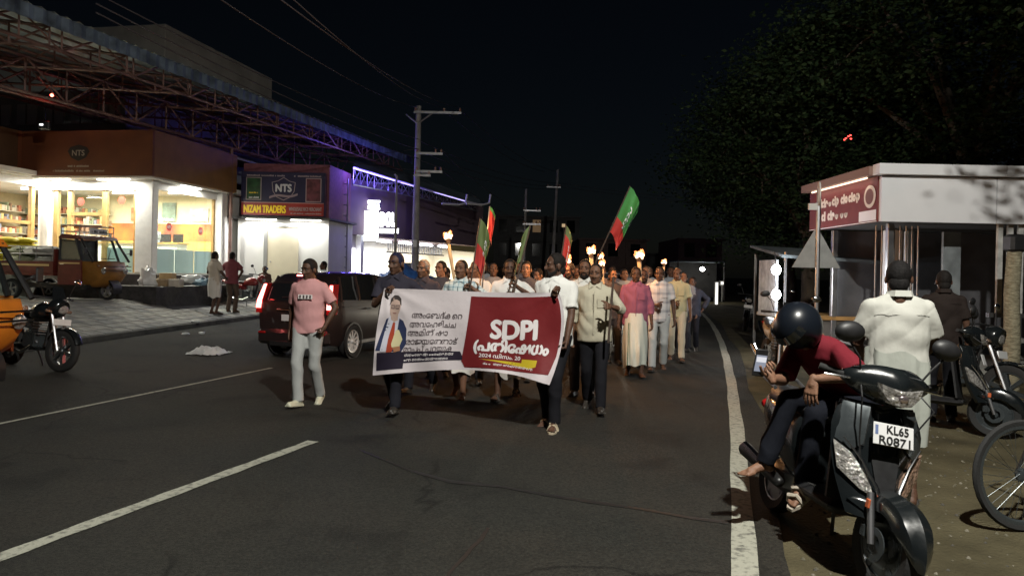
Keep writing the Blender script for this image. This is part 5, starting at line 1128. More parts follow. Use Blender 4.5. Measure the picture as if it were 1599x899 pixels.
def build_motorcycle(label, loc, rz, paint, lean=0.0, steer=0.0, group=None, fairing=None, lamp=None, plate=None):
    t = thing('motorcycle', label, 'motorcycle', loc, rz, group); t.rotation_euler = Euler((0, lean, rz), 'XYZ')
    SM_ = Matrix.Translation((0, -.45, 0)) @ Matrix.Rotation(steer, 4, 'Z') @ Matrix.Translation((0, .45, 0)); Q = lambda x, y, z: SM_ @ Vector((x, y, z))
    wheel_parts(t, Q(0, -.68, .30), .30, .09, 6, gunmetal, steer); wheel_parts(t, (0, .66, .30), .30, .11, 6, gunmetal)
    for s in (-1, 1): MB().tube([Q(s*.085, -.68, .30), Q(s*.085, -.46, .86)], [.02, .024], 8).build('fork', steel, t)
    fen = MB(); rings = []
    for k in range(9):
        a = R(20 + 120*k/8); rings.append([Q(x, -.68 - (.325+dd)*math.cos(a), .30 + (.325+dd)*math.sin(a)) for x, dd in ((-.06, -.02), (-.04, .01), (.04, .01), (.06, -.02), (.05, -.025), (-.05, -.025))])
    fen.loft(rings).build('front_fender', paint, t, 60)
    tk = MB(); rings = []
    for y, w, zb, zt in ((-.38, .06, .74, .84), (-.3, .12, .70, .93), (-.15, .15, .68, .97), (.0, .14, .68, .94), (.1, .10, .68, .86), (.14, .06, .70, .8)):
        rings.append([(w*math.copysign(abs(math.cos(q))**.75, math.cos(q)), y, (zb+zt)/2 + (zt-zb)/2*math.sin(q)) for q in [2*math.pi*i/14 for i in range(14)]])
    tk.loft(rings).build('fuel_tank', paint, t, 60)
    se = MB(); rings = []
    for y, w, z in ((.1, .07, .79), (.2, .12, .80), (.45, .13, .81), (.6, .12, .86), (.82, .10, .88), (.9, .05, .87)): rings.append([(w*math.cos(q), y, z + .04*math.sin(q)) for q in [2*math.pi*i/12 for i in range(12)]])
    se.loft(rings).build('seat', mat('vinyl_seat', (.015, .015, .016), .45, bump=.2, bscale=120), t, 60)
    ta = MB(); rings = []
    for y, w, zb, zt in ((.15, .12, .55, .77), (.45, .13, .6, .79), (.75, .10, .7, .84), (1.0, .04, .8, .87)): rings.append([(w*math.cos(q), y, (zb+zt)/2 + (zt-zb)/2*math.sin(q)) for q in [2*math.pi*i/12 for i in range(12)]])
    ta.loft(rings).build('tail_cowl', paint, t, 60); MB().ell((0, 1.0, .82), (.07, .03, .03), 10, 6).build('tail_lamp', mat('red_tail_lens', (.3, .01, .01), .15), t)
    MB().cbox((0, -.05, .42), (.26, .42, .3), bev=.05).build('engine', gunmetal, t); en = MB()
    for k in range(5): en.box(-.13, .13, -.3, -.12, .50 + k*.04, .52 + k*.04)
    en.build('cylinder_fins', steel, t); MB().tube([(0, -.36, .75), (0, -.3, .35), (0, .15, .28), (0, .35, .45)], .03, 8).build('frame', black_plastic, t); MB().tube([(.07, .1, .35), (.07, .66, .30)], .025, 6).build('swingarm', black_plastic, t); MB().tube([(-.07, .1, .35), (-.07, .66, .30)], .025, 6).build('swingarm', black_plastic, t)
    MB().tube([(-.1, -.25, .4), (-.13, .1, .22), (-.16, .45, .28), (-.17, .95, .42)], [.02, .025, .045, .05], 10).build('exhaust', chrome, t)
    hb = MB(); hb.tube([Q(-.36, -.3, 1.03), Q(-.18, -.42, 1.04), Q(.18, -.42, 1.04), Q(.36, -.3, 1.03)], .012, 8); hb = hb.build('handlebar', black_plastic, t)
    for s in (-1, 1):
        MB().tube([Q(s*.24, -.385, 1.037), Q(s*.37, -.295, 1.03)], .018, 8).build('grip', rubber, hb); MB().tube([Q(s*.2, -.42, 1.05), Q(s*.26, -.40, 1.2), Q(s*.32, -.38, 1.26)], .006, 5).build('mirror_stalk', black_plastic, hb)
        MB().ell((0, 0, 0), (.07, .02, .045), 12, 8, M=SM_ @ Matrix.Translation((s*.35, -.38, 1.29)) @ Matrix.Rotation(R(15*s), 4, 'Y')).build('mirror', chrome if s > 0 else black_plastic, hb); MB().cap(Q(s*.1, -.5, .84), Q(s*.19, -.5, .85), .018, .022, 8).build('indicator', lens_amber, t)
    f = MB(); rings = []
    for y, w, h in ((-.42, .13, .13), (-.52, .14, .14), (-.58, .10, .10)): rings.append([Q(w*math.cos(q), y - .02*math.sin(q), .90 + h*math.sin(q)) for q in [2*math.pi*i/14 for i in range(14)]])
    f.loft(rings).build('headlamp_cowl', fairing or paint, t, 60); MB().ell(Q(0, -.575, .88), (.085, .025, .065), 14, 8).build('headlamp', lamp or lens_clear, t)
    if fairing: MB().add([Q(-.12, -.5, .98), Q(.12, -.5, .98), Q(.08, -.42, 1.2), Q(-.08, -.42, 1.2), Q(-.12, -.49, .98), Q(.12, -.49, .98), Q(.08, -.41, 1.2), Q(-.08, -.41, 1.2)], [(0, 1, 2, 3), (7, 6, 5, 4), (0, 4, 5, 1), (1, 5, 6, 2), (2, 6, 7, 3), (3, 7, 4, 0)]).build('windscreen', dark_glass, t)
    number_plate(t, Matrix.Translation(Q(0, -.60, .70)) @ Matrix.Rotation(R(-8), 4, 'X'), .24, .09, plate, .05)
    MB().tube([(.1, .1, .25), (.24, .18, .02)], .012, 6).build('side_stand', steel, t)
    return t
def prof_ring(half, y):
    r = [(x, y, z) for x, z in half]; return r + [(-x, y, z) for x, z in reversed(half)]
def build_car(label, loc, rz, paint, lit_rear=True, headlights=False):
    t = thing('parked_car', label, 'car', loc, rz); W2 = .83
    # lower body: stations from the nose (-Y) to the tail
    st = [(-1.98, .55, .36, .62, .70), (-1.9, .72, .26, .66, .80), (-1.6, .80, .22, .72, .95), (-1.2, W2, .22, .74, 1.02), (-.7, W2, .22, .76, 1.06), (.0, W2, .22, .78, 1.08), (.9, W2, .22, .80, 1.10), (1.5, .82, .24, .82, 1.12), (1.85, .80, .28, .84, 1.12), (1.96, .74, .34, .84, 1.06)]
    mb = MB(); mb.loft([prof_ring([(.0, zb), (w*.88, zb), (w*.97, zb + .12), (w, zm), (w*.985, zm + .10), (w*.94, zt), (.0, zt + .015)], y) for y, w, zb, zm, zt in st]); mb.build('body', paint, t, 35)
    gh = [(-1.02, .76, .70, 1.05, 1.08), (-.45, .77, .60, 1.06, 1.56), (.0, .78, .62, 1.07, 1.62), (.8, .78, .62, 1.09, 1.63), (1.45, .77, .60, 1.11, 1.58), (1.78, .75, .58, 1.1, 1.42), (1.90, .73, .6, 1.08, 1.12)]
    MB().loft([prof_ring([(.0, zb), (wb, zb), (wb - (wb-wt)*.5, (zb+zt)/2), (wt + .02, zt - .03), (wt - .06, zt), (.0, zt + .01)], y) for y, wb, wt, zb, zt in gh]).build('windows', dark_glass, t, 35)
    MB().loft([prof_ring([(.0, zt - .05), (wt + .0, zt - .055), (wt + .03, zt - .02), (wt - .06, zt + .012), (.0, zt + .03)], y) for y, wb, wt, zb, zt in gh[1:6]]).build('roof', paint, t, 50)
    for s in (-1, 1):
        for a, b in (((-1.0, .765, 1.08), (-.45, .64, 1.55)), ((.02, .79, 1.07), (.05, .66, 1.58)), ((.95, .79, 1.1), (.92, .66, 1.58)), ((1.62, .77, 1.1), (1.5, .64, 1.55))): MB().tube([(s*a[1], a[0], a[2]), (s*(a[1]+b[1])/2 + s*.015, (a[0]+b[0])/2, (a[2]+b[2])/2), (s*b[1], b[0], b[2])], .035, 6).build('pillar', paint, t)
        MB().tube([(s*.835, -1.1, .93), (s*.84, .3, .97), (s*.82, 1.6, 1.0)], .008, 5).build('door_crease', paint, t)
        for y in (-.25, .65): MB().cbox((s*.84, y, .93), (.03, .2, .03), bev=.01).build('door_handle', chrome, t)
        MB().box(min(s*.80, s*.838), max(s*.80, s*.838), -1.0, 1.0, .26, .32).build('side_sill', steel, t)
        MB().cbox((s*.93, -.75, 1.1), (.16, .09, .12), bev=.03).build('door_mirror', paint, t)
        for y in (-1.22, 1.22):
            wo = wheel_parts(t, (s*.75, y, .32), .32, .2, 10, mat('alloy_rim', (.7, .7, .7), .35, .3)); MB().lathe([(.36, 0), (.36, .006*s), (.325, .006*s), (.325, 0), (.36, 0)], 28, 'X').build('wheel_arch', black_plastic, t, loc=(s*.829, y, .33))
        tl = MB(); tl.prism([(.68, .86), (.80, .86), (.79, 1.1), (.72, 1.42), (.66, 1.42), (.68, 1.1)], 'Y', 1.80, 1.985); 
        tl.v = [(s*x, y - max(0, z-1.05)*.42 if y > 1.9 else y - max(0, z-1.05)*.5, z) for x, y, z in tl.v]; tl.build('tail_lamp', mat('tail_lamp_housing', (.25, .01, .01), .2), t)
        if lit_rear:
            lt = MB(); lt.prism([(.69, .95), (.79, .95), (.78, 1.1), (.725, 1.40), (.67, 1.40), (.685, 1.1)], 'Y', 1.986, 2.0); lt.v = [(s*x, y - max(0, z-1.05)*.42, z) for x, y, z in lt.v]; lt.build('brake_light', emat('brake_red', (1, .2, .18), 7), t)
            light('brake_glow', 'POINT', (s*.74, 2.12, 1.15), 1.5, (1, .06, .05), .05, None, t)
        hl_ = MB().ell((s*.6, -1.9, .72), (.17, .06, .08), 14, 8).build('headlight', lens_clear if not headlights else emat('headlight_on', (1, .93, .8), 30), t)
        if headlights: light('headlight_beam', 'SPOT', (s*.6, -2.02, .74), 420, (1, .9, .72), .05, (R(86), 0, R(180)), t, spot=R(60), blend=.8)
    if lit_rear:
        MB().cbox((0, 1.63, 1.57), (.34, .03, .03), bev=.01).build('high_brake_light', emat('brake_red', (1, .2, .18), 7), t)
    MB().cbox((0, 1.96, .42), (1.5, .16, .28), bev=.06).build('rear_bumper', paint, t); MB().cbox((0, 2.035, .30), (.9, .03, .1), bev=.01).build('bumper_insert', black_plastic, t); MB().cbox((0, -1.96, .42), (1.4, .16, .28), bev=.06).build('front_bumper', paint, t); MB().cbox((0, -1.985, .66), (.8, .03, .1), bev=.01).build('grille', black_plastic, t)
    for s in (-1, 1): MB().cbox((s*.62, 2.045, .50), (.16, .02, .04), bev=.008).build('reflector', mat('red_tail_lens', (.3, .01, .01), .15), t)
    MB().cbox((0, 1.99, .93), (.7, .02, .035), bev=.008).build('chrome_strip', chrome, t)
    number_plate(t, Matrix.Translation((0, 1.985, .78)) @ Matrix.Rotation(R(180), 4, 'Z'), .5, .12, None, .08)
    MB().box(-.3, .3, 1.885, 1.905, 1.15, 1.17).build('rear_wiper', black_plastic, t)
    return t
def build_carrier(name, label, loc, rz, c_side, c_front, cargo=True):
    t = thing(name, label, 'three-wheeler', loc, rz); w = .68
    wheel_parts(t, (0, -1.30, .25), .25, .12, 5, steel); 
    for s in (-1, 1): wheel_parts(t, (s*.6, 1.0, .26), .26, .14, 5, steel)
    # cab: floor, nose, doors, roof, windscreen
    nose = MB(); rings = []
    for z, y, ww in ((.34, -1.30, .34), (.48, -1.46, .46), (.68, -1.52, .56), (.86, -1.48, .61), (1.0, -1.40, .64)): rings.append([(ww*x, y + (.34 if abs(x) > .99 else .05*abs(x)**2*2), z) for x in (-1, -.9, -.5, 0, .5, .9, 1)] + [(ww, -.85, z), (-ww, -.85, z)])
    nose.loft(rings).build('nose', c_front, t, 45)
    mg = MB().loft([[(x*.16, -1.30 - .30*math.cos(R(a)) , .27 + .30*math.sin(R(a))) for x in (-1, 1)] + [(x*.16, -1.30 - .27*math.cos(R(a)), .27 + .27*math.sin(R(a))) for x in (1, -1)] for a in range(-20, 150, 17)]); mg.build('mudguard', black_plastic, t, 50)
    for s in (-1, 1):
        dr_ = MB().prism([(-1.12, .40), (-.42, .40), (-.42, 1.02), (-1.1, 1.02)], 'X', s*(w - .02), s*(w + .015)).build('door', c_side, t); MB().cbox((s*(w+.025), -.55, .92), (.02, .12, .025), bev=.005).build('handle', chrome, dr_); MB().box(min(s*(w+.016), s*(w+.02)), max(s*(w+.016), s*(w+.02)), -1.05, -.45, .93, .965).build('stripe', mat('pale_stripe', (.6, .45, .2), .5), dr_)
        MB().prism([(-1.06, 1.05), (-.5, 1.05), (-.5, 1.5), (-.88, 1.5)], 'X', s*(w - .012), s*(w - .004)).build('side_window', clear_glass, t)
        for a, b in (((-1.4, 1.0), (-1.0, 1.6)), ((-1.08, 1.02), (-.88, 1.58)), ((-.42, .4), (-.42, 1.6))): MB().tube([(s*(w-.03), a[0], a[1]), (s*(w-.06), b[0], b[1])], .032, 6).build('cab_pillar', black_plastic, t)
        MB().ell((s*.4, -1.5, .76), (.085, .03, .085), 14, 8).build('headlamp', lens_clear, t); MB().ell((s*.52, -1.45, .9), (.035, .02, .03), 8, 6).build('indicator', lens_amber, t)
        MB().tube([(s*.64, -1.25, 1.2), (s*.8, -1.32, 1.24)], .008, 5).build('mirror_arm', black_plastic, t); MB().cbox((s*.82, -1.32, 1.26), (.1, .03, .17), bev=.012).build('mirror', black_plastic, t)
    MB().prism([(-1.41, 1.01), (-1.02, 1.56), (-1.01, 1.55), (-1.395, 1.0)], 'X', -.6, .6).build('windscreen', clear_glass, t); MB().tube([(-.1, -1.37, 1.04), (.2, -1.2, 1.32)], .008, 5).build('wiper', black_plastic, t)
    MB().prism([(-1.06, 1.57), (-.98, 1.66), (-.5, 1.69), (-.40, 1.62), (-.4, 1.57)], 'X', -.66, .66).build('cab_roof', c_side, t); MB().box(-.62, .62, -.42, -.38, .4, 1.56).build('cab_back', black_plastic, t); MB().cbox((0, -.62, .66), (1.1, .34, .12), bev=.03).build('driver_seat', black_plastic, t)
    for k, z in enumerate((.78, .88)): MB().tube([(-.5, -1.58, z), (.5, -1.58, z)], .012, 6).build('guard_bar', chrome, t)
    MB().tube([(-.25, -1.28, 1.08), (.25, -1.28, 1.08)], .012, 6).build('handlebar', black_plastic, t)
    MB().box(-.5, .5, -1.1, 1.4, .3, .4).build('chassis', black_plastic, t)
    if cargo:
        MB().box(-.72, .72, -.32, 1.62, .62, .68).build('tray_floor', c_side, t)
        for s in (-1, 1):
            pa_ = MB().box(min(s*.70, s*.73), max(s*.70, s*.73), -.32, 1.62, .685, .98).build('tray_side', c_side, t); MB().box(min(s*.731, s*.737), max(s*.731, s*.737), -.2, 1.55, .86, .91).build('stripe', mat('pale_stripe', (.6, .45, .2), .5), pa_)
            for y in (-.28, .2, .68, 1.16, 1.58): MB().tube([(s*.71, y, .98), (s*.71, y, 1.36)], .012, 6).build('rail_post', steel, t)
            for z in (1.17, 1.36): MB().tube([(s*.71, -.3, z), (s*.71, 1.6, z)], .012, 6).build('rail', steel, t)
        MB().box(-.70, .70, 1.6, 1.63, .685, .98).build('tailboard', c_side, t); MB().box(-.70, .70, -.33, -.30, .685, 1.3).build('headboard', c_side, t)
        for z in (1.76, 1.92): MB().tube([(-.6, -.95, z), (-.6, -.42, z), (.6, -.42, z), (.6, -.95, z), (-.6, -.95, z)], .012, 6).build('roof_rack', steel, t)
        for x in (-.6, .6):
            for y in (-.95, -.42): MB().tube([(x, y, 1.62), (x, y, 1.92)], .012, 6).build('rack_post', steel, t)
        MB().box(-.3, .3, -1.0, -.97, 1.7, 1.86).build('name_board', plate_m, t); smudge('board_print', lambda u, v, l: Vector((u, -1.003, 1.7 + v)), -.25, .04, .5, .08, plate_k, t, seed=31)
        for k, (x, y, z, sx, sy) in enumerate(((-.35, .1, .82, .3, .4), (.3, .2, .83, .32, .42), (-.3, .85, .82, .33, .4), (.33, .95, .84, .3, .4), (0, .5, 1.08, .4, .5), (.1, 1.2, 1.06, .35, .35))):
            SACKS.append((x, y, z, sx, sy))
    else:
        hood = MB(); hood.loft([[(xx*.70, y, z) for xx, z in ((-1, .95), (-1, 1.45), (-.85, 1.66), (0, 1.74), (.85, 1.66), (1, 1.45), (1, .95), (.96, .95), (.96, 1.44), (.82, 1.62), (0, 1.70), (-.82, 1.62), (-.96, 1.44), (-.96, .95))] for y in (-.40, .3, 1.0, 1.35)]); hood.build('hood', black_plastic, t, 40)
        for s in (-1, 1): MB().box(min(s*.66, s*.70), max(s*.66, s*.70), -.1, 1.4, .35, .95).build('body_side', c_front, t)
        MB().box(-.66, .66, 1.36, 1.40, .35, 1.0).build('back_panel', c_front, t); MB().cbox((0, .55, .7), (1.2, .4, .14), bev=.04).build('passenger_seat', black_plastic, t)
    return t
SACKS = []
def build_bicycle(label, loc, rz, lean=0.0):
    t = thing('bicycle', label, 'bicycle', loc, rz); t.rotation_euler = Euler((0, lean, rz), 'XYZ')
    wheel_parts(t, (0, -.55, .345), .345, .036, 36, gunmetal, wire=True); wheel_parts(t, (0, .55, .345), .345, .036, 36, gunmetal, wire=True)
    bk = mat('bicycle_black', (.015, .015, .015), .35)
    f = MB()
    for a, b in (((0, -.33, .82), (0, -.02, .30)), ((0, -.34, .86), (0, .16, .84)), ((0, .14, .9), (0, -.02, .28)), ((.03, .15, .8), (.05, .55, .345)), ((-.03, .15, .8), (-.05, .55, .345)), ((.04, -.02, .28), (.05, .55, .345)), ((-.04, -.02, .28), (-.05, .55, .345))): f.tube([a, b], .014, 8)
    f.build('frame', bk, t)
    for s in (-1, 1): MB().tube([(s*.035, -.36, .76), (s*.045, -.47, .5), (s*.045, -.55, .345)], .011, 6).build('fork', bk, t)
    MB().tube([(0, -.36, .76), (0, -.31, .95), (0, -.33, 1.0)], .013, 8).build('stem', chrome, t); MB().tube([(-.28, -.2, 1.0), (-.22, -.33, 1.02), (.22, -.33, 1.02), (.28, -.2, 1.0)], .012, 8).build('handlebar', chrome, t)
    MB().ell((0, .18, .93), (.08, .13, .04), 12, 8).build('saddle', rubber, t); MB().lathe([(.09, -.01), (.09, .01)], 20, 'X').build('chainring', steel, t, loc=(-.05, -.02, .28))
    for s in (-1, 1): MB().box(min(s*.06, s*.15), max(s*.06, s*.15), -.06, .02, .28 - s*.15, .30 - s*.15).build('pedal', rubber, t); 
    return t
# ================================================================== VEHICLES IN PLACE
scoot = build_scooter('scooter', 'dark grey scooter with KL65 R0871 plate that the helmeted rider sits on', (1.80, 4.16, .005), R(3), black_paint, lean=R(10), steer=R(3), plate=[('KL65', .115, .02), ('R0871', .165, .005)], accent=gunmetal)
build_scooter('scooter', 'black scooter parked side-on behind the white shirted man', (4.36, 7.55, .0), R(50), black_paint, lean=R(6), steer=R(5), plate=None, accent=black_paint)
build_motorcycle('white faired motorcycle facing the camera behind the phone', (3.98, 10.8, .0), R(-8), mat('cream_bike_paint', (.5, .5, .46), .3, coat=.4), lean=R(5), steer=R(-8), group='parked motorcycles', fairing=mat('cream_bike_paint', (.5, .5, .46), .3))
build_motorcycle('dark motorcycle parked at the road bend beneath the tree', (7.1, 21.5, .0), R(-25), black_paint, lean=R(6), group='parked motorcycles')
build_motorcycle('dark motorcycle just left of the stall bulbs, nearer than the bend', (6.1, 17.0, .0), R(-15), mat('grey_bike_paint', (.12, .12, .13), .3, coat=.4), lean=R(6), group='parked motorcycles')
build_motorcycle('black motorcycle parked in the shadow before the shelter slats', (5.4, 8.9, .0), R(35), black_paint, lean=R(6), group='parked motorcycles')
build_motorcycle('black motorcycle with clear front wheel beside the orange autorickshaw', (-7.0, 10.5, .006), R(58), black_paint, lean=R(7), steer=R(14), group='parked motorcycles', fairing=black_paint)
build_motorcycle('dark red motorcycle parked by the white wall next to two standing men', (-8.35, 22.6, FZ(-8.35, 22.6)), R(70), mat('red_bike_paint', (.2, .02, .02), .3, coat=.4), lean=R(6), group='parked motorcycles')
build_motorcycle('dark motorcycle parked before the lit showroom behind the marchers', (-1.4, 24.0, .006), R(80), black_paint, lean=R(6), group='parked motorcycles')
maroon = mat('dark_maroon_car_paint', (.02, .013, .013), .35, 0, coat=1.0)
car = build_car('dark compact car with glowing red tail lamps behind the pink shirted man', (-3.15, 13.75, .006), R(164), maroon); car.scale = (.91, .91, .90)
car2 = build_car('pale car with headlights on following behind the marchers', (3.4, 25.5, .006), R(-13), mat('pale_car_paint', (.4, .4, .42), .3, .4, coat=.5), lit_rear=False, headlights=True)
tray = build_carrier('goods_carrier', 'dark red three-wheeled goods carrier loaded with sacks before the shop', (-11.85, 19.0, .6), R(80), mat('brown_red_paint', (.11, .018, .014), .4, var=.2, vscale=4), mat('ochre_paint', (.24, .11, .02), .45, var=.2, vscale=5)); tray.scale = (1.0, 1.0, 1.0)
org = mat('orange_auto_paint', (.55, .17, .015), .35, var=.1, vscale=5, coat=.3)
auto = build_carrier('autorickshaw', 'orange autorickshaw cut off by the left picture edge', (-7.52, 8.4, .006), R(78), org, org, cargo=False); auto.scale = (1.1, 1.1, 1.1)
build_bicycle('bicycle cut off by the right picture edge with only its front wheel showing', (3.78, 4.56, .0), R(-82), lean=R(-4))
def lump(mb, c, r, amp, seed, nu=20, nv=14, flat=None, M=None):
    v = []; 
    for j in range(nv+1):
        e = -math.pi/2 + math.pi*j/nv
        for i in range(nu):
            a = 2*math.pi*i/nu; d = Vector((math.cos(e)*math.cos(a), math.cos(e)*math.sin(a), math.sin(e))); f = 1 + amp*noise.noise(d*2.2 + Vector((seed*3.1, 0, 0))) + amp*.6*noise.noise(d*6 + Vector((0, seed, 0)))
            p = Vector((d.x*r[0]*f, d.y*r[1]*f, d.z*r[2]*f))
            if flat is not None: p.z = max(p.z, flat)
            v.append(p + Vector(c))
    return mb.add(v, [(j*nu+i, j*nu+(i+1) % nu, (j+1)*nu+(i+1) % nu, (j+1)*nu+i) for j in range(nv) for i in range(nu)], 0, M)
TM = Matrix.Translation((-11.85, 19.0, .6)) @ Matrix.Rotation(R(80), 4, 'Z') @ Matrix.Scale(1.13, 4)
for k, (x, y, z, sx, sy) in enumerate(SACKS):
    lab = ['grey sack behind the cab on the far side of the carrier tray', 'grey sack behind the cab on the near side of the carrier tray', 'olive sack low at the back of the carrier tray', 'pale sack against the near rail of the carrier tray', 'long grey sack lying on top in the carrier tray', 'small bundle lying on top at the back of the carrier tray'][k]
    o = lump(MB(), (0, 0, 0), (sx, sy, .17), .35, k + 2, flat=-.12).build('sack', mat('sack_%d' % (k % 3), [(.22, .23, .2), (.3, .3, .27), (.16, .18, .11)][k % 3], .8, var=.3, vscale=6), None, 60, loc=TM @ Vector((x, y, z)), rot=(0, 0, R(80))); tag(o, lab, 'sack', 'sacks on the goods carrier')
ys_m = mat('yellow_sack', (.62, .5, .03), .6, var=.12, vscale=5)
where = ['bottom', 'second', 'third', 'fourth', 'fifth', 'top']; n_ = 0
for colm, (px_, Y_) in enumerate(((8, 19.6), (38, 19.9))):
    for j in range(6):
        p = W(px_, 405, Y_); o = lump(MB(), (0, 0, 0), (.36, .27, .085), .18, n_ + 20, 18, 10).build('sack', ys_m, None, 60, loc=(p.x + random.uniform(-.03, .03), Y_, 1.42 + .145*j), rot=(0, 0, R(random.uniform(-12, 12)))); n_ += 1
        tag(o, 'yellow sack, %s from the ground of the %s stack by the shop wing' % (where[j] if j else 'lowest', ('left', 'right')[colm]) if j < 5 else 'yellow sack, topmost of the %s stack by the shop wing' % (('left', 'right')[colm]), 'sack', 'yellow sacks stacked by the shop')
# plinth that carries the yellow sacks
pl_ = MB().box(-.9, .9, -.5, .5, .5, 1.32).build('display_plinth', concrete, None, 40, loc=(-14.1, 19.75, 0)); tag(pl_, 'low concrete display plinth carrying the yellow sacks', 'plinth')
# things on the shop steps and on the road
bagm = mat('white_plastic_bag', (.62, .64, .64), .35, var=.1, vscale=6)
def bag(px_, py_, Y_, r, label, m=bagm, nm='plastic_bag', cat='bag', seed=1, amp=.5, grp=None):
    p = W(px_, py_, Y_); o = lump(MB(), (0, 0, 0), r, amp, seed, flat=-r[2]*.7).build(nm, m, None, 60, loc=p + Vector((0, 0, r[2]*.7))); return tag(o, label, cat, grp)
bag(230, 452, 20.1, (.24, .2, .36), 'white knotted plastic bag standing on the shop step', seed=5); bag(258, 446, 20.6, (.3, .2, .16), 'pale packet pile left of the cartons on the step', seed=6, m=mat('kraft_packet', (.3, .25, .17), .7))
bag(300, 442, 20.9, (.32, .2, .14), 'white packet heap near the end of the shop step', seed=7); bag(318, 446, 20.8, (.28, .18, .12), 'blue and white packet heap at the end of the shop step', seed=8, m=mat('blue_packet', (.2, .32, .42), .5, var=.5, vscale=8))
for k, (px_, py_, sx, sz) in enumerate(((255, 448, .32, .22), (275, 448, .3, .22), (262, 436, .36, .18))):
    p = W(px_, py_, 20.35 + .25*(k == 2)); b_ = MB().cbox((0, 0, sz/2), (sx, .3, sz), bev=.008).build('carton', mat('cardboard_%d' % k, [(.3, .22, .13), (.5, .46, .4), (.34, .24, .12)][k], .85, var=.15), None, 40, loc=(p.x, p.y, p.z if k < 2 else p.z)); tag(b_, ['brown carton left of the pale carton on the shop step', 'pale carton at the middle of the shop step', 'brown carton set back behind the two step cartons'][k], 'carton')
p = G(326, 552, .006); cl = MB(); v = []
for j in range(25):
    for i in range(31):
        u, w_ = i/30 - .5, j/24 - .5; r_ = math.hypot(u, w_)*2; h = max(0, 1 - r_**2.4)*.10*(1 + .8*noise.noise(Vector((u*7, w_*7, 1)))) + .03*noise.noise(Vector((u*16, w_*16, 4))) + .014
        k_ = 1 + .25*noise.noise(Vector((math.atan2(w_, u)*1.2, 3, 0))); v.append((u*.62*k_, w_*.55*k_, max(.004, h)))
cl.add(v, [(j*31+i, j*31+i+1, (j+1)*31+i+1, (j+1)*31+i) for j in range(24) for i in range(30)]); tag(cl.build('crumpled_cloth', bagm, None, 60, loc=p), 'crumpled white sheet lying flat on the left side of the road', 'litter')
for k, (px_, py_) in enumerate(((305, 502), (290, 521), (315, 520))): tag(lump(MB(), (0, 0, 0), (.12 - .03*k, .1, .03), .6, 40 + k, 10, 6).build('litter_scrap', bagm, None, 60, loc=G(px_, py_, .02 if k else .16)), ['white paper scrap on the paver edge', 'small white scrap on the asphalt below the paver edge, left one', 'small white scrap on the asphalt below the paver edge, right one'][k], 'litter')
tp_ = W(630, 432, 23); tag(lump(MB(), (0, 0, .6), (1.15, .8, 1.0), .3, 77, 28, 18, flat=-.6).build('tarpaulin_heap', mat('blue_tarpaulin', (.05, .16, .5), .45, var=.35, vscale=4, bump=.4, bscale=8), None, 50, loc=(tp_.x, 23, .0)), 'heap covered by a crumpled blue tarpaulin before the showroom', 'tarpaulin')

# ================================================================== BANNER
CTL = [[(600, 450), (667, 452), (735, 455), (805, 457), (873, 457)], [(588, 517), (659, 516), (730, 517), (805, 521), (880, 520)], [(582, 586), (650, 580), (722, 577), (797, 584), (858, 601)]]
def BP(u, v):
    s = min(max(u, 0), 1)*4; i = min(3, int(s)); f = s - i; row = []
    for r in CTL:
        P = [np.array(r[max(0, min(4, i+k))], float) for k in (-1, 0, 1, 2)]
        if i == 0: P[0] = 2*P[1] - P[2]
        if i == 3: P[3] = 2*P[2] - P[1]
        row.append(.5*(2*P[1] + (P[2]-P[0])*f + (2*P[0]-5*P[1]+4*P[2]-P[3])*f*f + (3*P[1]-P[0]-3*P[2]+P[3])*f**3))
    q = row[0]*(2*(v-.5)*(v-1)) + row[1]*(-4*v*(v-1)) + row[2]*(2*v*(v-.5)); 
    Y = 7.58 - .72*u + .05*math.sin(math.pi*u) + .03*math.sin(u*11 + v*2.5)*(.3 + .7*v) + .018*math.sin(u*23 - v*5 + 1) * v + .02*math.sin((u + v*.6)*14 + 2)*math.exp(-((u-.92)/.15)**2) + .05*v*v*math.sin(u*6.2)
    Y += .022*math.sin((v*3.0 + u*2.2)*5)*math.exp(-((u)/.12)**2)
    for cu, k_ in ((0.02, 1), (.98, -1)):              # creases pulled from the held corners
        a_ = math.atan2(v + .02, k_*(u - cu)*2 + .02); d_ = math.hypot((u - cu)*2, v); Y += .014*abs(math.sin(a_*7 + cu*3))*math.exp(-(d_/.6)**2)
    return W(q[0], q[1], Y)
BW, BH = 1.80, .87
_NU, _NV = 160, 64
_BG = [[BP(i/_NU, j/_NV) for i in range(_NU+1)] for j in range(_NV+1)]
_BN = []
for j in range(_NV+1):
    row = []
    for i in range(_NU+1):
        n = (_BG[j][min(_NU, i+1)] - _BG[j][max(0, i-1)]).cross(_BG[max(0, j-1)][i] - _BG[min(_NV, j+1)][i]).normalized(); row.append(-n if n.y > 0 else n)
    _BN.append(row)
def BF(x, y, lift=0.0):                 # metres on the banner from its lower left corner
    u = min(max(x/BW, 0), .99999)*_NU; v = min(max(1 - y/BH, 0), .99999)*_NV; i, j = int(u), int(v); a, b = u - i, v - j
    p = _BG[j][i]*((1-a)*(1-b)) + _BG[j][i+1]*(a*(1-b)) + _BG[j+1][i]*((1-a)*b) + _BG[j+1][i+1]*(a*b)
    return p + _BN[j][i]*(.003 + lift)
ban = thing('protest_banner', 'wide white and red printed cloth banner carried across the front row', 'banner')
cloth_w = mat('banner_white', (.66, .6, .62), .6, bump=.15, bscale=14); cloth_r = mat('banner_red', (.17, .014, .017), .55, bump=.15, bscale=14); cloth_k = mat('banner_black', (.02, .015, .03), .55); ink = mat('banner_ink', (.07, .05, .055), .6); inkw = mat('banner_white_ink', (.78, .74, .74), .6); yell = mat('banner_yellow', (.55, .42, .02), .6)
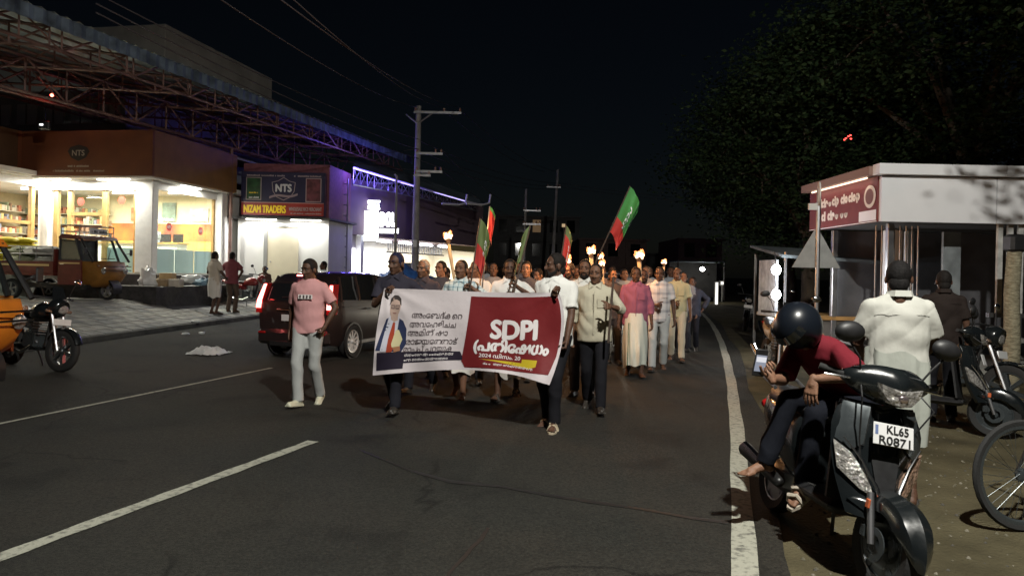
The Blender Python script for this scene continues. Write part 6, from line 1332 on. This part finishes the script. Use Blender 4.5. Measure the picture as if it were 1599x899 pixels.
sheet_o = MB().grid(lambda a, b: BF(a*BW, b*BH, -.003), 96, 40).build('banner_sheet', cloth_w, ban, 80)
def region(name, poly, m, lift, parent=sheet_o, cut=.035):
    bm = bmesh.new(); bm.faces.new([bm.verts.new((x*BW, (1-v)*BH, 0)) for x, v in poly])
    for ax in (0, 1):
        lo = min(q.co[ax] for q in bm.verts); hi = max(q.co[ax] for q in bm.verts); q = lo + cut
        while q < hi:
            bmesh.ops.bisect_plane(bm, geom=bm.verts[:] + bm.edges[:] + bm.faces[:], plane_co=[(q, 0, 0), (0, q, 0)][ax], plane_no=[(1, 0, 0), (0, 1, 0)][ax]); q += cut
    bmesh.ops.triangulate(bm, faces=bm.faces[:])
    for q in bm.verts: q.co = BF(q.co.x, q.co.y, lift)
    me = bpy.data.meshes.new(name); bm.to_mesh(me); bm.free(); me.materials.append(m); me.shade_smooth(); return link(name, me, parent)
red_o = region('red_field', [(.505, .06), (.985, .05), (.985, .74), (.97, .92), (.915, .93), (.78, .955), (.51, .965), (.487, .88)], cloth_r, .001)
blk = region('black_strip', [(.015, .745), (.475, .76), (.50, .87), (.17, .885), (.17, .95), (.02, .95)], cloth_k, .001)
def ell_poly(cx, cy, rx, ry, n=18, a0=0, a1=360): return [(cx + rx*math.cos(R(a0 + (a1-a0)*i/n)), cy + ry*math.sin(R(a0 + (a1-a0)*i/n))) for i in range(n)]
# printed portrait of a suited man with spectacles
pt = region('printed_portrait', [(.005, .72), (.03, .50), (.045, .36), (.085, .31), (.14, .38), (.165, .48), (.172, .66), (.15, .75)], mat('print_navy', (.025, .035, .09), .6), .0015)
region('shirt_print', [(.03, .735), (.05, .47), (.058, .33), (.118, .33), (.115, .5), (.09, .735)], mat('print_pale', (.58, .58, .66), .6), .0025, pt); region('tie_print', [(.085, .40), (.098, .40), (.105, .70), (.095, .745), (.065, .745), (.07, .6)], mat('print_tie', (.36, .05, .02), .6), .0035, pt)
region('book_print', [(.107, .49), (.125, .49), (.150, .60), (.135, .70), (.095, .69), (.09, .65)], mat('print_book', (.6, .55, .32), .6), .0045, pt); region('hand_print', [(.098, .69), (.14, .68), (.145, .735), (.11, .75)], mat('print_skin', (.36, .17, .09), .6), .0055, pt)
region('neck_print', [(.065, .27), (.105, .27), (.11, .37), (.09, .41), (.07, .36)], mat('print_face', (.5, .36, .3), .6), .003, pt)
fc = region('face_print', ell_poly(.0855, .215, .0295, .13, 20), mat('print_face', (.5, .36, .3), .6), .004, pt); region('hair_print', [(.052, .20), (.055, .12), (.072, .075), (.095, .08), (.113, .12), (.118, .20), (.110, .19), (.105, .15), (.085, .13), (.065, .15)], mat('print_hair', (.05, .04, .04), .6), .005, pt)
for cx in (.073, .0985): region('spectacle_print', [(cx-.0115, .195), (cx+.0115, .195), (cx+.0105, .24), (cx-.0105, .24)], mat('print_spec', (.1, .07, .07), .6), .006, pt); region('spectacle_lens_print', [(cx-.009, .204), (cx+.009, .204), (cx+.008, .231), (cx-.008, .231)], mat('print_lens', (.36, .26, .22), .6), .007, pt)
region('mouth_print', [(.075, .285), (.098, .285), (.094, .295), (.08, .295)], mat('print_mouth', (.25, .1, .09), .6), .006, pt)
tx = lambda u, v, l: BF(u, v, .002 + l)
for s, u0, u1, v_, kn in (('അംേബദ്കെറ', .185, .465, .345, None), ('അവേഹളിചച', .18, .435, .455, {7: -3.2}), ('അമിത് ഷാ', .175, .395, .56, None), ('രാജയേതതാട്', .17, .455, .665, {2: -3, 5: -3.4}), ('മാപപ് പറയുക', .163, .435, .755, {2: -3.2})):
    lettering('slogan_letters', s, tx, .062, ink, sheet_o, x=u0*BW, y=(1-v_)*BH, width=(u1-u0)*BW, offset=.005, kern=kn, cut=.05)
lettering('party_letters', 'SDPI', tx, .20, inkw, red_o, x=.625*BW, y=(1-.565)*BH, width=.235*BW, offset=.04, cut=.05)
lettering('protest_letters', '(പതിേഷധം', tx, .115, inkw, red_o, x=.545*BW, y=(1-.735)*BH, width=.39*BW, offset=.045, cut=.05)
dl_ = lettering('date_letters', '2024 ഡിസം. 20', tx, .042, inkw, red_o, x=.575*BW, y=(1-.82)*BH, width=.215*BW, offset=.015, cut=.06)
region('yellow_brush', [(.575, .845), (.80, .85), (.80, .805), (.885, .80), (.885, .87), (.845, .905), (.74, .885)], yell, .0015, red_o)
scrawl('small_letters', tx, .60*BW, .085*BH, .27*BW, .022, inkw, red_o, 5); scrawl('small_letters', tx, .17*BW, .192*BH, .27*BW, .026, inkw, blk, 6); scrawl('small_letters', tx, .17*BW, .135*BH, .25*BW, .026, inkw, blk, 7)

# ================================================================== PEOPLE IN PLACE
def P(label, px=None, py=None, Y=None, z=.006, face=-8, cat='person', flw=None, frw=None, hlw=None, hrw=None, plw=None, prw=None, xy=None, H=1.70, **kw):
    if xy: loc = Vector((xy[0], xy[1], z))
    elif Y: q = W(px, 430, Y); loc = Vector((q.x, Y, z))
    else: loc = G(px, py, z)
    fa = R(face); k = H/1.70; inv = (Matrix.Translation(loc) @ Matrix.Rotation(fa, 4, 'Z') @ Matrix.Scale(k, 4)).inverted(); i3 = Matrix.Rotation(-fa, 3, 'Z')
    if flw is not None: kw['fl'] = inv @ Vector(flw)
    if frw is not None: kw['fr'] = inv @ Vector(frw)
    if hlw is not None: kw['hl'] = inv @ Vector(hlw)
    if hrw is not None: kw['hr'] = inv @ Vector(hrw)
    if plw is not None: kw['pl'] = i3 @ Vector(plw)
    if prw is not None: kw['pr'] = i3 @ Vector(prw)
    return person(label, loc, fa, H=H, cat=cat, **kw)
MG = 'marchers in the procession'
walkA = dict(fl=(.10, -.20, .09), fr=(-.09, .24, .12), ankle_pitch=(-.15, .45)); walkB = dict(fl=(.09, .24, .12), fr=(-.10, -.20, .09), ankle_pitch=(.45, -.15))
t1, i1 = P('man in pink printed T-shirt and pale grey jeans walking beside the banner', 479, 632, H=1.64, face=-9, skin='dark', top='tshirt', topc=(.52, .27, .27), bot='trousers', botc=(.36, .37, .36), shoes='shoe', shoec=(.5, .5, .38), hair='front', head=(R(-20), R(8)), hl=(.235, -.07, .93), hlk='grip', pl=(1, .5, 0), hr=(-.27, .10, .86), fl=(.075, .20, .11), fr=(-.03, -.16, .09), ankle_pitch=(.35, -.12), vox=.013, group=MG)
up = i1['up']
pr_ = MB().cbox((0, 0, 0), (.17, .006, .05), M=Matrix.Translation(up(.02, -.141, 1.27))).build('chest_print', mat('print_white', (.72, .68, .66), .6), i1['shirt'])
for x in (-.062, -.02, .02, .06): MB().cbox((0, 0, 0), (.02, .004, .036), M=Matrix.Translation(up(.02 + x, -.1455, 1.27))).build('print_mark', mat('print_dark', (.08, .06, .06), .6), pr_)
P('man in dark shirt and black trousers holding the left end of the banner', 614, 641, face=-14, H=1.73, skin='dark', top='shirt', topc=(.03, .028, .04), botc=(.015, .015, .02), hair='thick', hairc=(.012, .014, .035), head=(R(-12), R(3)), hrw=W(603, 455, 7.63), hrk='grip', hlw=W(640, 468, 7.72), hlk='grip', prw=(-.6, .2, -1), vox=.013, group=MG, **walkA)
P('grey haired man in dark shirt behind the banner, second from its left end', 657, 612, face=-12, H=1.68, skin='mid', top='shirt', topc=(.045, .04, .05), botc=(.015, .015, .02), hair='receding', hairc=(.16, .15, .14), head=(R(-14), R(2)), vox=.014, group=MG, **walkB)
P('man in light blue checked shirt and white mundu behind the banner middle', 716, 621, face=-10, H=1.68, skin='mid', topmat=plaid_mat('blue_check', (.55, .62, .62), (.18, .3, .36), 16), bot='mundu', mundu_h=.34, botc=(.62, .6, .56), shoes='bare', hair='receding', beard='m', head=(R(-12), R(-6)), hlw=W(738, 450, 8.6), hlk='grip', vox=.014, group=MG, **walkA)
P('moustached man in open white shirt and white mundu behind the red banner half', 792, 622, face=-5, H=1.70, skin='dark', topc=(.68, .68, .66), bot='mundu', mundu_h=.32, botc=(.64, .62, .58), shoes='sandal', hair='thick', beard='m', head=(R(4), R(2)), hlw=W(808, 448, 8.5), hlk='grip', vox=.014, group=MG, **walkB)
P('bearded man in white shirt and black trousers holding the right end of the banner', 862, 667, face=-22, H=1.74, skin='dark', topc=(.66, .66, .63), botc=(.012, .012, .015), shoes='sandal', shoec=(.5, .42, .3), hair='thick', beard='f', head=(R(-52), R(2)), hrw=W(864, 459, 6.92), hrk='grip', hlw=W(884, 543, 6.95), hlk='grip', prw=(-.15, 1, -.9), vox=.012, group=MG, fl=(.06, -.12, .092), fr=(-.08, .12, .10), ankle_pitch=(0, .2))
P('moustached stout man in khaki shirt carrying a stick right of the banner', 926, 641, face=-12, H=1.66, skin='mid', topc=(.47, .44, .34), botc=(.014, .014, .018), shoes='shoe', hair='receding', beard='m', belly=.05, head=(R(-6), R(2)), hlw=W(954, 479, 7.72), hlk='grip', plw=(1, .3, -.8), hr=(-.28, .06, .84), sleeves=1.4, vox=.012, group=MG, **walkA)
P('bearded man in plain white shirt just behind the khaki shirted man', 913, Y=9.1, face=-8, H=1.72, skin='mid', topc=(.66, .66, .62), botc=(.05, .05, .06), hair='short', beard='f', head=(R(-4), 0), vox=.015, group=MG)
P('man in magenta pink shirt and white mundu with green border', 990, 588, face=-8, H=1.66, skin='dark', topc=(.27, .095, .15), bot='mundu', mundu_h=.17, edge=True, botc=(.55, .58, .52), shoes='bare', hair='thick', sleeves=1.55, head=(R(-2), R(4)), vox=.014, group=MG, belly=.03, **walkA)
P('man in pale patterned shirt and pale trousers beside the magenta shirt', 1027, 578, face=-10, H=1.68, skin='dark', topmat=plaid_mat('grey_pattern', (.6, .58, .58), (.3, .3, .33), 7), botc=(.46, .48, .48), shoes='sandal', hair='short', head=(R(-8), R(4)), hr=(-.05, -.22, 1.08), hrk='grip', vox=.015, group=MG, **walkB)
P('balding man in pale yellow shirt and cream trousers near the edge line', 1055, 563, face=-14, H=1.68, skin='mid', topc=(.5, .47, .3), botc=(.5, .46, .36), shoes='sandal', hair='bald', beard='m', head=(R(-22), R(6)), hr=(-.04, -.2, 1.06), hrk='grip', vox=.016, group=MG, **walkA)
P('youth in open dark jacket walking nearest the edge line', 1079, 549, face=-18, H=1.52, skin='dark', top='jacket', topc=(.03, .032, .045), botc=(.016, .016, .02), hair='short', head=(R(-20), R(4)), hl=(.24, .08, .98), pl=(1, .6, 0), vox=.016, group=MG, **walkB)
bg = [(887, 10.3, 'bearded man in dark shirt under the red flag', (.06, .05, .05), 'f'), (742, 9.9, 'man in white shirt half hidden by the leaning green flag', (.6, .6, .58), None), (822, 10.4, 'dark shirted man between white shirt and bearded banner holder', (.05, .05, .06), None), (688, 10.4, 'dark shirted man left of the raised torch', (.05, .05, .06), None), (957, 12.4, 'dark shirted man whose face shows between khaki and magenta shirts', (.06, .05, .05), 'm'),
      (1009, 13.4, 'tall man at the back above the patterned shirt', (.3, .28, .27), None), (1003, 12.2, 'bearded man in pinkish shirt behind the magenta shirt', (.4, .25, .25), 'f'), (1067, 14.6, 'man in grey shirt behind the pale yellow shirt', (.16, .16, .17), None), (841, 12.2, 'man at the back behind the banner holder in white', (.2, .2, .2), None), (872, 13.0, 'man at the back beneath the first flame', (.1, .1, .11), 'm'), (938, 12.6, 'man at the back beneath the paired torches', (.12, .1, .1), None), (975, 14.0, 'man at the back left of the tallest torch stick', (.3, .3, .3), None), (770, 12.2, 'man at the back behind the red pennant', (.25, .24, .24), None)]
for px_, Y_, lab, c_, bd_ in bg:
    ph_ = random.uniform(-1, 1); P(lab, px_, Y=Y_, face=random.uniform(-20, 4), H=random.uniform(1.60, 1.76), wide=random.uniform(.93, 1.1), skin=random.choice(['dark', 'mid', 'warm']), topc=c_, botc=(.03, .03, .035), hair=random.choice(['short', 'thick', 'front', 'receding']), beard=bd_, head=(R(random.uniform(-35, 25)), R(random.uniform(-8, 8))), lean=R(random.uniform(-3, 5)), hl=(.26, -.05 - .16*ph_, .86), hr=(-.26, -.05 + .16*ph_, .86), fl=(.1, -.18*ph_, .1), fr=(-.1, .18*ph_, .1), vox=.02, group=MG, lowpoly=True)
for k, (px_, Y_) in enumerate(((700, 12.5), (728, 13.5), (755, 14.5), (790, 13.2), (812, 14.8), (858, 14.2), (900, 13.0), (916, 15.5), (950, 15.2), (990, 15.8), (1020, 16.2), (1044, 16.8), (880, 16.5), (835, 16.0))):
    P(['pale shirted head glimpsed left of the raised torch at the back', 'back row head between the left torch and the checked shirt', 'back row head just left of the drooping olive flag', 'back row head above the open white shirt', 'back row head between two white shirts under the dark stick', 'back row head right above the banner holder with beard', 'back row head between red flag and pale torch stick', 'farthest back row head above the bearded man in plain white', 'back row head above the walking stick', 'back row head above the magenta shirt', 'back row head above the patterned shirt', 'back row head right of the small rightmost torch', 'farthest back row head under the red flag', 'farthest back row head left of the bearded banner holder'][k], px_ + random.uniform(-6, 6), Y=Y_, face=random.uniform(-22, 4), H=random.uniform(1.60, 1.78), wide=random.uniform(.93, 1.1), skin=random.choice(['dark', 'mid']), topc=random.choice([(.5, .5, .48), (.12, .12, .14), (.3, .2, .16), (.2, .25, .3), (.4, .36, .25)]), botc=random.choice([(.03, .03, .035), (.3, .3, .27)]), hair=random.choice(['short', 'thick', 'front', 'receding', 'bald']), beard=random.choice([None, 'm', 'f']), head=(R(random.uniform(-30, 25)), R(random.uniform(-6, 8))), vox=.024, group='marchers in the back rows', lowpoly=True)
SB = 'bystanders by the shops'
q = G(334, 491, .2); P('man in cream shirt and folded white mundu seen from behind by the paving edge', xy=(q.x, q.y), z=FZ(q.x, q.y) + .01, face=150, H=1.74, skin='dark', topc=(.5, .45, .38), bot='folded', botc=(.62, .6, .56), shoes='sandal', shoec=(.03, .03, .03), hair='short', vox=.017, group=SB, hl=(.2, -.2, 1.0), hr=(-.2, -.2, 1.0))
q = G(361, 488, .2); P('man in dark rose shirt and brown trousers with hands on hips by the paving', xy=(q.x, q.y), z=FZ(q.x, q.y) + .01, face=172, H=1.76, skin='dark', topc=(.17, .05, .06), botc=(.09, .065, .05), shoes='sandal', shoec=(.05, .04, .03), hair='short', vox=.017, group=SB, hr=(-.19, -.05, 1.0), pr=(-1, .5, 0), hl=(.2, -.1, .98), pl=(1, .5, 0))
P('boy in white shirt standing beyond the car roof', 505, Y=20.5, z=.006, face=-60, H=1.74, skin='dark', topc=(.5, .55, .56), botc=(.1, .1, .1), vox=.02, group=SB, lowpoly=True)
P('man in brown shirt low by the white wall beyond the car', 413, Y=23.6, z=.02, face=0, H=1.56, skin='dark', topc=(.1, .06, .05), botc=(.06, .06, .06), vox=.02, group=SB, lowpoly=True)
q = Vector(SH_O) + Matrix.Rotation(SH_R, 3, 'Z') @ Vector((-2.2, 3.3, 0)); P('shopkeeper behind the counter inside the lit shop', xy=(q.x, q.y), z=FLZ + .005, face=60, H=1.68, skin='mid', topc=(.2, .22, .24), botc=(.05, .05, .06), vox=.02, group=SB, lowpoly=True)
P('man in white shirt and white mundu standing with his back to the camera', 1404, Y=4.95, z=.005, face=168, H=1.675, skin='dark', topc=(.46, .46, .42), bot='folded', mundu_h=.46, botc=(.38, .40, .36), shoes='sandal', shoec=(.03, .025, .02), hair='thick', hairc=(.010, .009, .009), head=(R(-14), R(6)), hr=(-.16, -.26, .98), hl=(.16, -.26, .98), vox=.010, belly=.03, hem=.97, wide=1.06)
P('man in dark brown shirt beyond the white shirted man', 1474, Y=7.9, z=.005, face=160, H=1.66, skin='dark', topc=(.022, .016, .014), botc=(.012, .012, .014), shoes='shoe', hair='thick', hl=(.1, -.3, 1.0), vox=.015)

# --- the helmeted rider sitting sideways on the scooter, thumbing his phone
rl_ = (2.13, 4.44)
tr_, ir = P('rider in dark red T-shirt and black helmet sitting sideways on the scooter', xy=rl_, z=.005, face=-64, H=1.60, skin='warm', top='tshirt', topc=(.14, .014, .022), botc=(.006, .007, .011), shoes='bare', headgear='helmet', lean=R(50), head=(R(4), R(10)), pelvis=(0, 0, .90),
            hlw=W(1270, 592, 4.02), hlk='droop', plw=(.9, -.6, .1), hrw=W(1205, 592, 4.12), hrk='grip', prw=(.2, .5, -1), wrist_dir=((.05, -.25, -1), (-.35, -.2, .9)), palm=((-.3, 1, 0), None), flw=(1.74, 4.21, .36), frw=(1.56, 4.37, .435), kneepole=(0, -.5, 1), ankle_pitch=(.35, .1), vox=.009, sleeves=.9)
# correct palm of the drooping hand is handled by wrist direction; helmet over the head
hm_ = MB(); HMx = ir['HM']; rings = []
for j in range(15):
    e = -math.pi/2*.78 + (math.pi/2 + math.pi/2*.78)*j/14; rg = []
    for i in range(28):
        a = 2*math.pi*i/28; d = Vector((math.cos(e)*math.sin(a), -math.cos(e)*math.cos(a), math.sin(e))); p = Vector((d.x*.138, d.y*.162, d.z*.158)); fr_ = max(0, -d.y)
        if fr_ > .55 and p.z < .045: p = p*.86
        rg.append(HMx @ (p + Vector((0, .012, .03))))
    rings.append(rg)
hm_.loft(rings); helm = hm_.build('helmet', mat('helmet_black', (.006, .008, .012), .3, spec=.35), tr_, 50)
vz = MB(); rings = []
for z_ in (.055, .085, .115): rings.append([HMx @ Vector((.128*math.sin(R(a))*(1.02 - (z_-.055)*2), .012 - .158*math.cos(R(a))*(1.02 - (z_-.055)*1.6), .03 + z_)) for a in range(-70, 71, 10)])
vz.loft(rings, caps=False, closed=False).build('visor', dark_glass, helm, 60)
MB().tube([HMx @ Vector((-.08, -.02, -.03)), HMx @ Vector((-.04, -.05, -.12)), HMx @ Vector((.04, -.05, -.12)), HMx @ Vector((.08, -.02, -.03))], .007, 6).build('chin_strap', black_plastic, helm)
MB().lathe([(.038, -.012), (.04, .0), (.038, .012), (.034, .012), (.034, -.012), (.038, -.012)], 18, 'Z', M=Matrix.Translation(ir['el'].lerp(ir['wl'], .22)) @ basis(ir['wl'] - ir['el'], (0, 1, 0)).to_4x4()).build('wrist_band', black_plastic, tr_)
# pale sandal on his near foot
SMx = Matrix.Translation(ir['fl']) @ Matrix.Rotation(R(10), 4, 'Z') @ Matrix.Rotation(.35, 4, 'X')
sd = MB().prism([(-.035, .07), (.035, .07), (.045, -.06), (.042, -.15), (.02, -.2), (-.02, -.19), (-.046, -.13), (-.042, -.05)], 'Z', -.096, -.076, M=SMx).build('sandal', mat('pale_sandal', (.36, .32, .26), .6), tr_)
for k, (y0, z0_) in enumerate(((-.12, -.03), (-.065, -.008))): MB().tube([SMx @ Vector((-.05, y0, -.08)), SMx @ Vector((-.03, y0-.01, z0_)), SMx @ Vector((.02, y0-.01, z0_+.008)), SMx @ Vector((.05, y0, -.08))], .016, 8).build('strap', mat('pale_sandal', (.36, .32, .26), .6), sd)
ph = thing('smartphone', 'black smartphone with lit screen held up by the rider', 'phone', W(1187, 566, 4.09)); ph.rotation_euler = Euler((R(8), R(6), R(12)))
MB().cbox((0, 0, 0), (.078, .010, .158), bev=.006).build('case', black_plastic, ph); scn = MB().box(-.033, .033, -.0075, -.0055, -.05, .045).build('screen', emat('phone_screen', (.55, .6, .75), .45), ph); MB().box(-.03, .03, -.0085, -.0077, .005, .035).build('screen_picture', emat('phone_bright', (.9, .9, .95), .8), scn)

# ================================================================== FLAGS, STICKS AND TORCHES
fgreen = mat('flag_green', (.045, .22, .05), .7, var=.1); fred = mat('flag_red', (.42, .03, .025), .7, var=.1); fwhite = mat('flag_white', (.7, .7, .7), .7); stick_m = mat('dark_stick', (.06, .04, .03), .7); bamboo = mat('bamboo', (.42, .33, .2), .7, var=.2, vscale=6)
def flag(label, base, tip, hoist, fly, droop, split, cols, seed, sgn=1, mark=None):
    base, tip = Vector(base), Vector(tip); t = thing('flag', label, 'flag', base, 0, 'flags above the procession'); d = tip - base; dn = d.normalized(); MB().tube([(0, 0, 0), d], [.011, .008], 8).build('pole', stick_m if seed % 2 else steel, t)
    side_ = Vector((sgn, -.25, 0)).normalized()
    def fn(a, b, lift=0):                      # a along fly, b down the hoist
        p = d - dn*hoist*b; g = droop*(.55 + .45*a); dr = side_*math.cos(g) + Vector((0, 0, -1))*math.sin(g)
        w = .05*math.sin(a*7 + b*4 + seed)*a + .03*math.sin(a*13 - b*7 + seed*2)*a
        return p + dr*fly*a*(1 - .25*b*(1 if droop > .8 else 0)) + Vector((0, -1, 0))*(w + lift)
    nb = 24; na = 16
    for k, (b0, b1, m) in enumerate(split):
        MB().grid(lambda a, b: fn(a, b0 + (b1-b0)*(1-b)), na, max(3, int(nb*(b1-b0)))).build('flag_cloth', m, t, 80)
    if mark: scrawl('flag_print', lambda u, v, l: fn(.42 + v*1.6*mark, .25 + u*.9, .006), .0, .0, .5, .13, fwhite, t, seed, .28)
    return t
flag('big green and red flag flying highest above the marchers', W(903, 470, 9.3), W(984, 291, 8.9), .62, .34, 1.28, [(0, .66, fgreen), (.66, 1, fred)], None, 3, 1, 1.0)
flag('drooping green flag with red lower half left of the white shirt', W(731, 470, 8.5), W(750, 341, 8.5), .52, .36, 1.25, [(0, .55, mat('flag_olive', (.11, .15, .05), .7)), (.55, 1, fred)], None, 5, 1, 1.0)
flag('plain red pennant behind the olive drooping flag', W(752, 460, 9.6), W(765, 322, 9.6), .40, .2, 1.2, [(0, .12, fgreen), (.12, 1, fred)], None, 6, 1)
flag('dull green flag on dark leaning stick above the white shirted man', W(801, 462, 8.3), W(828, 352, 8.4), .42, .3, 1.2, [(0, 1, mat('flag_olive', (.11, .15, .05), .7))], None, 7, -1, 1.0)
flag('red flag with white star hanging behind the bearded banner holder', W(866, 470, 9.8), W(884, 352, 9.8), .72, .3, 1.35, [(0, .16, mat('flag_olive', (.11, .15, .05), .7)), (.16, 1, fred)], None, 9, 1, .5)
stk = MB().tube([W(950, 535, 7.7), W(958, 432, 7.72)], .013, 8).build('walking_stick', stick_m, None); tag(stk, 'thin dark stick held upright by the khaki shirted man', 'stick')
flame_m = emat('flame_core', (1, .60, .34), 5); flame_o = emat('flame_outer', (1, .26, .07), 2.2)
def torch(label, top, bot, Y, s=1.0, watt=40):
    s *= .85
    a, b = W(*top, Y), W(*bot, Y); t = thing('torch', label, 'torch', b, 0, 'burning torches'); d = a - b
    MB().tube([(0, 0, 0), d], [.02*s, .03*s], 8).build('handle', bamboo, t); MB().tube([d*.93, d*1.0 + Vector((0, 0, .03))], [.036*s, .04*s], 10).build('wick', mat('charred_wick', (.03, .02, .015), .9), t)
    sd = len(label); lump(MB(), (d.x, d.y, d.z + .045*s), (.062*s, .05*s, .05*s), .55, sd, 14, 9).build('flame', flame_m, t, 80)
    lump(MB(), (d.x + .03*s, d.y, d.z + .085*s), (.035*s, .03*s, .045*s), .7, sd + 3, 12, 8).build('flame_tongue', flame_o, t, 80); lump(MB(), (d.x - .04*s, d.y, d.z + .06*s), (.03*s, .03*s, .04*s), .7, sd + 5, 12, 8).build('flame_tongue', flame_o, t, 80)
    light('flame_light', 'POINT', d + Vector((0, -.12, .2)), watt, (1, .45, .16), .06, None, t); return t
torch('burning torch raised left of the checked shirt, before the showroom', (699, 374), (714, 462), 9.2, 1.0)
torch('burning torch glowing before the red flag', (884, 413), (880, 470), 10.2, 1.2)
torch('burning torch on a pale stick behind the bearded man in plain white', (923, 397), (926, 470), 10.0, 1.1)
torch('burning torch, upper of the close pair behind the khaki shirt', (938, 404), (942, 470), 12.2, .9); torch('burning torch, lower of the close pair behind the khaki shirt', (940, 415), (944, 470), 11.6, .9)
torch('brightest burning torch right above the magenta shirt', (998, 404), (1001, 470), 11.8, 1.4, 18); torch('small burning torch above the pale yellow shirt, rightmost', (1037, 412), (1032, 470), 14.0, .9)
